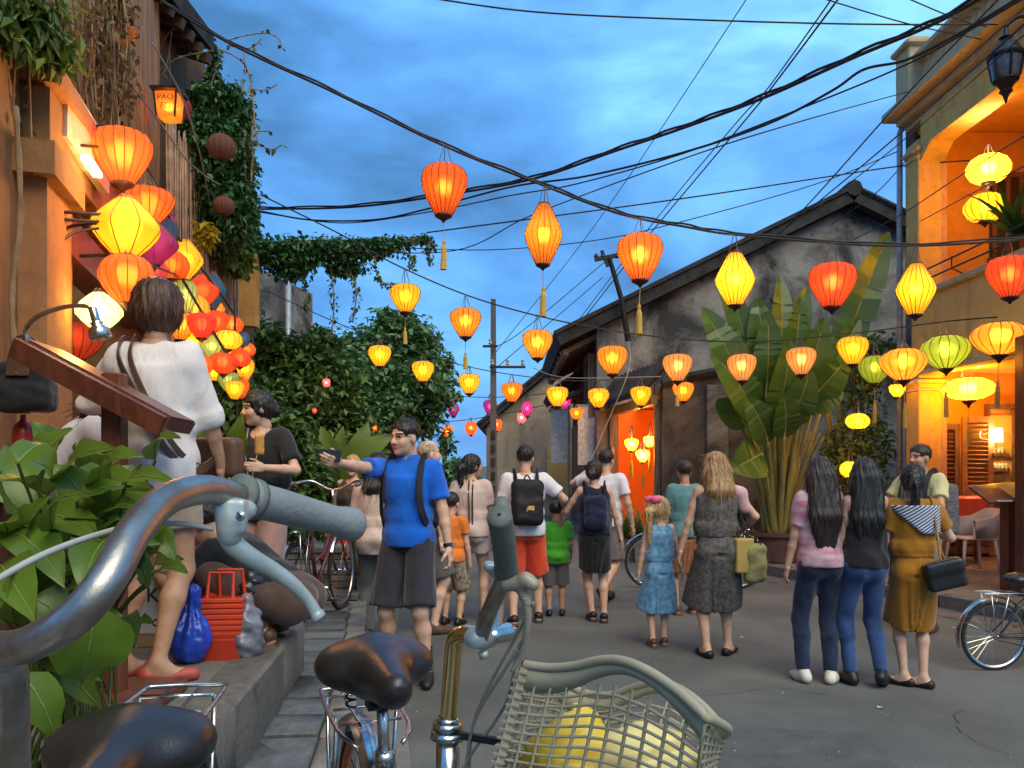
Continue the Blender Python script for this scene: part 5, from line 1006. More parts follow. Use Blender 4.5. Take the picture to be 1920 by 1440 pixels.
q = MB(); q.tube(spline([p+Vector((0, 0, 68*k)), p+Vector((.2, .05, 92*k)), p+Vector((.75, .1, 84*k)), p+Vector((1.45, .15, 60*k))]), .02, 7); q.build('bracket', IRON, lt_)
# lit table lamp at the shop
t = thing('shop_lamp', 'small bright cylindrical lamp glowing in the shop doorway', 'lamp', tuple(P(1868, 818, 11.72))); p = P(1868, 816, 11.72); k = 11.72/F
q = MB(); q.lathe([(11*k, -13*k), (10*k, 13*k)], 16, p, cap=False); q.build('shade', silk_mat('silk_lampwhite', (.95, .85, .6), 1.2), t, True); q = MB(); q.tube([p+Vector((0, 0, -13*k)), p+Vector((0, 0, -34*k))], .012, 6); q.tube(spline([p+Vector((-10*k, 0, 2*k)), p+Vector((-28*k, 0, 8*k)), p+Vector((-29*k, 0, -6*k)), p+Vector((-8*k, 0, -10*k))]), .008, 5); q.lathe([(8*k, -36*k), (9*k, -34*k)], 10, p); q.build('bracket', mat('brass', (.55, .38, .14), .3, metal=.8), t)
L_ = bpy.data.lights.new('bulb', 'POINT'); L_.energy = 16; L_.color = (1, .72, .38); L_.shadow_soft_size = .05; lo = bpy.data.objects.new('bulb', L_); C.objects.link(lo); lo.parent = t; lo.location = p-Vector(t.location)
# ------------------------------------------------------------ people
SKIN = {k: mat('skin_'+k, c, 0.5, var=0.12, scale=25, bump=0.08, bscale=120, spec=0.35, sss=0.06) for k, c in
        {'light': (0.60, 0.36, 0.25), 'tan': (0.50, 0.27, 0.165), 'pale': (0.66, 0.42, 0.32), 'brown': (0.38, 0.20, 0.12)}.items()}
EYE_M = mat('eye_dark', (0.03, 0.02, 0.018), 0.25, var=0.1); LIP_M = mat('lip', (0.42, 0.14, 0.11), 0.45, var=0.1)
HAIR = {k: mat('hair_'+k, c, 0.42, var=0.55, scale=30, stretch=(3.0, 3.0, 0.12), bump=0.35, bscale=90, spec=0.5) for k, c in
        {'black': (0.012, 0.010, 0.010), 'brown': (0.045, 0.022, 0.012), 'auburn': (0.07, 0.026, 0.012), 'blonde': (0.33, 0.19, 0.075), 'fair': (0.46, 0.29, 0.13), 'grey': (0.36, 0.27, 0.18), 'dark': (0.022, 0.012, 0.010)}.items()}
def cloth(name, col, var=0.12, rough=0.85, scale=8, bump=0.35, bscale=15, **k):
    if 'cloth_'+name in MATS: return MATS['cloth_'+name]
    m = mat('cloth_'+name, col, rough, var=var, scale=scale, bump=bump, bscale=bscale, spec=0.2, sheen=0.25, **k); nt = m.node_tree; N = nt.nodes.new; L = nt.links.new
    bp = [n for n in nt.nodes if n.type == 'BUMP'][0]; bp.inputs['Distance'].default_value = .014; tc = [n for n in nt.nodes if n.type == 'TEX_COORD'][0]; mq = N('ShaderNodeMapping'); mq.inputs['Scale'].default_value = (1.5, 1.5, .55); mq.inputs['Rotation'].default_value = (0, .25, 0); L(tc.outputs['Object'], mq.inputs[0])     # creases, then the weave on top of them
    nz = [n for n in nt.nodes if n.type == 'TEX_NOISE' and abs(n.inputs['Scale'].default_value-bscale) < 1e-6][0]; L(mq.outputs[0], nz.inputs['Vector']); nz.inputs['Distortion'].default_value = 1.2; nz.inputs['Detail'].default_value = 2; nz.inputs['Roughness'].default_value = .4
    w = N('ShaderNodeTexNoise'); w.inputs['Scale'].default_value = 330; L(tc.outputs['Object'], w.inputs['Vector']); b2 = N('ShaderNodeBump'); b2.inputs['Strength'].default_value = .18; b2.inputs['Distance'].default_value = .004
    L(w.outputs['Fac'], b2.inputs['Height']); L(bp.outputs[0], b2.inputs['Normal']); L(b2.outputs[0], nt.nodes['Principled BSDF'].inputs['Normal']); return m
SHOE_BLACK = mat('shoe_black', (0.014, 0.013, 0.013), 0.45, var=0.2); SHOE_WHITE = mat('shoe_canvas', (0.66, 0.62, 0.52), 0.7, var=0.1)
SHOE_BROWN = mat('shoe_brown', (0.09, 0.045, 0.025), 0.5, var=0.2); SHOE_RED = mat('shoe_red', (0.42, 0.07, 0.05), 0.5, var=0.15); SOLE = mat('shoe_sole', (0.20, 0.16, 0.13), 0.8)
def ik(a, b, l1, l2, pole):
    a = Vector(a); b = Vector(b); d = b-a; L = min(d.length, (l1+l2)*0.999); d.normalize()
    x = (l1*l1-l2*l2+L*L)/(2*L); y = math.sqrt(max(l1*l1-x*x, 0)); p = Vector(pole)-d*Vector(pole).dot(d)
    return a+d*x+p.normalized()*y, a+d*L
def strands(fx=75, amp=0.0035):
    def f(p):
        a = np.arctan2(p[:, 0], -p[:, 1]+0.02); return amp*np.sin(a*fx*0.33+2.2*np.sin(p[:, 2]*17)+2*np.sin(a*5))*np.cos(a*9+p[:, 2]*6)
    return f
def hand_solid(w, d, n, side, curl, spread=1.0):
    """palm and five fingers, d = forearm direction, n = palm normal, side = +1/-1 where the thumb sits along d x n"""
    S = Solid(); d = Vector(d).normalized(); n = Vector(n); n = (n-d*n.dot(d)).normalized(); ax = d.cross(n).normalized()*side; w = Vector(w)
    M = np.array(Matrix((ax, n, d)).transposed())
    S.cap(w-d*.05, w+d*.01, .028, .025, .01); S.box(w+d*.045, (.037, .0135, .046), .013, M, .02)
    for i, (L, o) in enumerate(((.066, .029), (.077, .010), (.071, -.009), (.054, -.027))):
        b = w+d*(.085-.004*abs(i-1))+ax*o*spread; a = curl*(.75+.12*i); q = b; ang = 0
        for j, f in enumerate((.45, .32, .23)):
            ang += a*(.5 if j == 0 else .9); v = d*math.cos(ang)+n*math.sin(ang)+ax*o*1.2*(spread-.7)*(1-j*.3); v.normalize()
            e = q+v*L*f*1.08; S.cap(q, e, .0092-.0008*j, .0085-.0009*j, .006); q = e
    b = w+d*.022+ax*.030+n*.006; e = b+(d*.65+ax*.62+n*(.25+.2*curl)).normalized()*.042; S.cap(b, e, .0135, .0105, .014)
    S.cap(e, e+(d*.85+ax*.25+n*(.25+.4*curl)).normalized()*.034, .0105, .0085, .006)
    return S
def person(label, loc, face, h, skin, hair, hair_col, top=None, bottom=None, shoes=None, fem=False, w=1.0, pelvis=(0, 0, .93), up=(0, 0, 1), twist=0.0,
           feet=((-.10, 0, 0), (.10, .03, 0)), fyaw=(8, -8), wr=None, pole=((-.3, -1, -.2), (.3, -1, -.2)), head=(0, 0), curl=(.45, .45), palm=None, kpole=None,
           group=None, res=.013, group_hidden=False, belly=0.0, glasses=False, child=False):
    s = h/1.75; T0 = thing('person', label, 'person', loc, R(face), group)
    sk = SKIN[skin]; hm = HAIR[hair_col]
    pel = Vector(pelvis); up = Vector(up).normalized(); rt = rotz(R(twist)) @ Vector((1, 0, 0)); rt = (rt-up*rt.dot(up)).normalized(); fw = up.cross(rt)
    TM = np.array(Matrix((rt, fw, up)).transposed())
    T = lambda x, y, z: pel+rt*x+fw*y+up*z
    sw = (.150 if fem else .178)*w; kk = w
    sh = [T(-sw, -.005, .485), T(sw, -.005, .485)]; hip = [T(-.088*kk, 0, -.02), T(.088*kk, 0, -.02)]
    if wr is None: wr = ((-.235*w-.02, .05, .84), (.235*w+.02, .05, .84))
    hz = .80 if child else 1.0
    S = Solid()
    S.ell(T(0, -.012, .02), (.152*kk, .115*kk, .12), TM, .05).ell(T(0, .005+belly*.5, .17), (.128*kk, .098*kk+belly, .16), TM, .06).ell(T(0, 0, .35), (.15*kk, .105*kk, .17), TM, .06)
    S.cap(T(-sw*.82, -.005, .475), T(sw*.82, -.005, .475), .056, .056, .06)
    for x in (-.07, .07): S.ell(T(x*kk, -.05, -.03), (.08*kk, .085*kk, .09), TM, .04)
    if fem and not child:
        for x in (-.062, .062): S.ell(T(x, .075, .33), (.055, .05, .055), TM, .03)
    S.cap(T(0, -.012, .50), T(0, .008, .62), .056*(.9 if fem else 1), .050*(.9 if fem else 1), .04)
    el, wrs, kn, an = [], [], [], []
    for i in (0, 1):
        sg = -1 if i == 0 else 1
        e, q = ik(sh[i], wr[i], .285, .255, pole[i]); el.append(e); wrs.append(q)
        S.cap(sh[i], sh[i].lerp(e, .5), .050*(.85 if fem else 1), .044*(.85 if fem else 1), .03); S.cap(sh[i].lerp(e, .5), e, .044*(.85 if fem else 1), .037*(.9 if fem else 1), .02)
        S.cap(e, e.lerp(q, .35), .037*(.9 if fem else 1), .038*(.86 if fem else 1), .02); S.cap(e.lerp(q, .35), q, .037*(.86 if fem else 1), .025, .015)
        f = Vector(feet[i][:3]); a = f+Vector((0, 0, .085)); kp = (kpole[i] if kpole else rt*(sg*.12)+Vector((0, 1, 0)))
        k_, a = ik(hip[i], a, .445, .41, kp); kn.append(k_); an.append(a)
        S.cap(hip[i], k_, (.084 if fem else .088)*kk, (.052 if fem else .056)*kk, .05); b = (k_-hip[i]).normalized()
        sh_ = (a-k_).normalized(); bk = -(Vector((0, 1, 0))-sh_*sh_.y).normalized() if abs(sh_.y) < .95 else Vector((0, 0, -1))
        cf = k_.lerp(a, .32)+bk*.014; cr = .049 if fem else .054; S.cap(k_, cf, .050*kk, cr*kk, .03); S.cap(cf, a, cr*kk, .030 if fem else .034, .03)
        fd = rotz(R(fyaw[i])) @ Vector((0, 1, 0)); tilt = feet[i][3] if len(feet[i]) > 3 else 0.0; fd = Vector((fd.x*math.cos(tilt), fd.y*math.cos(tilt), -math.sin(tilt)))
        an[i] = (a, fd, bk); dn = Vector((0, 0, -1)) if not tilt else (Vector((0, 0, -1))-fd*(-fd.z)).normalized()
        S.cap(a+dn*.045-fd*.035, a+dn*.055+fd*.13, .036, .026, .03); S.cap(a, a+dn*.03+fd*.03, .036, .036, .02)
        if shoes:
            kind, sm = shoes; Q = Solid(); B = np.array(Matrix((fd.cross(-dn), fd, -dn)).transposed())
            if kind == 'shoe':
                Q.cap(a+dn*.042-fd*.042, a+dn*.052+fd*.06, .043, .042, .03).cap(a+dn*.05+fd*.06, a+dn*.058+fd*.145, .043, .031, .03).cap(a+dn*.01-fd*.015, a+dn*.03+fd*.02, .045, .045, .02).cut(dn, a+dn*.086)
            elif kind == 'flat':
                Q.cap(a+dn*.052-fd*.045, a+dn*.058+fd*.14, .040, .030, .02).cut(dn, a+dn*.086).carve(a+dn*.02+fd*.03, (.034, .07, .034), B)
            else:
                Q.box(a+dn*.078+fd*.05, (.045, .135, .012), .012, B, .02).cap(a+dn*.052+fd*.1, a+dn*.05+fd*.085, .043, .043, .01).cap(a+dn*.02-fd*.03, a+dn*.035+fd*.0, .046, .044, .01)
                Q.carve(a+dn*.02+fd*.04, (.06, .022, .05), B)
            v, f_ = Q.mesh(.011); o = bpy.data.objects.new('shoe', np_mesh('shoe', v*s, f_, sm)); C.objects.link(o); o.parent = T0
    v, f = S.mesh(res)
    # head
    HR = rotz(R(head[0])) @ Matrix.Rotation(R(head[1]), 3, 'X'); HR = rotz(R(twist)) @ HR
    hs = 1.22 if child else 1.0
    Hc = T(0, .012, .50)+Vector((0, 0, 0))+up*.085+(HR @ Vector((0, .015, .108*hs)))
    Hd = Solid(); fs = .93 if fem else 1.0
    Hd.ell((0, -.012, .035), (.074, .094, .083), None, .02).ell((0, .022, -.03), (.061*fs, .066, .083), None, .03).ell((0, .036, -.076), (.046*fs, .046, .034), None, .03).ell((0, .070, -.1), (.018, .016, .014), None, .025)
    Hd.cap((0, .086, .012), (0, .106, -.028), .008, .0135, .014).cap((-.012, .093, -.034), (.012, .093, -.034), .009, .009, .01)
    for x in (-1, 1): Hd.ell((x*.075, -.012, -.012), (.010, .021, .031), None, .008).ell((x*.038, .058, -.03), (.024, .026, .024), None, .03).cap((x*.012, .083, .026), (x*.05, .066, .027), .009, .007, .012)
    Hd.ell((0, .083, -.060), (.024, .012, .006), None, .006).ell((0, .081, -.070), (.020, .012, .007), None, .006)
    Hd.cap((0, -.02, -.05), (0, -.035, -.13), .050*fs, .050*fs, .03)
    for x in (-1, 1): Hd.carve((x*.031, .098, .006), (.017, .014, .010)); 
    for x in (-1, 1): pass
    hv, hf = Hd.mesh(.0065 if h > .5 else .01); c = hv[hf].mean(1); mi = np.zeros(len(hf), int)
    ax_ = np.abs(np.abs(c[:, 0])-.031); ey = (ax_/.0155)**2+((c[:, 2]-.005)/.0065)**2
    mi[(ey < 1) & (c[:, 1] > .05)] = 1; mi[(np.abs(np.abs(c[:, 0])-.034) < .021) & (np.abs(c[:, 2]-.027) < .0045) & (c[:, 1] > .05)] = 2
    mi[(np.abs(c[:, 0]) < .024) & (np.abs(c[:, 2]+.065) < .0085) & (c[:, 1] > .07)] = 3
    HM = np.array(HR); hv = (hv*hs) @ HM.T+np.array(Hc)
    V = [v]; Fc = [f]; MI = [np.zeros(len(f), int)]; n = len(v); V.append(hv); Fc.append(hf+n); MI.append(mi); n += len(hv)
    for i in (0, 1):
        d = (wrs[i]-el[i]).normalized(); sg = -1 if i == 0 else 1
        pn = palm[i] if palm and palm[i] else rt*(-sg)
        side = 1 if (d.cross(Vector(pn))).dot(fw if abs(d.z) > .5 else Vector((0, 0, 1))) > 0 else -1
        a, b = hand_solid(wrs[i], d, pn, side, curl[i]).mesh(.0062); 
        if fem or child: a = np.array(wrs[i])+(a-np.array(wrs[i]))*(.9 if fem else .82)
        V.append(a); Fc.append(b+n); MI.append(np.zeros(len(b), int)); n += len(a)
    me = np_mesh('body', np.concatenate(V)*s, np.concatenate(Fc), [sk, EYE_M, hm if hair != 'bald' else sk, LIP_M], np.concatenate(MI))
    o = bpy.data.objects.new('body', me); C.objects.link(o); o.parent = T0
    # hair
    if hair != 'bald':
        Q = Solid(); off = .0
        Q.ell((0, -.018, .042), (.083, .103, .088), None, .02)
        if hair == 'thin': Q = Solid().ell((0, -.022, .03), (.079, .098, .084), None, .02)
        if hair in ('bob', 'long', 'pony', 'bun', 'mid'): Q.ell((0, -.03, .0), (.085, .095, .095), None, .03)
        if hair == 'bob': Q.ell((0, -.028, -.02), (.105, .108, .10), None, .04).ell((0, -.02, .05), (.095, .11, .088), None, .03)
        if hair in ('long', 'mid'):
            L = .34 if hair == 'mid' else .56
            for x in (-.055, 0, .055): Q.cap((x, -.07, -.04), (x*1.15, -.10-.02, -L*.6), .062, .06, .04).cap((x*1.15, -.12, -L*.6), (x*.9, -.105, -L), .055, .03, .03)
            for x in (-1, 1): Q.cap((x*.07, -.02, 0), (x*.085, -.05, -.2), .035, .03, .03)
        if hair == 'bun': Q.ell((0, -.115, -.03), (.05, .045, .05), None, .02)
        if hair == 'pony': Q.cap((0, -.10, .02), (0, -.15, -.03), .032, .038, .02).cap((0, -.15, -.03), (0, -.135, -.34), .04, .018, .02)
        Q.carve((0, .125, -.045), (.083, .095, .108 if hair not in ('short', 'thin') else .122)); 
        if hair not in ('long', 'mid', 'pony'): Q.cut((0, .35, -1), (0, -.06, -.115 if hair == 'bob' else -.085))
        if hair in ('short', 'thin'):
            for x in (-1, 1): Q.carve((x*.082, .012, -.03), (.03, .04, .055))
        Q.fold = [strands(75, .005)] if hair in ('long', 'mid', 'bob') else [strands(60, .004), lambda p: .0045*np.sin(p[:, 0]*150+3*np.sin(p[:, 1]*70))*np.sin(p[:, 1]*130+2*np.sin(p[:, 2]*90))]
        a, b = Q.mesh(.0075)
        # loose strands over the mass of hair
        rg = np.random.RandomState(len(label)); e1 = a[b[:, 1]]-a[b[:, 0]]; e2 = a[b[:, 3]]-a[b[:, 0]]; fn = np.cross(e1, e2); fn /= np.linalg.norm(fn, axis=1)[:, None]+1e-9; ce = a[b].mean(1)
        lng = hair in ('long', 'mid', 'pony', 'bob'); K = 420 if hair in ('long', 'mid') else 240; pk = rg.choice(len(b), min(K, len(b)), replace=False); sv = []; sf = []; n0 = len(a)
        for j in pk:
            p = ce[j]; nn = fn[j]; g = np.array((0, -.1, -1.0)) if (lng or p[2] < .05) else np.array((rg.uniform(-.5, .5), .9, .2)); t_ = g-nn*(g @ nn); t_ /= np.linalg.norm(t_)+1e-6; t_ = t_+rg.uniform(-.22, .22, 3); L_ = rg.uniform(.03, .06) if hair == 'bob' else rg.uniform(.05, .15) if lng else rg.uniform(.015, .035); sd = np.cross(nn, t_); r_ = .0021 if lng else .0016; k0 = n0+len(sv)
            for q_, (u_, o_) in enumerate(((0, -.001), (.5, .003), (1, .004 if lng else .006))): w_ = r_*(1-.7*u_); c_ = p+t_*L_*u_+nn*o_; sv += [c_-sd*w_, c_+nn*w_*1.3, c_+sd*w_]
            for q_ in (0, 3): sf += [(k0+q_, k0+q_+1, k0+q_+4, k0+q_+3), (k0+q_+1, k0+q_+2, k0+q_+5, k0+q_+4)]
        a = np.concatenate([a, np.array(sv)]); b = np.concatenate([b, np.array(sf)])
        a = ((a*hs) @ HM.T+np.array(Hc))*s
        o = bpy.data.objects.new('hair', np_mesh('hair', a, b, hm)); C.objects.link(o); o.parent = T0
    # clothes
    def put(name, Q, m, res_=.0125):
        a, b = Q.mesh(res_); me = np_mesh(name, a*s, b, m); o = bpy.data.objects.new(name, me); C.objects.link(o); o.parent = T0; return o
    if bottom:
        kind, bm = bottom[0], bottom[1]; Q = Solid(); br = bottom[2] if len(bottom) > 2 else .6
        if kind in ('shorts', 'pants'):
            loose = bottom[3] if len(bottom) > 3 else 1.0
            Q.ell(T(0, -.012, .03), (.163*kk, .128*kk, .115), TM, .04).econe(T(0, 0, .0), T(0, 0, .115), (.158*kk, .124*kk), (.148*kk, .118*kk), TM, .04)
            for x in (-.07, .07): Q.ell(T(x*kk, -.052, -.03), (.09*kk, .09*kk, .095), TM, .04)
            for i in (0, 1):
                k_ = kn[i]; a = an[i][0]
                if kind == 'shorts':
                    e = hip[i].lerp(k_, br) if br <= 1 else k_.lerp(a, br-1)
                    Q.econe(hip[i]+up*.03, e, (.096*kk, .105*kk), (.086*kk*loose, .094*kk*loose), TM, .018)
                else:
                    Q.cap(hip[i], k_, .098*kk, .066*kk*loose, .05); cf = k_.lerp(a, .32)+an[i][2]*.014; Q.cap(k_, cf, .066*kk*loose, .067*kk*loose, .03); Q.econe(cf, cf.lerp(a, .93*br if br < 1 else .95), (.064*kk*loose, .062*kk*loose), (.047*loose, .05*loose), TM, .02)
            Q.fold = (.0045, 40, 40, 12, len(label)*7 % 1000)
        elif kind == 'skirt':
            hem = bottom[2]; fl = bottom[3] if len(bottom) > 3 else 1.25
            mid = (hip[0]+hip[1])/2; kc = (kn[0]+kn[1])/2; e = mid.lerp(kc, hem)
            wd = max(.15, abs((kn[1]-kn[0]).x)/2*hem+.10)*fl
            Q.econe(T(0, 0, .13), T(0, -.01, -.04), (.150*kk, .120*kk), (.172*kk, .145*kk), TM, .03).econe(T(0, -.01, -.04), e, (.17*kk, .145*kk), (wd*kk, .15*fl*kk), TM, .03)
            for x in (-.07, .07): Q.ell(T(x*kk, -.05, -.03), (.09*kk, .09*kk, .095), TM, .03)
            def folds(p, e=np.array(e), m_=np.array(T(0, 0, .1))):
                a = np.arctan2(p[:, 0]-m_[0], p[:, 1]-m_[1]); t = np.clip((m_[2]-p[:, 2])/.6, 0, 1); return .012*t*(np.sin(a*9+3*np.sin(a*2)+p[:, 2]*4)-.6)-.004
            Q.fold = folds
        put(kind if kind != 'pants' else 'trousers', Q, bm)
    if top:
        kind, tm = top[0], top[1]; slv = top[2] if len(top) > 2 else .6; hem = top[3] if len(top) > 3 else -.03; lo = top[4] if len(top) > 4 else 1.0
        Q = Solid(); q = (.013 if fem else .018) if hem < .1 else .012
        Q.econe(T(0, belly*.4, hem), T(0, 0, .20), (.158*kk*(1+.10*(lo-1))+q, .122*kk+q+belly), (.143*kk*lo+q, .104*kk*lo+q+belly), TM, .03).econe(T(0, belly*.4, .16), T(0, 0, .42), (.142*kk*lo+q, .104*kk*max(lo, 1)+q+belly*.8), (.152*kk+q, .106*kk+q), TM, .05)
        Q.ell(T(0, .004, .35), (.15*kk+q, .112*kk+q, .17), TM, .05)
        if hem < .1:
            Q.ell(T(0, -.008+belly, max(hem+.07, .02)), ((.160 if fem else .168)*kk*lo, (.158 if fem else .166)*kk*lo, .10), TM, .05)
            for x in (-.07, .07): Q.ell(T(x*kk, -.052, -.03), (.09*kk+.010, .09*kk+.010, .105), TM, .04)
            Q.ell(T(0, -.012, .03), (.163*kk+.008, .128*kk+.010, .125), TM, .04).cut(-up, T(0, 0, hem))
        a_ = .80 if slv > 0 else .62
        Q.cap(T(-sw*a_, -.005, .468), T(sw*a_, -.005, .468), .070 if slv > 0 else .062, .070 if slv > 0 else .062, .06)
        if fem and not child:
            for x in (-.062, .062): Q.ell(T(x, .08, .33), (.065, .058, .065), TM, .04)
        if slv > 0:
            for i in (0, 1):
                e = el[i]; g = (.88 if fem else 1.0)*lo**.5
                if slv <= 1: Q.cap(sh[i], sh[i].lerp(e, .3), .060, .060, .04); Q.econe(sh[i].lerp(e, .1), sh[i].lerp(e, slv), (.058*g, .058*g), (.064*g, .064*g), TM, .02)
                else: Q.cap(sh[i], e, .060*g, .056*g, .04); Q.econe(e.lerp(sh[i], .08), e.lerp(wrs[i], slv-1), (.058*g, .058*g), (.052*g, .052*g), TM, .03)
        if kind == 'polo': Q.econe(T(0, -.012, .50), T(0, -.004, .575), (.085, .08), (.066, .066), TM, .012).carve(T(0, .10, .575), (.026, .07, .045), TM)
        elif kind == 'scoop': Q.carve(T(0, .07, .58), (.085, .13, .11), TM)
        else: Q.carve(T(0, .035, .615), (.068, .085, .075), TM)
        Q.fold = (.0062, 36, 36, 9, len(label)*5 % 997)
        put({'polo': 'shirt', 'tee': 'shirt', 'scoop': 'top', 'dress': 'dress_bodice'}.get(kind, kind), Q, tm)
    if glasses:
        m = MB(); g = mat('glasses_frame', (.02, .02, .02), .35)
        for x in (-1, 1):
            ring = [Vector((x*.032+.021*math.cos(a), .093-.012*abs(x*.032+.021*math.cos(a))/.05, .004+.016*math.sin(a))) for a in np.linspace(0, 6.283, 13)]; m.tube(ring, .0016, 5)
            m.tube([(x*.053, .082, .008), (x*.077, -.01, .006)], .0016, 5)
        m.tube([(-.011, .095, .008), (.011, .095, .008)], .0016, 5)
        m.v = [tuple((HR @ Vector(q)*hs+Hc)*s) for q in m.v]; m.build('glasses', g, T0, world=False)
    RZ = rotz(R(face)); L0 = Vector(loc)
    info = {'o': T0, 'W': lambda x, y, z: L0+RZ @ (T(x, y, z)*s), 'A': lambda v: L0+RZ @ (Vector(v)*s), 'el': [L0+RZ @ (e*s) for e in el], 'wr': [L0+RZ @ (e*s) for e in wrs], 'sh': [L0+RZ @ (e*s) for e in sh],
            'dir': lambda v: RZ @ (rt*v[0]+fw*v[1]+up*v[2]), 's': s, 'H': lambda v: L0+RZ @ ((HR @ Vector(v)*hs+Hc)*s), 'hip': [L0+RZ @ (e*s) for e in hip]}
    return info
# ------------------------------------------------------------ the people of the photograph
def loc_of(px, Y, z=0.0): return ((px-960)*Y/F, Y, z)
def to_local(w, loc, face, h): return tuple((rotz(R(-face)) @ (Vector(w)-Vector(loc)))/(h/1.75))
WHITE = cloth('white_linen', (.80, .72, .69), .07); PALE = cloth('pale_cotton', (.60, .47, .42), .08); TEEW = cloth('white_tee', (.72, .68, .72), .07); BLACK = cloth('black', (.016, .016, .018), .3); NAVY = cloth('navy', (.012, .016, .045), .3)
BLUE = cloth('cobalt_polo', (.006, .115, .58), .15); DKSH = cloth('dark_shorts', (.028, .026, .036), .25); KHAKI = cloth('khaki', (.36, .27, .19)); BROWNC = cloth('brown', (.075, .045, .035), .3); REDC = cloth('red', (.58, .025, .02)); REDO = cloth('red_orange', (.72, .065, .02)); GREENC = cloth('leaf_green', (.065, .36, .025)); GREYC = cloth('grey', (.16, .14, .145)); GREYP = cloth('grey_trousers', (.10, .10, .10))
JEAN = cloth('dark_jeans', (.014, .026, .06), .35, scale=14); JEANB = cloth('blue_jeans', (.03, .07, .19), .5, scale=4); MUST = cloth('mustard', (.36, .145, .012), .12); TEAL = cloth('teal', (.10, .24, .24)); ORNG = cloth('orange_tee', (.75, .20, .03)); BEIGE_C = cloth('beige_shirt', (.42, .34, .26)); CREAM = cloth('cream_tee', (.58, .54, .26), .1)
FLORAL = mat('cloth_floral_blue', (.065, .19, .36), .85, scale=26, col2=(.22, .45, .62), bump=.1, spec=.2, sheen=.2); GREYD = mat('cloth_grey_dress', (.06, .055, .052), .9, scale=34, col2=(.17, .155, .145), bump=.1, spec=.15)
CAMO = mat('cloth_plaid', (.40, .32, .24), .85, scale=30, col2=(.10, .07, .05), spec=.2); ROSE = mat('cloth_rose_white', (.50, .13, .19), .85, scale=7, stretch=(.6, .6, 3), col2=(.58, .50, .54), spec=.2)
LEATHB = mat('leather_black', (.012, .012, .013), .4, var=.2, bump=.15, bscale=90, spec=.5); STRAPB = mat('strap_black', (.014, .014, .017), .75); LEATHN = mat('leather_brown', (.10, .05, .03), .5, var=.2)
# white shirt woman on the platform
L1 = loc_of(292, 3.38, .618)
W1 = person('woman in a white linen blouse and khaki shorts, her back turned, at the menu stand', L1, -8, 1.68, 'tan', 'bob', 'auburn', ('tee', WHITE, 1.12, -.16, 1.0), ('shorts', KHAKI, .55, 1.1), ('flat', SHOE_RED), True, 1.02, feet=((-.15, -.02, 0), (.06, -.08, 0)), fyaw=(-40, -62), wr=((-.26, .26, 1.12), (.20, .20, .92)), pole=((-.9, -.6, -.3), (.9, -.5, -.2)), head=(6, -4), twist=2)
def sash(name, info, pts, w, m_, parent, th=.0035):
    c = spline([info['W'](*p) for p in pts], 6); q = MB(); k = len(c); vs = []; ctr = info['W'](0, 0, sum(p[2] for p in pts)/len(pts)); fs = []
    for i, p in enumerate(c):
        d = (c[min(i+1, k-1)]-c[max(i-1, 0)]).normalized(); o = p-(ctr+info['dir']((0, 0, 1))*((p-ctr).dot(info['dir']((0, 0, 1))))); o = (o-d*o.dot(d)); o = o.normalized() if o.length > 1e-5 else Vector((0, -1, 0)); s = d.cross(o)*w*.5
        vs += [p-s+o*th, p+s+o*th, p+s-o*th, p-s-o*th]
    for i in range(k-1):
        for j in range(4): fs.append((i*4+j, i*4+(j+1) % 4, i*4+4+(j+1) % 4, i*4+4+j))
    q.add(vs, fs); return q.build(name, m_, parent)
# shoulder bag she carries in front: the straps cross her back
t = thing('shoulder_bag', 'brown shoulder bag whose two straps cross the white linen blouse', 'bag', W1['W'](.17, .24, .06)); sash('strap', W1, ((-.13, .10, .44), (-.135, 0, .565), (-.10, -.12, .47), (.02, -.15, .26), (.13, -.13, .06), (.19, .0, -.02), (.19, .16, .02)), .026, LEATHN, t); sash('strap', W1, ((-.09, .12, .44), (-.085, 0, .572), (-.04, -.13, .46), (.06, -.152, .26), (.155, -.115, .08), (.19, .02, .0), (.19, .16, .04)), .022, LEATHN, t)
solid_obj('bag_body', Solid().box(W1['W'](.17, .24, .04), (.11, .05, .09), .03, np.array(rotz(R(-8))), .02), .011, LEATHN, t)
# bending person
L2 = (-2.28, 3.85, .618)
W2 = person('person in a white T-shirt bending over at the doorway with dark hair hanging down', L2, -80, 1.62, 'tan', 'mid', 'black', ('tee', TEEW, .65, -.02, 1.0), ('pants', BLACK, 1.0), ('shoe', SHOE_BLACK), False, .95, pelvis=(0, -.05, .88), up=(0, .82, .56), feet=((-.10, -.02, 0), (.10, .04, 0)), wr=((-.14, .62, .72), (.16, .55, .66)), pole=((-.5, 0, .2), (.5, 0, .2)), head=(0, -55))
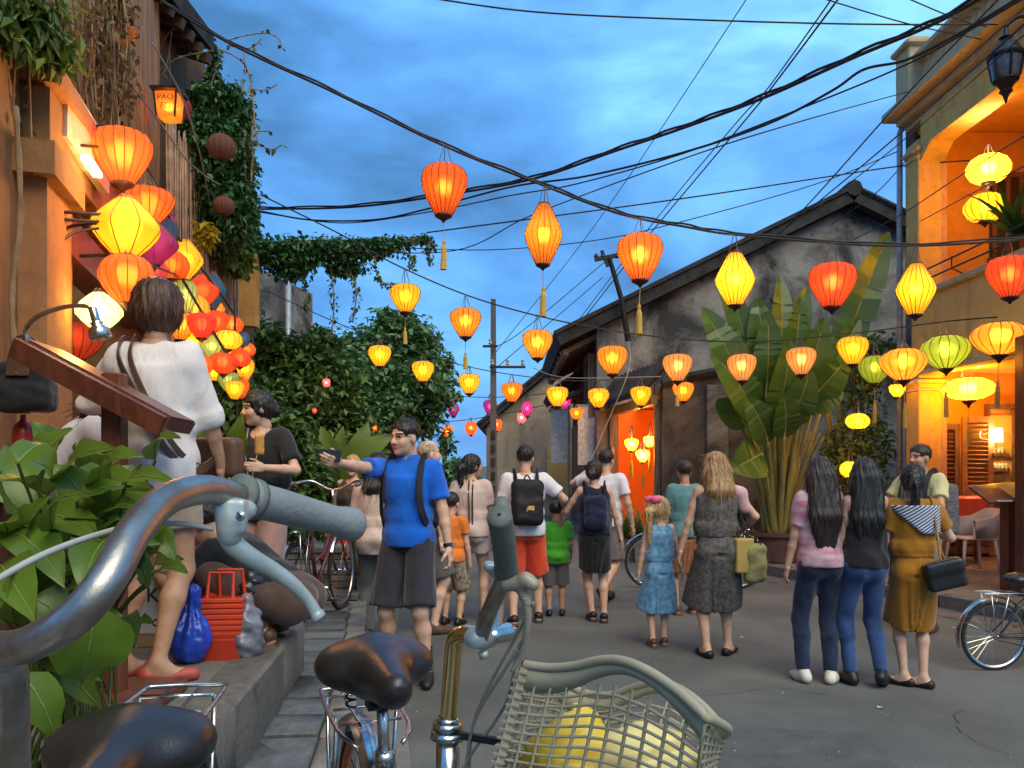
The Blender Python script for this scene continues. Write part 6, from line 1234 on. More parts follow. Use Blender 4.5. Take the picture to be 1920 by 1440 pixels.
# black topped woman with a snack
L3 = loc_of(492, 5.2, .40)
W3 = person('woman in a black top with lanyard holding up a snack and looking left', L3, 168, 1.60, 'light', 'bun', 'black', ('scoop', BLACK, .72, -.10, 1.12), ('shorts', cloth('dusky_pink', (.34, .19, .16)), .98, 1.1), ('sandal', SHOE_BROWN), True, 1.04, wr=((-.17, .30, 1.20), (.10, .30, 1.06)), pole=((-.8, -.3, -.8), (.8, -.4, -.6)), head=(-48, -8), curl=(1.0, .6), palm=((.9, .3, 0), (-.5, .3, .8)))
t = thing('lanyard_badge', 'white badge on a thin lanyard worn over the black top', 'badge', W3['W'](.0, .15, .08)); q = MB()
q.tube(spline([W3['W'](-.075, .06, .55), W3['W'](-.045, .15, .36), W3['W'](0, .165, .12)]), .004, 4); q.tube(spline([W3['W'](.075, .06, .55), W3['W'](.045, .15, .36), W3['W'](0, .165, .12)]), .004, 4); q.build('cord', mat('cord_grey', (.35, .33, .32), .8), t); q = MB(); q.box(W3['W'](0, .17, .06), (.055, .006, .09), rotz(R(168))); q.build('card', mat('paper_white', (.66, .64, .66), .6), t)
t = thing('snack', 'golden toasted snack held up by the black topped woman', 'food', W3['wr'][0]); p = W3['wr'][0]+Vector((-.01, -.03, .14)); solid_obj('crust', Solid().box(p, (.028, .018, .062), .012, np.array(rotz(.5)), .01), .006, mat('toast', (.50, .24, .05), .7, var=.3, scale=30), t)
t = thing('white_tote', 'white handbag hanging from the crook of the arm of the black topped woman', 'bag', W3['el'][1]); p = W3['el'][1]+Vector((-.06, -.10, -.17)); solid_obj('bag_body', Solid().box(p, (.13, .05, .11), .03, None, .02), .011, mat('bag_white', (.52, .52, .56), .6, var=.1), t); sash('strap', W3, ((.22, .16, .20), (.16, .06, .42), (.155, -.02, .562), (.17, -.12, .40), (.25, .06, .16)), .018, mat('strap_tan', (.40, .30, .22), .7), t)
# squatting vendor
L4 = (-1.12, 4.05, .615)
W4 = person('vendor in dark top and brown trousers squatting at the platform edge, arm outstretched', L4, 82, 1.60, 'tan', 'short', 'black', ('tee', BLACK, .6, .10, .95), ('pants', BROWNC, 1.0, 1.02), ('sandal', SHOE_BROWN), False, 1.05, pelvis=(0, -.02, .23), up=(0, .80, .60), feet=((-.13, .10, 0), (.13, .14, 0)), wr=((-.16, .74, .42), (.12, .66, .36)), pole=((-.4, -.2, -.6), (.5, -.2, -.6)), head=(10, -30), kpole=(Vector((-.35, 1, .6)), Vector((.35, 1, .6))))
# man in cobalt polo taking a selfie
L5 = loc_of(765, 5.62, 0); f5 = 168; h5 = 1.84
ph = P(606, 862, 5.10)
W5 = person('tall man in cobalt blue polo and dark shorts holding out a phone', L5, f5, h5, 'light', 'short', 'black', ('polo', BLUE, .72, -.03, .97), ('shorts', DKSH, .93, 1.28), ('shoe', SHOE_BLACK), False, .95, feet=((-.15, .06, 0), (.14, -.04, 0)), fyaw=(18, -22), wr=((-.30, .03, .86), to_local(ph+Vector((.085, .03, -.02)), L5, f5, h5)), pole=((-.6, -.5, -.2), (.3, -.3, -1)), head=(-30, -4), curl=(.9, .75), palm=(None, (.2, -1, .1)), glasses=True)
for i in (0, 1):
    a = Vector(((-.15, .06, 0), (.14, -.04, 0))[i])*(h5/1.75); p = Vector(L5)+rotz(R(f5)) @ a; q = MB(); q.lathe([(.046, .09), (.048, .12), (.047, .26), (.050, .27)], 12, p); q.build('sock', BLACK, W5['o'])
dph = (W5['wr'][1]-W5['el'][1]).normalized(); ph = W5['wr'][1]+dph*.115+Vector((.0, .02, .035))-Vector((-.012, -.012, .012))
t = thing('smartphone', 'dark smartphone held out at arm length by the man in cobalt', 'phone', ph); q = MB(); q.box(ph+Vector((-.012, -.012, .012)), (.15, .010, .075), rotz(R(22)) @ Matrix.Rotation(R(4), 3, 'Y'), bev=.003); q.build('case', mat('phone_black', (.012, .012, .014), .3, spec=.6), t); q = MB(); q.box(ph+Vector((-.008, -.003, .012)), (.136, .010, .066), rotz(R(22)) @ Matrix.Rotation(R(4), 3, 'Y')); q.build('screen', mat('screen_dark', (.02, .025, .03), .1, spec=.8), t)
t = thing('wristwatch', 'dark watch on the hanging wrist of the man in cobalt', 'watch', W5['wr'][0]); d = (W5['wr'][0]-W5['el'][0]).normalized(); q = MB(); B = basis(d); q.lathe([(.033, -.012), (.036, -.008), (.036, .008), (.033, .012)], 14, W5['wr'][0]-d*.025, B, cap=False); q.build('band', LEATHB, t); q = MB(); q.lathe([(.018, 0), (.018, .008)], 12, W5['wr'][0]-d*.025+Vector((.033, -.012, 0)), basis((1, -.4, 0))); q.build('dial', mat('watch_dial', (.4, .4, .42), .3, metal=.6), t)
def backpack(info, label, m_, half=(.145, .075, .21), z=.27, yoff=-.235, patch=None):
    t = thing('backpack', label, 'backpack', info['W'](0, yoff, z)); B = np.array(Matrix((info['dir']((1, 0, 0)), info['dir']((0, 1, 0)), info['dir']((0, 0, 1)))).transposed())
    S = Solid().box(info['W'](0, yoff, z), half, .06, B, .02).box(info['W'](0, yoff-half[1]*.8, z-half[2]*.35), (half[0]*.8, half[1]*.5, half[2]*.5), .04, B, .03); S.fold = (.005, 30, 30, 30, 5); solid_obj('bag_body', S, .011, m_, t)
    for x in (-1, 1): sash('strap', info, ((x*.10, yoff+.10, z+.13), (x*.11, -.07, .545), (x*.118, .02, .565), (x*.125, .115, .46), (x*.13, .145, .28), (x*.15, .06, .12), (x*.12, yoff+.08, .08)), .045, STRAPB, t, .006)
    if patch:
        q = MB(); c = info['W'](.02, yoff-half[1]*1.32, z-half[2]*.25); q.box(c, (.07, .006, .05), rotz(math.atan2(*reversed(info['dir']((1, 0, 0))[:2])))); q.build('patch', patch, t)
    q = MB(); q.tube(spline([info['W'](-.04, yoff+.05, z+half[2]-.01), info['W'](0, yoff+.05, z+half[2]+.05), info['W'](.04, yoff+.05, z+half[2]-.01)], 4), .008, 6); q.build('handle', STRAPB, t); return t
backpack(W5, 'black backpack on the man in cobalt, seen only by its shoulder straps', STRAPB)
# behind him
W6 = person('balding grey haired man in profile just behind the man in cobalt', loc_of(800, 7.2), -62, 1.74, 'pale', 'thin', 'grey', ('tee', BEIGE_C, .6, -.02), ('shorts', GREYP, .9, 1.2), ('shoe', SHOE_BROWN))
W7 = person('woman with glasses in brown top and red skirt walking toward us by the steps', loc_of(662, 8.5), 176, 1.62, 'pale', 'bun', 'fair', ('scoop', BROWNC, 0, .05), ('skirt', REDC, .85, 1.0), ('sandal', SHOE_BROWN), True, 1.0, feet=((-.07, .12, 0), (.07, -.08, 0)), wr=((-.22, .12, .95), (.26, .08, .92)), glasses=True)
W8 = person('person in long pale pink top and grey trousers behind the man in cobalt', loc_of(708, 6.9), 2, 1.62, 'light', 'mid', 'black', ('tee', PALE, 1.1, -.12, 1.1), ('pants', GREYP, 1.0, 1.25), ('shoe', SHOE_BROWN), True, 1.08)
W9 = person('woman in a pale pink T-shirt and white shorts turning her head right', loc_of(884, 7.75), -6, 1.62, 'light', 'pony', 'black', ('tee', PALE, .72, -.04, 1.08), ('shorts', cloth('white_shorts', (.50, .44, .41), .08), .42, 1.15), ('sandal', SHOE_BROWN), True, 1.0, feet=((-.12, .0, 0), (.12, .04, 0)), head=(-52, 0), wr=((-.20, .16, 1.05), (.26, .06, .88)))
t = thing('crossbody_strap_bag', 'small dark bag with striped strap hanging down the back of the pale pink T-shirt', 'bag', W9['W'](-.2, 0, .05)); sash('strap', W9, ((-.02, .12, .48), (-.02, .0, .575), (-.01, -.13, .42), (.0, -.155, .15), (-.01, -.165, -.02)), .016, LEATHN, t); sash('strap', W9, ((.02, .12, .48), (.025, .0, .575), (.03, -.13, .42), (.035, -.155, .15), (.035, -.165, -.02)), .014, STRAPB, t); solid_obj('bag_body', Solid().box(W9['W'](-.20, .02, .02), (.05, .09, .10), .03, None, .02), .012, LEATHB, t)
W10 = person('child in an orange T-shirt and plaid shorts half hidden by the man in cobalt', loc_of(846, 7.55), -25, 1.22, 'light', 'short', 'dark', ('tee', ORNG, .6, -.06, 1.1), ('shorts', CAMO, .95, 1.35), ('shoe', SHOE_BLACK), child=True, w=1.05)
W11 = person('young man in white T-shirt and red orange shorts, back turned', loc_of(985, 7.6), 4, 1.70, 'light', 'short', 'black', ('tee', TEEW, .68, -.06, 1.06), ('shorts', REDO, .98, 1.35), ('sandal', SHOE_BLACK), False, 1.0, feet=((-.12, -.06, 0), (.14, .10, 0)), wr=((-.28, .02, .86), (.40, .26, 1.18)), pole=((-.5, -1, -.2), (.7, -.6, -.6)), head=(-14, 0))
backpack(W11, 'black backpack with a small yellow emblem on the back of the white T-shirt', STRAPB, patch=mat('patch_yellow', (.60, .36, .08), .6, var=.4, scale=40))
W12 = person('small child in a leaf green T-shirt and grey shorts with hands held by grown ups', loc_of(1042, 8.0), 0, 1.12, 'tan', 'short', 'black', ('tee', GREENC, .7, -.10, 1.15), ('shorts', GREYC, .95, 1.3), ('shoe', SHOE_BLACK), child=True, w=1.08, wr=((-.25, .08, .95), (.24, .1, .9)))
W13 = person('woman in a navy vest and black skirt with brown tied hair, back to us', loc_of(1114, 7.75), 0, 1.56, 'light', 'bun', 'dark', ('tee', NAVY, 0, .02, 1.05), ('skirt', BLACK, .78, 1.0), ('sandal', SHOE_BLACK), True, 1.0, feet=((-.02, .02, 0), (.10, -.06, 0)), wr=((-.36, .24, 1.0), (.30, .06, .88)), pole=((-.8, -.4, -.6), (.5, -.8, -.2)), head=(-22, 0))
backpack(W13, 'thin navy backpack worn on the navy vest', NAVY, (.11, .05, .16), .26, -.20)
W14 = person('man in white T-shirt mid stride behind the navy vest, arm raised to his head', loc_of(1136, 8.7), -28, 1.68, 'light', 'short', 'dark', ('tee', TEEW, .65, -.05, 1.05), ('shorts', GREYC, .9, 1.25), ('shoe', SHOE_BLACK), False, 1.0, feet=((-.05, .26, 0), (.10, -.34, .13, .7)), wr=((-.34, .26, 1.50), (.30, .04, .90)), pole=((-1, .2, -.3), (.6, -.8, 0)))
# girl and grey dress
W15 = person('little blonde girl in a blue floral dress with a pink bow', loc_of(1236, 6.67), 2, 1.22, 'light', 'pony', 'fair', ('tee', FLORAL, 0, .10, 1.0), ('skirt', FLORAL, 1.05, 1.35), ('sandal', SHOE_BROWN), True, .95, feet=((-.08, -.02, 0), (.07, .05, 0)), wr=((-.25, .02, .84), (.30, .10, .86)), head=(-58, 0), child=True)
t = thing('hair_bow', 'pink bow in the hair of the little blonde girl', 'bow', W15['H']((.0, -.10, .10))); S = Solid()
for x in (-1, 1): S.ell(W15['H']((x*.045, -.095, .09)), (.045, .03, .035), None, .01)
S.ell(W15['H']((0, -.10, .09)), (.018, .018, .018), None, .01); solid_obj('ribbon', S, .008, mat('bow_pink', (.65, .10, .20), .6), t)
W16 = person('woman with long blonde hair in a speckled grey dress carrying shopping bags', loc_of(1342, 6.33), 3, 1.62, 'light', 'mid', 'blonde', ('tee', GREYD, 0, .10, 1.1), ('skirt', GREYD, 1.10, 1.12), ('flat', SHOE_BLACK), True, 1.03, feet=((-.09, -.04, 0), (.12, .04, 0)), fyaw=(14, -42), wr=((-.30, .06, .86), (.26, .16, 1.04)), pole=((-.5, -1, -.1), (.8, -.7, -.2)), head=(10, 0))
for (nm, lab, dx, dz, half, m_) in (('shopping_bag', 'stiff yellow paper shopping bag on the arm of the blonde woman in grey', .205, -.06, (.075, .055, .135), mat('paper_yellow', (.52, .36, .10), .6, var=.1)), ('cloth_bag', 'soft olive cloth bag hanging beside the yellow paper one', .315, -.13, (.085, .055, .15), mat('cloth_olive', (.30, .27, .11), .9, var=.2))):
    c = W16['W'](dx, -.08, dz); t = thing(nm, lab, 'bag', c); S = Solid().box(c, half, .012 if nm[0] == 's' else .05, np.array(rotz(R(12))), .01)
    if nm[0] == 'c': S.fold = (.01, 22, 22, 18, 3)
    solid_obj('bag_body', S, .009, m_, t)
    for k in (-1, 1): q = MB(); top = W16['W'](dx*.72, .04*k, .36 if nm[0] == 's' else .26); q.tube(spline([c+Vector((-.04, k*.03, half[2]-.01)), top+Vector((-.01, 0, 0)), top+Vector((.03, 0, -.01)), c+Vector((.04, k*.03, half[2]-.01))], 5), .006, 5); q.build('handle', STRAPB, t)
t = thing('pink_cardigan', 'pale pink cardigan draped over the right shoulder of the blonde woman in grey', 'cardigan', W16['W'](.15, 0, .5)); solid_obj('cloth', Solid().cap(W16['W'](.06, -.06, .52), W16['W'](.21, -.02, .46), .045, .05, .03).cap(W16['W'](.2, -.03, .46), W16['W'](.235, -.03, .34), .052, .05, .03), .012, cloth('pale_pink', (.58, .36, .36)), t)
W17 = person('person in a teal top mostly hidden behind the blonde woman in grey', loc_of(1284, 8.1), 5, 1.56, 'tan', 'short', 'brown', ('tee', TEAL, .6, -.05), ('skirt', cloth('terracotta', (.32, .12, .06)), .9, 1.1), ('sandal', SHOE_BROWN), True)
# three young women on the right
W18 = person('young woman with very long brown hair, pink and white T-shirt and dark jeans', loc_of(1538, 5.58), -2, 1.575, 'light', 'long', 'dark', ('tee', ROSE, .72, -.03, 1.08), ('pants', JEAN, 1.0, 1.05), ('shoe', SHOE_WHITE), True, .9, feet=((-.13, .0, 0), (.07, -.04, 0)), fyaw=(14, -30), wr=((-.24, .05, .86), (.27, .08, .86)), head=(2, -4))
t = thing('beige_shoulder_bag', 'small beige handbag at the side of the long haired woman in pink and white', 'handbag', W18['W'](.25, .02, -.05)); solid_obj('bag_body', Solid().box(W18['W'](.245, .06, -.07), (.075, .045, .085), .02, np.array(rotz(.4)), .02), .009, mat('leather_beige', (.32, .25, .20), .55, var=.15), t); sash('strap', W18, ((.23, .04, .02), (.19, .02, .3), (.165, 0, .555), (.17, -.12, .4), (.235, .0, .02)), .012, STRAPB, t)
W19 = person('young woman with long dark hair in a black top and faded blue jeans', loc_of(1622, 5.5), 0, 1.565, 'light', 'long', 'black', ('tee', BLACK, .1, -.02, 1.05), ('pants', JEANB, 1.0, 1.0), ('shoe', SHOE_BLACK), True, .87, feet=((-.10, .03, 0), (.09, -.08, .03, .35)), fyaw=(10, -32), wr=((-.23, .06, .86), (.24, .08, .86)), head=(-8, 0))
W20 = person('young woman with black ponytail in a mustard dress carrying a black handbag', loc_of(1712, 5.46), -12, 1.52, 'light', 'pony', 'black', ('tee', MUST, .68, .10, 1.08), ('skirt', MUST, .98, 1.05), ('flat', SHOE_BLACK), True, .93, feet=((-.06, .02, 0), (.07, -.02, 0)), fyaw=(62, 60), wr=((-.28, .02, .86), (.22, .28, 1.2)), head=(-6, 0), kpole=None)
t = thing('striped_scarf', 'navy and white striped cloth panel on the back of the mustard dress', 'scarf', W20['W'](.03, -.13, .38))
sm_, nt, N, Lk, b_ = nodes_of('scarf_stripes'); wv = N('ShaderNodeTexWave'); wv.inputs['Scale'].default_value = 17; wv.bands_direction = 'Z'; tc = N('ShaderNodeTexCoord'); mp_ = N('ShaderNodeMapping'); mp_.inputs['Rotation'].default_value = (0, .6, 0); Lk(tc.outputs['Object'], mp_.inputs[0]); Lk(mp_.outputs[0], wv.inputs['Vector']); rr = N('ShaderNodeValToRGB'); rr.color_ramp.elements[0].position = .45; rr.color_ramp.elements[1].position = .55; rr.color_ramp.elements[0].color = (.03, .05, .12, 1); rr.color_ramp.elements[1].color = (.55, .58, .66, 1); Lk(wv.outputs[0], rr.inputs[0]); Lk(rr.outputs[0], b_.inputs['Base Color']); b_.inputs['Roughness'].default_value = .9
S = Solid().econe(W20['W'](0, 0, .28), W20['W'](0, 0, .50), (.178, .136), (.176, .132), np.array(Matrix((W20['dir']((1, 0, 0)), W20['dir']((0, 1, 0)), W20['dir']((0, 0, 1)))).transposed()), .02); S.cut(W20['dir']((.25, 1, 0)), W20['W'](0, -.03, .3)); S.cut(W20['dir']((-.9, 0, -1)), W20['W'](0, 0, .31)); solid_obj('cloth', S, .01, sm_, t)
t = thing('black_handbag', 'black leather handbag with gold clasp on the mustard dress', 'handbag', W20['W'](.2, -.12, -.03)); B = rotz(R(-14)) @ Matrix.Rotation(R(-16), 3, 'Y'); c = W20['W'](.17, -.19, -.02); solid_obj('bag_body', Solid().box(c, (.115, .045, .095), .02, np.array(B), .02).box(c+Vector((0, 0, .05)), (.118, .05, .04), .02, np.array(B), .02), .009, LEATHB, t)
sash('strap', W20, ((.15, -.17, .08), (.13, -.15, .3), (.12, -.07, .53), (.12, .05, .54), (.17, .10, .3), (.20, -.12, .08)), .016, mat('strap_mustard', (.34, .17, .04), .6), t); q = MB(); q.bar(c+B @ Vector((-.11, -.02, .095)), c+B @ Vector((.11, -.02, .095)), .012, .008); q.build('clasp', mat('brass', (.55, .38, .14), .3, metal=.8), t)
# man in cream looking left
W21 = person('smiling man in cream T-shirt facing left beyond the mustard dress', loc_of(1728, 7.3), 118, 1.70, 'tan', 'short', 'dark', ('tee', CREAM, .7, -.05, 1.05), ('shorts', GREYC, .9, 1.2), ('shoe', SHOE_BROWN), False, 1.0, wr=((-.10, .30, 1.10), (.12, .32, 1.08)), pole=((-1, -.2, -.5), (1, -.2, -.5)), head=(-6, 0))
backpack(W21, 'grey patterned backpack on the smiling man in cream', mat('bag_pattern', (.045, .042, .05), .8, scale=30, col2=(.20, .17, .17), stretch=(1, 1, 3)), (.15, .10, .24), .20, -.26)
# ------------------------------------------------------------ bicycles
CHROME = mat('chrome_worn', (.56, .55, .53), .22, metal=1.0, var=.18, scale=18, rvar=.12); RUST = mat('steel_rusty', (.42, .41, .40), .40, metal=.95, var=.4, scale=22, col2=(.26, .20, .15), bump=.06, bscale=150, rvar=.15)
RUBBER = mat('rubber_tyre', (.02, .02, .021), .8, bump=.3, bscale=120); GRIP = mat('grip_grey_green', (.125, .145, .125), .62, var=.15, scale=12, bump=.2, bscale=200); GRIPW = mat('grip_pale_grey', (.20, .215, .22), .55, var=.15, scale=10, bump=.15, bscale=200)
PAINTR = mat('frame_maroon', (.10, .02, .02), .35, var=.2, coat=.4); PAINTG = mat('frame_grey', (.10, .11, .12), .4, var=.2, coat=.3); PAINTB = mat('frame_black', (.02, .02, .022), .4, var=.2, coat=.3); SADDLE = mat('saddle_vinyl', (.020, .018, .018), .33, var=.25, scale=8, bump=.12, bscale=160, spec=.55, rvar=.08); RIMO = mat('rim_orange', (.65, .16, .03), .5, var=.2); LEVER = mat('lever_alloy', (.36, .42, .42), .42, metal=.35, var=.15, bump=.1); CABLE = mat('cable_grey', (.22, .22, .20), .5)
WM = {}
def wheel(parent, c, r, axle, rimm=None, name='wheel'):
    """c and axle in the bicycle's own frame"""
    o = bpy.data.objects.new(name, None); C.objects.link(o); o.parent = parent; o.location = c; o.rotation_euler = basis(axle, (0, 0, 1)).to_euler()
    key = (round(r, 3), rimm.name if rimm else '')
    if key not in WM:
        n = 40; a = MB(); a.tube([(r*.955*math.cos(6.2832*i/n), r*.955*math.sin(6.2832*i/n), 0) for i in range(n+1)], r*.048, 8, cap=False); t = a.mesh('tyre', RUBBER, True)
        a = MB(); a.lathe([(r*.915, -.012), (r*.915, .012), (r*.865, .010), (r*.855, 0), (r*.865, -.010), (r*.915, -.012)], 40, cap=False); m_ = a.mesh('rim', rimm or CHROME, True)
        a = MB()
        for i in range(28): g = 6.2832*i/28; h_ = g+(.5 if i % 2 else -.5); a.tube([(.018*math.cos(h_), .018*math.sin(h_), .025*(1 if i % 4 < 2 else -1)), (r*.86*math.cos(g), r*.86*math.sin(g), 0)], .0014, 3, cap=False)
        s_ = a.mesh('spokes', CHROME); a = MB(); a.lathe([(.012, -.05), (.012, -.035), (.024, -.03), (.016, -.02), (.016, .02), (.024, .03), (.012, .035), (.012, .05)], 10); WM[key] = (t, m_, s_, a.mesh('hub', CHROME, True))
    for nm, me in zip(('tyre', 'rim', 'spokes', 'hub'), WM[key]): inst(nm, me, o)
    return o
def fender(q, c, r, a0, a1, w, M, th=.004):
    n = 18; vs = []; fs = []
    for i in range(n+1):
        a = a0+(a1-a0)*i/n
        for (k, dr) in ((-1, 0), (-.5, .010), (0, .014), (.5, .010), (1, 0)): vs.append(Vector(c)+M @ Vector(((r+dr)*math.cos(a), k*w/2, (r+dr)*math.sin(a))))
    for i in range(n):
        for j in range(4): fs.append((i*5+j, i*5+j+1, i*5+j+6, i*5+j+5))
    q.add(vs, fs)
def saddle_solid(c, s=1.0, M=None):
    c = Vector(c); A = lambda x, y, z: c+(M @ Vector((x, y, z))*s if M is not None else Vector((x, y, z))*s); Mn = np.array(M) if M is not None else None
    S = Solid().ell(A(-.075, .05, -.03), np.array((.085, .075, .05))*s, Mn, .05*s).ell(A(-.075, -.05, -.03), np.array((.085, .075, .05))*s, Mn, .05*s).cap(A(-.06, 0, -.03), A(.15, 0, -.022), .055*s, .028*s, .05*s).cap(A(.0, 0, -.04), A(.12, 0, -.04), .05*s, .03*s, .03*s)
    S.cut((0, 0, -1), A(0, 0, -.085)); return S
def bicycle(label, loc, heading, s, paint, saddle_z=.90, steer=0.0, rims=None, rack=True, bars=True, fenders=True, group='bicycles', saddle_s=1.0, rimr=None, fend=CHROME):
    B = thing('bicycle', label, 'bicycle', loc, R(heading)); V = lambda x, y, z: Vector((x, y, z))*s; r = .33
    RA, BBk, SC, HT, HB, FA = V(-.50, 0, r), V(-.04, 0, .28), V(-.17, 0, .70), V(.345, 0, .86), V(.385, 0, .68), V(.56, 0, r)
    q = MB(); q.tube([BBk, SC], .016*s, 8); q.tube([HB, BBk], .017*s, 8); q.tube([V(.36, 0, .78), V(.12, 0, .52), V(-.10, 0, .47)], .015*s, 8)
    for y in (-.05, .05): q.tube([BBk+V(0, y*.6, 0), RA+V(0, y*1.2, 0)], .009*s, 6); q.tube([SC+V(0, y*.4, 0), RA+V(0, y*1.2, 0)], .008*s, 6)
    q.tube([HB, HT], .021*s, 10); q.build('frame', paint, B, True, world=False)
    q = MB(); q.tube([SC, V(-.205, 0, saddle_z-.07)], .0135*s, 10); q.lathe([(.022*s, 0), (.022*s, .03*s)], 10, SC); q.build('seat_post', CHROME, B, True, world=False)
    v, f = saddle_solid(V(-.21, 0, saddle_z), s*saddle_s).mesh(.0085); o = bpy.data.objects.new('saddle', np_mesh('saddle', v, f, SADDLE)); C.objects.link(o); o.parent = B
    q = MB()
    for y in (-.03, .03): q.tube([V(-.30, y*1.6, saddle_z-.07), V(-.24, y, saddle_z-.095), V(-.14, y*.8, saddle_z-.095), V(-.08, y*.4, saddle_z-.07)], .005*s, 5)
    for y in (-.055, .055):
        q.tube([V(-.30+.0001*i, 0, 0)+V(.012*math.cos(i*.8), y+.012*math.sin(i*.8), saddle_z-.06-.0022*i) for i in range(34)], .0028*s, 4)
    q.box(V(-.2, 0, saddle_z-.09), (.05*s, .07*s, .04*s)); q.build('springs', IRON, o, world=False)
    wheel(B, RA, r*s, (0, 1, 0), rimr or rims)
    q = MB(); q.lathe([(.09*s, -.004), (.09*s, .004)], 24, BBk+V(0, -.06, 0), Matrix.Rotation(R(90), 3, 'X')); q.tube([BBk+V(0, -.08, 0), BBk+V(.12, -.08, -.11)], .011*s, 6); q.tube([BBk+V(0, -.085, 0), BBk+V(0, .085, 0)], .012*s, 8); q.tube([BBk+V(0, .08, 0), BBk+V(-.12, .08, .11)], .011*s, 6); q.box(BBk+V(.12, -.13, -.11), (.08*s, .09*s, .02)); q.box(BBk+V(-.12, .13, .11), (.08*s, .09*s, .02)); q.build('crank', CHROME, B, world=False)
    q = MB(); q.tube([BBk+V(0, -.065, .085), RA+V(0, -.065, .03)], .004, 4); q.tube([BBk+V(0, -.065, -.085), RA+V(0, -.065, -.03)], .004, 4); q.build('chain', IRON, B, world=False)
    if fenders: q = MB(); fender(q, RA, .365*s, R(28), R(196), .06*s, Matrix.Identity(3)); q.tube([RA+V(0, .05, 0), RA+V(-.33, .03, .15)], .003, 4); q.tube([RA+V(0, -.05, 0), RA+V(-.33, -.03, .15)], .003, 4); q.build('fender', fend, B, True, world=False)
    if rack:
        q = MB(); z = .745
        q.tube(spline([V(-.22, .05, z-.02), V(-.30, .085, z), V(-.62, .085, z), V(-.66, .06, z), V(-.66, -.06, z), V(-.62, -.085, z), V(-.30, -.085, z), V(-.22, -.05, z-.02)], 3), .0055*s, 6)
        for x in (-.34, -.46, -.58): q.tube([V(x, -.075, z), V(x, .075, z)], .0045*s, 5)
        q.tube([V(-.30, .03, z), V(-.64, .03, z)], .004*s, 5); q.tube([V(-.30, -.03, z), V(-.64, -.03, z)], .004*s, 5)
        for y in (-1, 1): q.tube([V(-.58, y*.075, z), V(-.52, y*.07, r)], .0055*s, 6); q.tube([V(-.40, y*.075, z), V(-.50, y*.07, r)], .0055*s, 6)
        q.build('rack', CHROME, B, True, world=False)
    # steered front end: turned about the head tube
    hm = (HT+HB)/2; Rz = rotz(R(steer)); T_ = lambda p: hm+Rz @ (Vector(p)-hm)
    q = MB()
    for y in (-.05, .05): q.tube([T_(HB+V(0, y*.6, -.02)), T_(V(.44, y, .55)), T_(V(.50, y, .42)), T_(FA+V(0, y, 0))], .010*s, 6)
    q.box(T_(HB+V(.01, 0, -.02)), (.05*s, .13*s, .03*s), Rz); q.build('fork', paint, B, True, world=False)
    wheel(B, T_(FA), r*s, Rz @ Vector((0, 1, 0)), rims)
    if fenders: q = MB(); fender(q, T_(FA), .365*s, R(-10), R(150), .06*s, Rz); q.build('fender', fend, B, True, world=False)
    if bars:
        q = MB(); q.tube([HT, HT+V(-.02, 0, .14)], .0125*s, 8); q.tube([T_(p) for p in spline([V(.10, .27, 1.05), V(.25, .26, 1.06), V(.36, .18, 1.07), V(.345, 0, 1.0), V(.36, -.18, 1.07), V(.25, -.26, 1.06), V(.10, -.27, 1.05)], 5)], .011*s, 8); hb = q.build('handlebar', CHROME, B, True, world=False)
        for y in (-1, 1): q = MB(); q.tube([T_(V(.08, y*.272, 1.05)), T_(V(.19, y*.265, 1.055))], .017*s, 8); q.build('grip', GRIP, hb, True, world=False)
    B['heading'] = heading; del B['heading']
    return B
W_ = lambda B, heading: (lambda p: Vector(B.location)+rotz(R(heading)) @ Vector(p))
# --- bicycle C: gilded stem and basket
hdC = math.degrees(math.atan2(-.58, .213)); sC = 1.1; dC = Vector((.213, -.58, 0)).normalized()
locC = Vector((-.327, 2.0, .014))+dC*.21*sC
BC = bicycle('old bicycle with a pale plastic front basket and dark sprung saddle, its stem shining gold', locC, hdC, sC, PAINTG, saddle_z=.93, steer=44, rack=True, bars=False, saddle_s=1.12, rimr=RIMO)
hb = [P(842, 1440, 1.42), P(841, 1392, 1.42)]
q = MB(); q.tube([P(838, 1600, 1.43), P(840, 1380, 1.42)], .021, 14); q.tube([P(838, 1385, 1.42), P(839, 1372, 1.42)], .030, 14); q.tube([P(838, 1368, 1.42), P(839, 1355, 1.42)], .026, 8); q.tube([P(839, 1356, 1.42), P(840, 1346, 1.42)], .021, 6); q.build('headset', CHROME, BC, True)
BRASSY = mat('stem_polished', (.80, .62, .30), .16, metal=1.0, var=.12, scale=14, rvar=.08)
q = MB(); st = [P(840, 1350, 1.42), P(846, 1270, 1.415), P(851, 1210, 1.41), P(858, 1194, 1.40), P(874, 1188, 1.385), P(894, 1193, 1.37), P(908, 1200, 1.36)]; q.tube(spline(st, 5), .0155, 14); sm_ = q.build('stem', BRASSY, BC, True)
q = MB(); q.tube([P(888, 1196, 1.33), P(908, 1200, 1.39)], .0175, 14); q.tube([P(906, 1222, 1.36), P(908, 1234, 1.36)], .009, 6); q.build('clamp', LEVER, sm_, True)
BARP = [P(900, 1200, 1.36), P(912, 1160, 1.31), P(930, 1118, 1.28), P(942, 1092, 1.27), P(950, 1075, 1.26), P(945, 1020, 1.20), P(936, 965, 1.145)]
q = MB(); q.tube(spline(BARP[:6], 6), .0135, 12); q.tube(spline([P(900, 1200, 1.36), P(925, 1195, 1.50), P(935, 1130, 1.62), P(940, 1010, 1.72)], 6), .0125, 10); hbC = q.build('handlebar', RUST, BC, True)
q = MB(); c = spline(BARP[4:], 6); q.tube(c, [.0185, .0200]+[.0185]*(len(c)-4)+[.0190, .0175], 16); q.build('grip', GRIP, hbC, True)
q = MB(); q.tube([BARP[-1], BARP[-1]+(BARP[-1]-BARP[-2]).normalized()*.001], .003, 8); q.build('grip_hole', IRON, hbC)
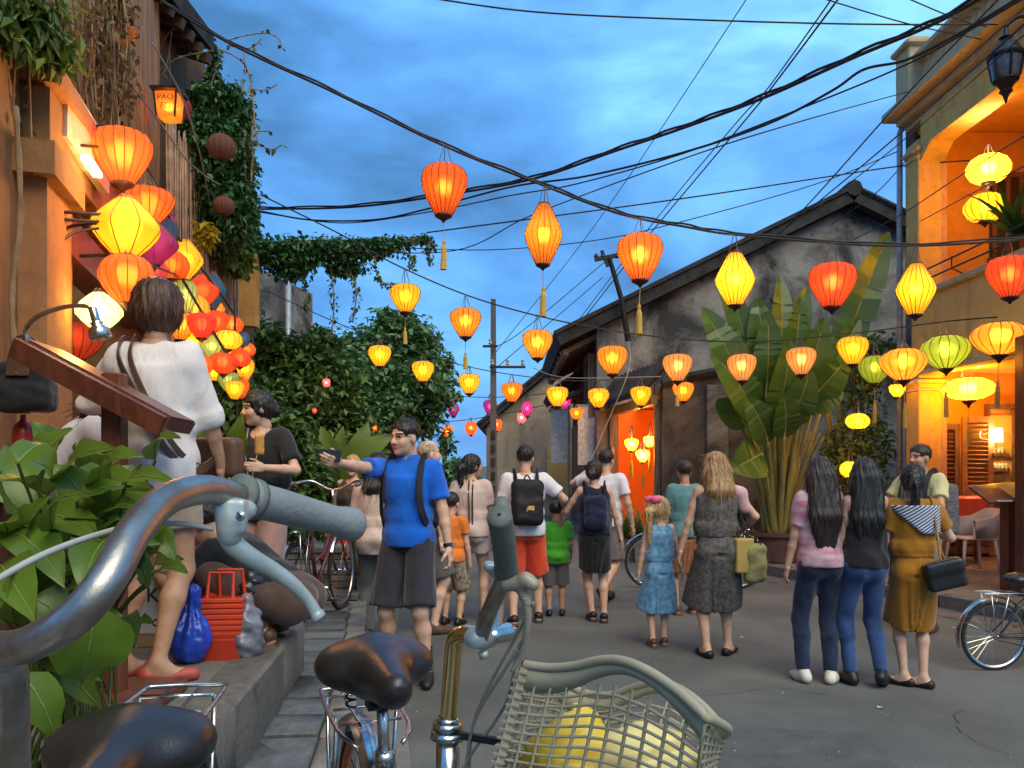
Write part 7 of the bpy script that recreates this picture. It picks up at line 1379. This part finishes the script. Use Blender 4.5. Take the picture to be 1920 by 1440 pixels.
q = MB(); q.tube(spline([P(940, 1030, 1.72), P(941, 985, 1.78), P(940, 940, 1.84)], 4), .017, 12); q.build('grip', GRIP, hbC, True)
S = Solid().cap(P(952, 1094, 1.25), P(990, 1090, 1.235), .013, .010, .008).cap(P(985, 1084, 1.235), P(1000, 1096, 1.23), .010, .010, .008).cap(P(975, 1098, 1.245), P(988, 1130, 1.245), .009, .008, .008); solid_obj('lever_clamp', S, .003, mat('lever_beige', (.33, .29, .22), .5, metal=.2, var=.2), hbC)
q = MB(); lc = spline([P(986, 1118, 1.243), P(990, 1150, 1.25), P(985, 1200, 1.27), P(974, 1235, 1.285), P(960, 1258, 1.295)], 6); q.tube(lc, [.0085-.004*i/len(lc) for i in range(len(lc))], 12, sx=.75); q.build('brake_lever', MATS['lever_beige'], hbC, True)
S = Solid().box(P(926, 1062, 1.27), (.014, .014, .006), .004, None, .005).cap(P(915, 1060, 1.27), P(930, 1075, 1.27), .006, .009, .01); solid_obj('bell_lever', S, .003, LEVER, hbC)
S = Solid().cap(P(925, 1192, 1.47), P(950, 1186, 1.50), .016, .019, .01); solid_obj('bar_end', S, .004, CHROME, hbC)
for pts in (((984, 1195, 1.27), (950, 1250, 1.3), (900, 1330, 1.36), (880, 1390, 1.39), (872, 1470, 1.42)), ((970, 1215, 1.28), (955, 1300, 1.32), (930, 1350, 1.36), (880, 1420, 1.4), (840, 1500, 1.42)), ((1000, 1130, 1.24), (975, 1180, 1.29), (915, 1290, 1.36), (885, 1370, 1.40), (880, 1480, 1.42))):
    q = MB(); q.tube(spline([P(*p) for p in pts], 8), .0028, 6); q.build('brake_cable', CABLE, hbC, True)
q = MB(); q.bar(P(860, 1378, 1.41), P(945, 1392, 1.36), .010, .012); q.build('basket_bracket', IRON, BC)
# basket: wavy rim, sides of separate strips, open top
BK = mat('basket_plastic', (.33, .30, .21), .55, var=.12, scale=10, bump=.08)
rimN = [P(x, y, Y) for x, y, Y in ((984, 1246, 1.30), (1030, 1252, 1.275), (1078, 1249, 1.24), (1128, 1238, 1.20), (1172, 1240, 1.165), (1222, 1262, 1.13), (1276, 1300, 1.09), (1322, 1343, 1.05))]
off = Vector((.085, .215, -.095)); rimF = [p+off+Vector((0, 0, -.012*math.sin(i*.9))) for i, p in enumerate(rimN)]
dn = Vector((-.025, .035, -.25)); bot = [P(x, y, Y)+Vector((0, .0, 0)) for x, y, Y in ((915, 1510, 1.30), (1290, 1590, 1.10))]
botN = [bot[0].lerp(bot[1], i/7) for i in range(8)]; botF = [p+Vector((.06, .15, 0)) for p in botN]
bk = bpy.data.objects.new('basket', None); C.objects.link(bk); bk.parent = BC; bk.matrix_parent_inverse = Matrix.Identity(4); bk['label'] = 'pale plastic lattice basket with a wavy rim'
bk.location = (0, 0, 0)
def bpart(mb, name, m_=BK, sm=True, par=None):
    Mi = (Matrix.Translation(BC.location) @ rotz(R(hdC)).to_4x4()).inverted(); mb.v = [tuple(Mi @ Vector(v)) for v in mb.v]; return mb.build(name, m_, par or bk, sm, world=False)
def grid_side(A, Bt, nu, nv, t0=.07):
    def pt(u, v):
        i = min(int(u*(len(A)-1)), len(A)-2); f = u*(len(A)-1)-i; return A[i].lerp(A[i+1], f).lerp(Bt[i].lerp(Bt[i+1], f), v)
    for k in range(nu+1): q = MB(); q.tube([pt(k/nu, t0+(1-t0)*j/6) for j in range(7)], .0030, 5, cap=False); bpart(q, 'rib')
    for k in range(1, nv): q = MB(); q.tube([pt(j/14, t0+(1-t0)*k/nv) for j in range(15)], .0026, 5, cap=False); bpart(q, 'hoop')
q = MB(); loop = spline(rimN, 4)+spline([rimN[-1], rimN[-1].lerp(rimF[-1], .5)+Vector((.012, -.01, 0)), rimF[-1]], 4)[1:]+spline(rimF[::-1], 4)[1:]+spline([rimF[0], rimF[0].lerp(rimN[0], .5), rimN[0]], 4)[1:]
q.tube(loop, .0075, 8, cap=False); bpart(q, 'rim')
for A, Bt in ((rimN, botN), (rimF, botF)):      # solid band under the rim
    q = MB(); c = spline(A, 4); n = len(c); vs = []
    for i, p in enumerate(c):
        u = i/(n-1); j = min(int(u*7), 6); b_ = Bt[j].lerp(Bt[j+1], u*7-j); d = (b_-p).normalized(); w_ = .030+.012*math.sin(u*6.3+.6); vs += [p+Vector((0, -.003, 0)), p+d*w_+Vector((0, -.003, 0)), p+d*w_+Vector((0, .003, 0)), p+Vector((0, .003, 0))]
    q.add(vs, [(i*4+j, i*4+(j+1) % 4, i*4+4+(j+1) % 4, i*4+4+j) for i in range(n-1) for j in range(4)]); bpart(q, 'rim_band')
grid_side(rimN, botN, 11, 13, .14); grid_side(rimF, botF, 9, 11, .14)
grid_side([rimN[0].lerp(rimF[0], i/4) for i in range(5)], [botN[0].lerp(botF[0], i/4) for i in range(5)], 5, 15, .03); grid_side([rimN[-1].lerp(rimF[-1], i/4) for i in range(5)], [botN[-1].lerp(botF[-1], i/4) for i in range(5)], 5, 13, .05)
q = MB(); q.add([botN[0], botN[-1], botF[-1], botF[0]], [(0, 1, 2, 3)]); bpart(q, 'floor', sm=False)
q = MB()                                         # corner post with ladder marks
a, c = rimN[0], botN[0]; q.bar(a.lerp(c, .02), c, .016, .012, (1, 0, 0))
for k in range(16): p = a.lerp(c, .05+k*.058); q.box(p, (.022, .02, .0035), rotz(R(-30)))
bpart(q, 'corner_post', sm=False)
# things lying in the basket
cb = (botN[2]+botN[5]+botF[2]+botF[5])/4
for (nm, lab, dx, dy, dz, r_, m_) in (('yellow_bundle', 'bright yellow plastic bundle lying at the left in the bicycle basket', -.025, .035, .055, (.070, .05, .07), mat('plastic_yellow', (.80, .53, .035), .4, var=.15, spec=.5)), ('cream_bundle', 'pale cream yellow plastic bundle lying at the right in the bicycle basket', .075, .02, .045, (.095, .055, .065), mat('plastic_cream', (.72, .58, .22), .4, var=.15, spec=.5))):
    S = Solid().ell(cb+Vector((dx, dy, dz)), r_, None, .02).ell(cb+Vector((dx*.4, dy, dz-.02)), (r_[0]*.8, r_[1], r_[2]*.8), None, .03); S.fold = (.012, 40, 40, 40, 4); o = solid_obj(nm, S, .007, m_, None, loc=tuple(cb)); tag(o, lab, 'bundle')
# --- bicycle A: worn handlebar close to the camera
hdA = -82.0; dA = Vector((math.cos(R(hdA)), math.sin(R(hdA)), 0)); sA = .95
BA = bicycle('bicycle with a worn rusty handlebar, grey grip and big black saddle, closest at the left', Vector((-.615, 1.24, .352))+dA*.21*sA, hdA, sA, PAINTG, saddle_z=.775, steer=0, bars=False, saddle_s=1.12)
bar = [P(-330, 1060, .62), P(-160, 1190, .56), P(0, 1216, .53), P(80, 1196, .50), P(150, 1148, .49), P(205, 1080, .50), P(250, 1000, .53), P(310, 938, .58), P(380, 918, .63), P(440, 930, .67), P(480, 938, .695)]
q = MB(); q.tube(spline(bar, 7), .0118, 16); hbA = q.build('handlebar', RUST, BA, True)
g0, g1 = P(452, 930, .68), P(660, 984, .80); gd = (g1-g0).normalized(); q = MB(); n = 12; q.tube([g0+gd*(g1-g0).length*i/n for i in range(n+1)]+[g1+gd*.003, g1+gd*.005], [.0165, .0172]+[.0150+.0008*math.sin(i*.5) for i in range(2, n-1)]+[.0165, .0172, .0165, .012], 20); q.build('grip', GRIPW, hbA, True)
q = MB(); q.tube([g0+gd*.010, g0+gd*.016], .0182, 18); q.tube([g0-gd*.004, g0+gd*.003], .019, 18); q.build('grip_ring', GRIP, hbA, True)
q = MB(); q.tube([P(22, 1700, .60), P(18, 1420, .60), P(12, 1262, .58), P(4, 1228, .54)], [.014, .014, .0145, .013], 12); q.build('stem', RUST, BA, True)
S = Solid().cap(P(422, 950, .655), P(462, 956, .665), .0085, .0085, .006).cap(P(432, 975, .655), P(432, 1005, .655), .0105, .0095, .008).box(P(436, 968, .652), (.011, .005, .014), .003, None, .006); solid_obj('lever_clamp', S, .0020, LEVER, hbA)
q = MB(); lc = spline([P(428, 1000, .655), P(440, 1022, .658), P(470, 1045, .665), P(510, 1068, .68), P(545, 1092, .69), P(575, 1122, .70), P(592, 1148, .704), P(600, 1160, .705)], 6); nl = len(lc); q.tube(lc, [.0098-.0045*min(1, i/(nl*.7))+(.0012 if i > nl*.85 else 0)-(.004 if i == nl-1 else 0) for i in range(nl)], 14, sx=.8); q.build('brake_lever', LEVER, hbA, True)
q = MB(); q.lathe([(.0035, 0), (.004, .002), (.002, .003)], 10, P(452, 968, .64), Matrix.Rotation(R(90), 3, 'X')); q.build('bolt', CHROME, hbA)
q = MB(); q.tube(spline([P(398, 992, .645), P(340, 982, .62), P(260, 984, .58), P(160, 1010, .52), P(60, 1050, .47), P(-60, 1120, .44)], 8), .0022, 8); q.build('brake_cable', mat('cable_white', (.40, .38, .34), .5), hbA, True)
# --- others
BD = bicycle('parked bicycle seen end on beside the stone steps with a green bag on top', (-1.44, 5.95, .335), 84, .98, PAINTR, rims=None)
t = thing('green_bag', 'pale green bag lying on the rack of the bicycle seen end on', 'bag', (-1.55, 5.5, 1.05)); S = Solid().box((-1.56, 5.5, 1.15), (.17, .13, .085), .07, None, .03).ell((-1.44, 5.5, 1.13), (.10, .1, .07), None, .03); S.fold = (.012, 26, 26, 26, 8); solid_obj('bag_body', S, .012, mat('bag_green', (.14, .24, .06), .7, var=.2), t)
BE = bicycle('small wheeled bicycle with a silver mudguard cut off by the right edge', (3.55+.5*.77, 5.92, .0), 4, .77, PAINTB, rims=CHROME)
BF = bicycle('bicycle parked side on at the kerb behind the blonde woman in grey', (2.25, 9.75, .0), 176, .98, PAINTB)
# ------------------------------------------------------------ stall things, furniture
# menu stand with gooseneck lamp
t = thing('menu_stand', 'dark red wooden menu stand with a slanted board at the left', 'menu stand', (P(215, 1320, 3.0).x, 3.0, .618))
q = MB(); p0 = P(215, 1325, 3.0); q.box((p0.x, 3.0, (1.86+.62)/2), (.072, .072, 1.24), bev=.006); q.build('post', WOODR, t, 'auto'); q = MB(); q.box((p0.x, 3.0, .645), (.4, .4, .05), bev=.01); q.build('foot', WOODR, t, 'auto')
a, c = P(78, 660, 2.98), P(338, 800, 3.02); d = (c-a); q = MB(); q.bar(a, c, .05, .30, (0, 1, -.06)); o = q.build('board', WOODR, t)
q = MB(); q.bar(a+Vector((.014, 0, .026)), c+Vector((.014, 0, .026)), .006, .26, (0, 1, -.06)); q.build('menu_sheet', WOODR, o)
q = MB(); q.bar(a+Vector((-.01, -.155, -.005)), c+Vector((0, -.155, -.005)), .075, .022, (0, 1, .25)); q.build('front_lip', WOODR, o)
t = thing('gooseneck_lamp', 'chrome gooseneck clip lamp bent over the menu stand', 'lamp', a); q = MB(); q.tube(spline([P(85, 655, 2.98), P(58, 648, 2.97), P(48, 620, 2.96), P(70, 594, 2.95), P(120, 576, 2.95), P(160, 574, 2.95), P(176, 584, 2.95)], 7), .0085, 8); q.build('gooseneck', CHROME, t, True)
q = MB(); d_ = (P(186, 628, 2.95)-P(172, 578, 2.95)).normalized(); q.lathe([(.012, 0), (.016, .006), (.016, .055), (.024, .06), (.018, .068), (.036, .085), (.040, .115), (.034, .12)], 16, P(173, 576, 2.95), basis(d_)); q.build('lamp_head', CHROME, t, True)
# black bag on the wall hook
t = thing('black_tote_bag', 'black nylon tote with brown leather flap hanging on the ochre wall', 'bag', P(48, 715, 3.5)); p = P(48, 722, 3.5); S = Solid().box(p, (.108, .05, .10), .03, None, .02).box(p+Vector((0, 0, -.05)), (.118, .055, .06), .03, None, .03); S.fold = (.008, 26, 26, 26, 2); solid_obj('bag_body', S, .009, cloth('nylon_black', (.018, .018, .02), .2, .6), t)
q = MB(); q.box(p+Vector((0, -.056, .07)), (.10, .008, .075), Matrix.Rotation(R(-8), 3, 'X'), bev=.003); q.build('flap', LEATHN, t); q = MB(); q.lathe([(.006, 0), (.006, .004)], 8, p+Vector((0, -.064, .045)), Matrix.Rotation(R(90), 3, 'X')); q.build('snap', mat('brass', (.55, .38, .14), .3, metal=.8), t)
for k in (-1, 1): q = MB(); q.tube(spline([p+Vector((-.06, k*.03, .09)), p+Vector((-.03, k*.02, .2)), p+Vector((.03, k*.02, .2)), p+Vector((.06, k*.03, .09))], 5), .007, 6); q.build('handle', LEATHN, t)
t = thing('red_cylinder', 'red fire extinguisher standing behind the bending person', 'extinguisher', P(44, 830, 3.6)); p = P(44, 840, 3.6); q = MB(); q.lathe([(.04, -.55), (.045, -.54), (.045, .06), (.04, .10), (.015, .125), (.012, .15)], 16, p); q.build('tank', mat('paint_red', (.45, .03, .02), .35, coat=.3), t, True); q = MB(); q.box(p+Vector((0, 0, .17)), (.05, .02, .03)); q.bar(p+Vector((.01, 0, .165)), p+Vector((.09, 0, .19)), .014, .012); q.build('handle', IRON, t)
# shopping on the platform
BLUEP = mat('bag_blue', (.012, .055, .42), .32, var=.25, scale=6, bump=.3, bscale=30, spec=.6)
gp = lambda px, py, z=.618: P(px, py, GY(py, z))
p = gp(355, 1243); t = thing('blue_plastic_bag', 'knotted bright blue plastic bag on the platform before the red basket', 'bag', p); S = Solid().ell(p+Vector((0, 0, .105)), (.092, .085, .105), None, .03).cap(p+Vector((0, 0, .17)), p+Vector((.02, 0, .27)), .06, .020, .04).cap(p+Vector((.02, 0, .27)), p+Vector((.01, 0, .32)), .022, .034, .02); S.fold = [lambda P_, c=np.array(p): .007*np.sin(np.arctan2(P_[:, 0]-c[0], P_[:, 1]-c[1])*9+P_[:, 2]*14)*np.clip((P_[:, 2]-c[2])/.15, 0.15, 1), (.004, 50, 50, 50, 3)]; solid_obj('bag_body', S, .0065, BLUEP, t)
p = gp(414, 1238)+Vector((.0, .07, 0)); RB = mat('basket_red', (.60, .055, .02), .45, var=.12); t = thing('red_shopping_basket', 'red plastic woven shopping basket with two upright handles', 'basket', p)
for k in range(11): 
    z = .012+k*.0255; w_ = .078+.022*k/10; q = MB(); q.lathe([(1.36*w_, z), (1.40*w_, z+.004), (1.40*w_, z+.017), (1.36*w_, z+.021)], 4, p, rotz(R(45+6)), cap=False); q.v = [tuple(Vector(v)) for v in q.v]; q.build('hoop', RB, t)
q = MB(); c = p
q.lathe([(.085*1.3, 0), (.10*1.32, .27)], 4, p, rotz(R(51))); q.build('basket_body', mat('basket_red_inner', (.40, .03, .012), .5, var=.15), t)
for k in (-1, 1): q = MB(); q.tube([p+Vector((-.06, k*.085, .27)), p+Vector((-.055, k*.06, .40)), p+Vector((.055, k*.06, .40)), p+Vector((.06, k*.085, .27))], .009, 6); q.build('handle', RB, t)
p = gp(344, 1215)+Vector((0, .12, 0)); t = thing('orange_handled_basket', 'second orange red basket with a tall handle behind the blue bag', 'basket', p); q = MB(); q.box(p+Vector((0, 0, .14)), (.17, .15, .28), taper=1.2); q.build('basket_body', RB, t); q = MB(); q.tube([p+Vector((-.03, 0, .28)), p+Vector((-.03, 0, .46)), p+Vector((.09, 0, .46)), p+Vector((.09, 0, .28))], .011, 6); q.build('handle', RB, t)
p = gp(458, 1236)+Vector((.0, .05, 0)); t = thing('grey_plastic_bag', 'translucent grey plastic bag with dark contents beside the red basket', 'bag', p); S = Solid().ell(p+Vector((0, 0, .10)), (.065, .07, .11), None, .03).cap(p+Vector((0, 0, .17)), p+Vector((.0, 0, .27)), .05, .02, .03); S.fold = (.012, 40, 40, 30, 9); solid_obj('bag_body', S, .008, mat('bag_grey', (.16, .16, .19), .35, var=.5, scale=14, spec=.6), t)
p = gp(262, 1225)+Vector((0, .22, 0)); t = thing('cardboard_box', 'cardboard box with a white printed label behind the legs of the woman in white', 'box', p); q = MB(); q.box(p+Vector((.02, 0, .19)), (.26, .2, .38), bev=.004); q.build('carton', mat('cardboard', (.33, .22, .12), .8, var=.12), t); q = MB(); q.box(p+Vector((.03, -.103, .20)), (.20, .004, .26)); q.build('label', mat('label_white', (.50, .48, .46), .6, var=.08), t)
INKB = mat('ink_black', (.02, .02, .02), .7); text('KA', p+Vector((.045, -.107, .255)), .10, INKB, t); text('on', p+Vector((.045, -.107, .13)), .075, INKB, t)
p = gp(400, 1195)+Vector((.02, .35, 0)); t = thing('crate', 'pale wooden crate stacked with goods behind the red basket', 'crate', p); q = MB(); q.box(p+Vector((0, 0, .17)), (.36, .26, .34)); o = q.build('crate_body', mat('crate_wood', (.34, .22, .11), .7, var=.25, scale=8, stretch=(1, 1, 4)), t)
for k in range(3):
    q = MB(); q.box(p+Vector((0, -.135, .07+k*.11)), (.37, .012, .085)); q.build('plank', mat('crate_wood', (.34, .22, .11)), t)
p = P(462, 1120, 3.92); t = thing('black_sack', 'shiny black sack held on the lap of the squatting vendor', 'sack', p); S = Solid().ell(p, (.075, .07, .10), None, .03).ell(p+Vector((.03, 0, .05)), (.06, .06, .07), None, .03); S.fold = (.014, 36, 36, 36, 6); solid_obj('bag_body', S, .009, mat('sack_black', (.012, .012, .013), .3, var=.3, spec=.6), t)
p = gp(470, 1228); 
# white chair and orange seat on the right pavement
CH = mat('chair_plastic', (.56, .50, .42), .4, var=.06)
c = P(1832, 1062, 10.4); c = Vector((5.95, 10.35, .145)); t = thing('plastic_chair', 'white moulded plastic armchair outside the shop door', 'chair', c, 0)
q = MB(); q.box(c+Vector((0, 0, .42)), (.44, .42, .03), bev=.008); q.build('seat', CH, t, 'auto')
for sx in (-1, 1):
    for sy in (-1, 1): q = MB(); q.tube([c+Vector((sx*.19, sy*.18, .42)), c+Vector((sx*.235, sy*.22, 0))], [.022, .016], 8); q.build('leg', CH, t, True)
q = MB(); vs = []
for i in range(9):
    a = math.pi*(i/8); x = .235*math.cos(a); y = .16+.09*math.sin(a)-(.30 if i in (0, 8) else .12 if i in (1, 7) else 0); hh = .66 if i in (0, 8) else .70 if i in (1, 7) else .80
    vs += [c+Vector((y*1.0+.02, x, .43)), c+Vector((y*1.15+.03, x*1.06, hh)), c+Vector((y*1.15+.055, x*1.10, hh)), c+Vector((y*1.0+.045, x*1.04, .43))]
q.add(vs, [(i*4+j, i*4+(j+1) % 4, i*4+4+(j+1) % 4, i*4+4+j) for i in range(8) for j in range(4)]+[(0, 1, 2, 3), (35, 34, 33, 32)]); q.build('backrest', CH, t, True)
c = Vector((6.15, 11.3, .145)); t = thing('orange_bench', 'orange padded bench by the shutters behind the patterned backpack', 'bench', c); OR = mat('vinyl_orange', (.72, .11, .035), .45, var=.1); q = MB(); q.box(c+Vector((0, 0, .42)), (.7, .5, .12), bev=.03); q.build('seat', OR, t, 'auto'); q = MB(); q.box(c+Vector((.28, .18, .74)), (.75, .12, .36), bev=.04); q.build('backrest', OR, t, 'auto')
for sx in (-.3, .3):
    for sy in (-.2, .2): q = MB(); q.box(c+Vector((sx, sy, .18)), (.05, .05, .36)); q.build('leg', WOOD, t)
# menu lectern on the right
p = Vector(((1896-960)*8.7/F, 8.7, .145)); t = thing('menu_lectern', 'brown wooden post with a lit slanted menu board at the right edge', 'menu stand', p); q = MB(); q.box(p+Vector((0, 0, .52)), (.17, .15, 1.04), bev=.01); q.build('post', WOODR, t, 'auto'); q = MB(); q.box(p+Vector((-.05, -.02, 1.07)), (.62, .42, .035), Matrix.Rotation(R(22), 3, 'X') @ Matrix.Rotation(R(-6), 3, 'Y'), bev=.006); o = q.build('board', WOODR, t, 'auto'); q = MB(); q.box(p+Vector((.06, -.03, 1.097)), (.30, .36, .006), Matrix.Rotation(R(22), 3, 'X') @ Matrix.Rotation(R(-6), 3, 'Y')); q.build('menu_sheet', mat('menu_yellow', (.68, .46, .10), .5, var=.15, scale=12), o)
q = MB(); q.box(p+Vector((-.20, -.215, .985)), (.17, .004, .018)); q.build('print_line', mat('print_white', (.6, .56, .5), .6), t)
p2 = Vector(((1925-960)*8.4/F, 8.4, .145)); t = thing('wooden_column', 'dark red wooden column at the right edge beside the menu lectern', 'column', p2); q = MB(); q.box(p2+Vector((0, 0, 1.36)), (.16, .16, 2.72), bev=.01); q.build('shaft', WOODR, t, 'auto'); q = MB(); q.box(p2+Vector((0, 0, .06)), (.24, .24, .12), bev=.015); q.build('plinth', WOODR, t, 'auto')
# litter on the road
for (px, py) in ((1650, 1328), (1392, 1196), (1790, 1178)):
    p = P(px, py, GY(py)); q = MB(); q.add([p+Vector((-.02, -.012, .006)), p+Vector((.02, -.01, .010)), p+Vector((.018, .012, .006)), p+Vector((-.015, .014, .012))], [(0, 1, 2, 3)]); o = q.build('paper_scrap', mat('scrap', (.5, .48, .45), .8), None, loc=tuple(p)); tag(o, {1650: 'small white paper scrap on the asphalt in the foreground', 1392: 'tiny white scrap on the asphalt right of the grey dress', 1790: 'tiny scrap on the asphalt near the right kerb'}[px], 'litter', 'paper scraps on the road')
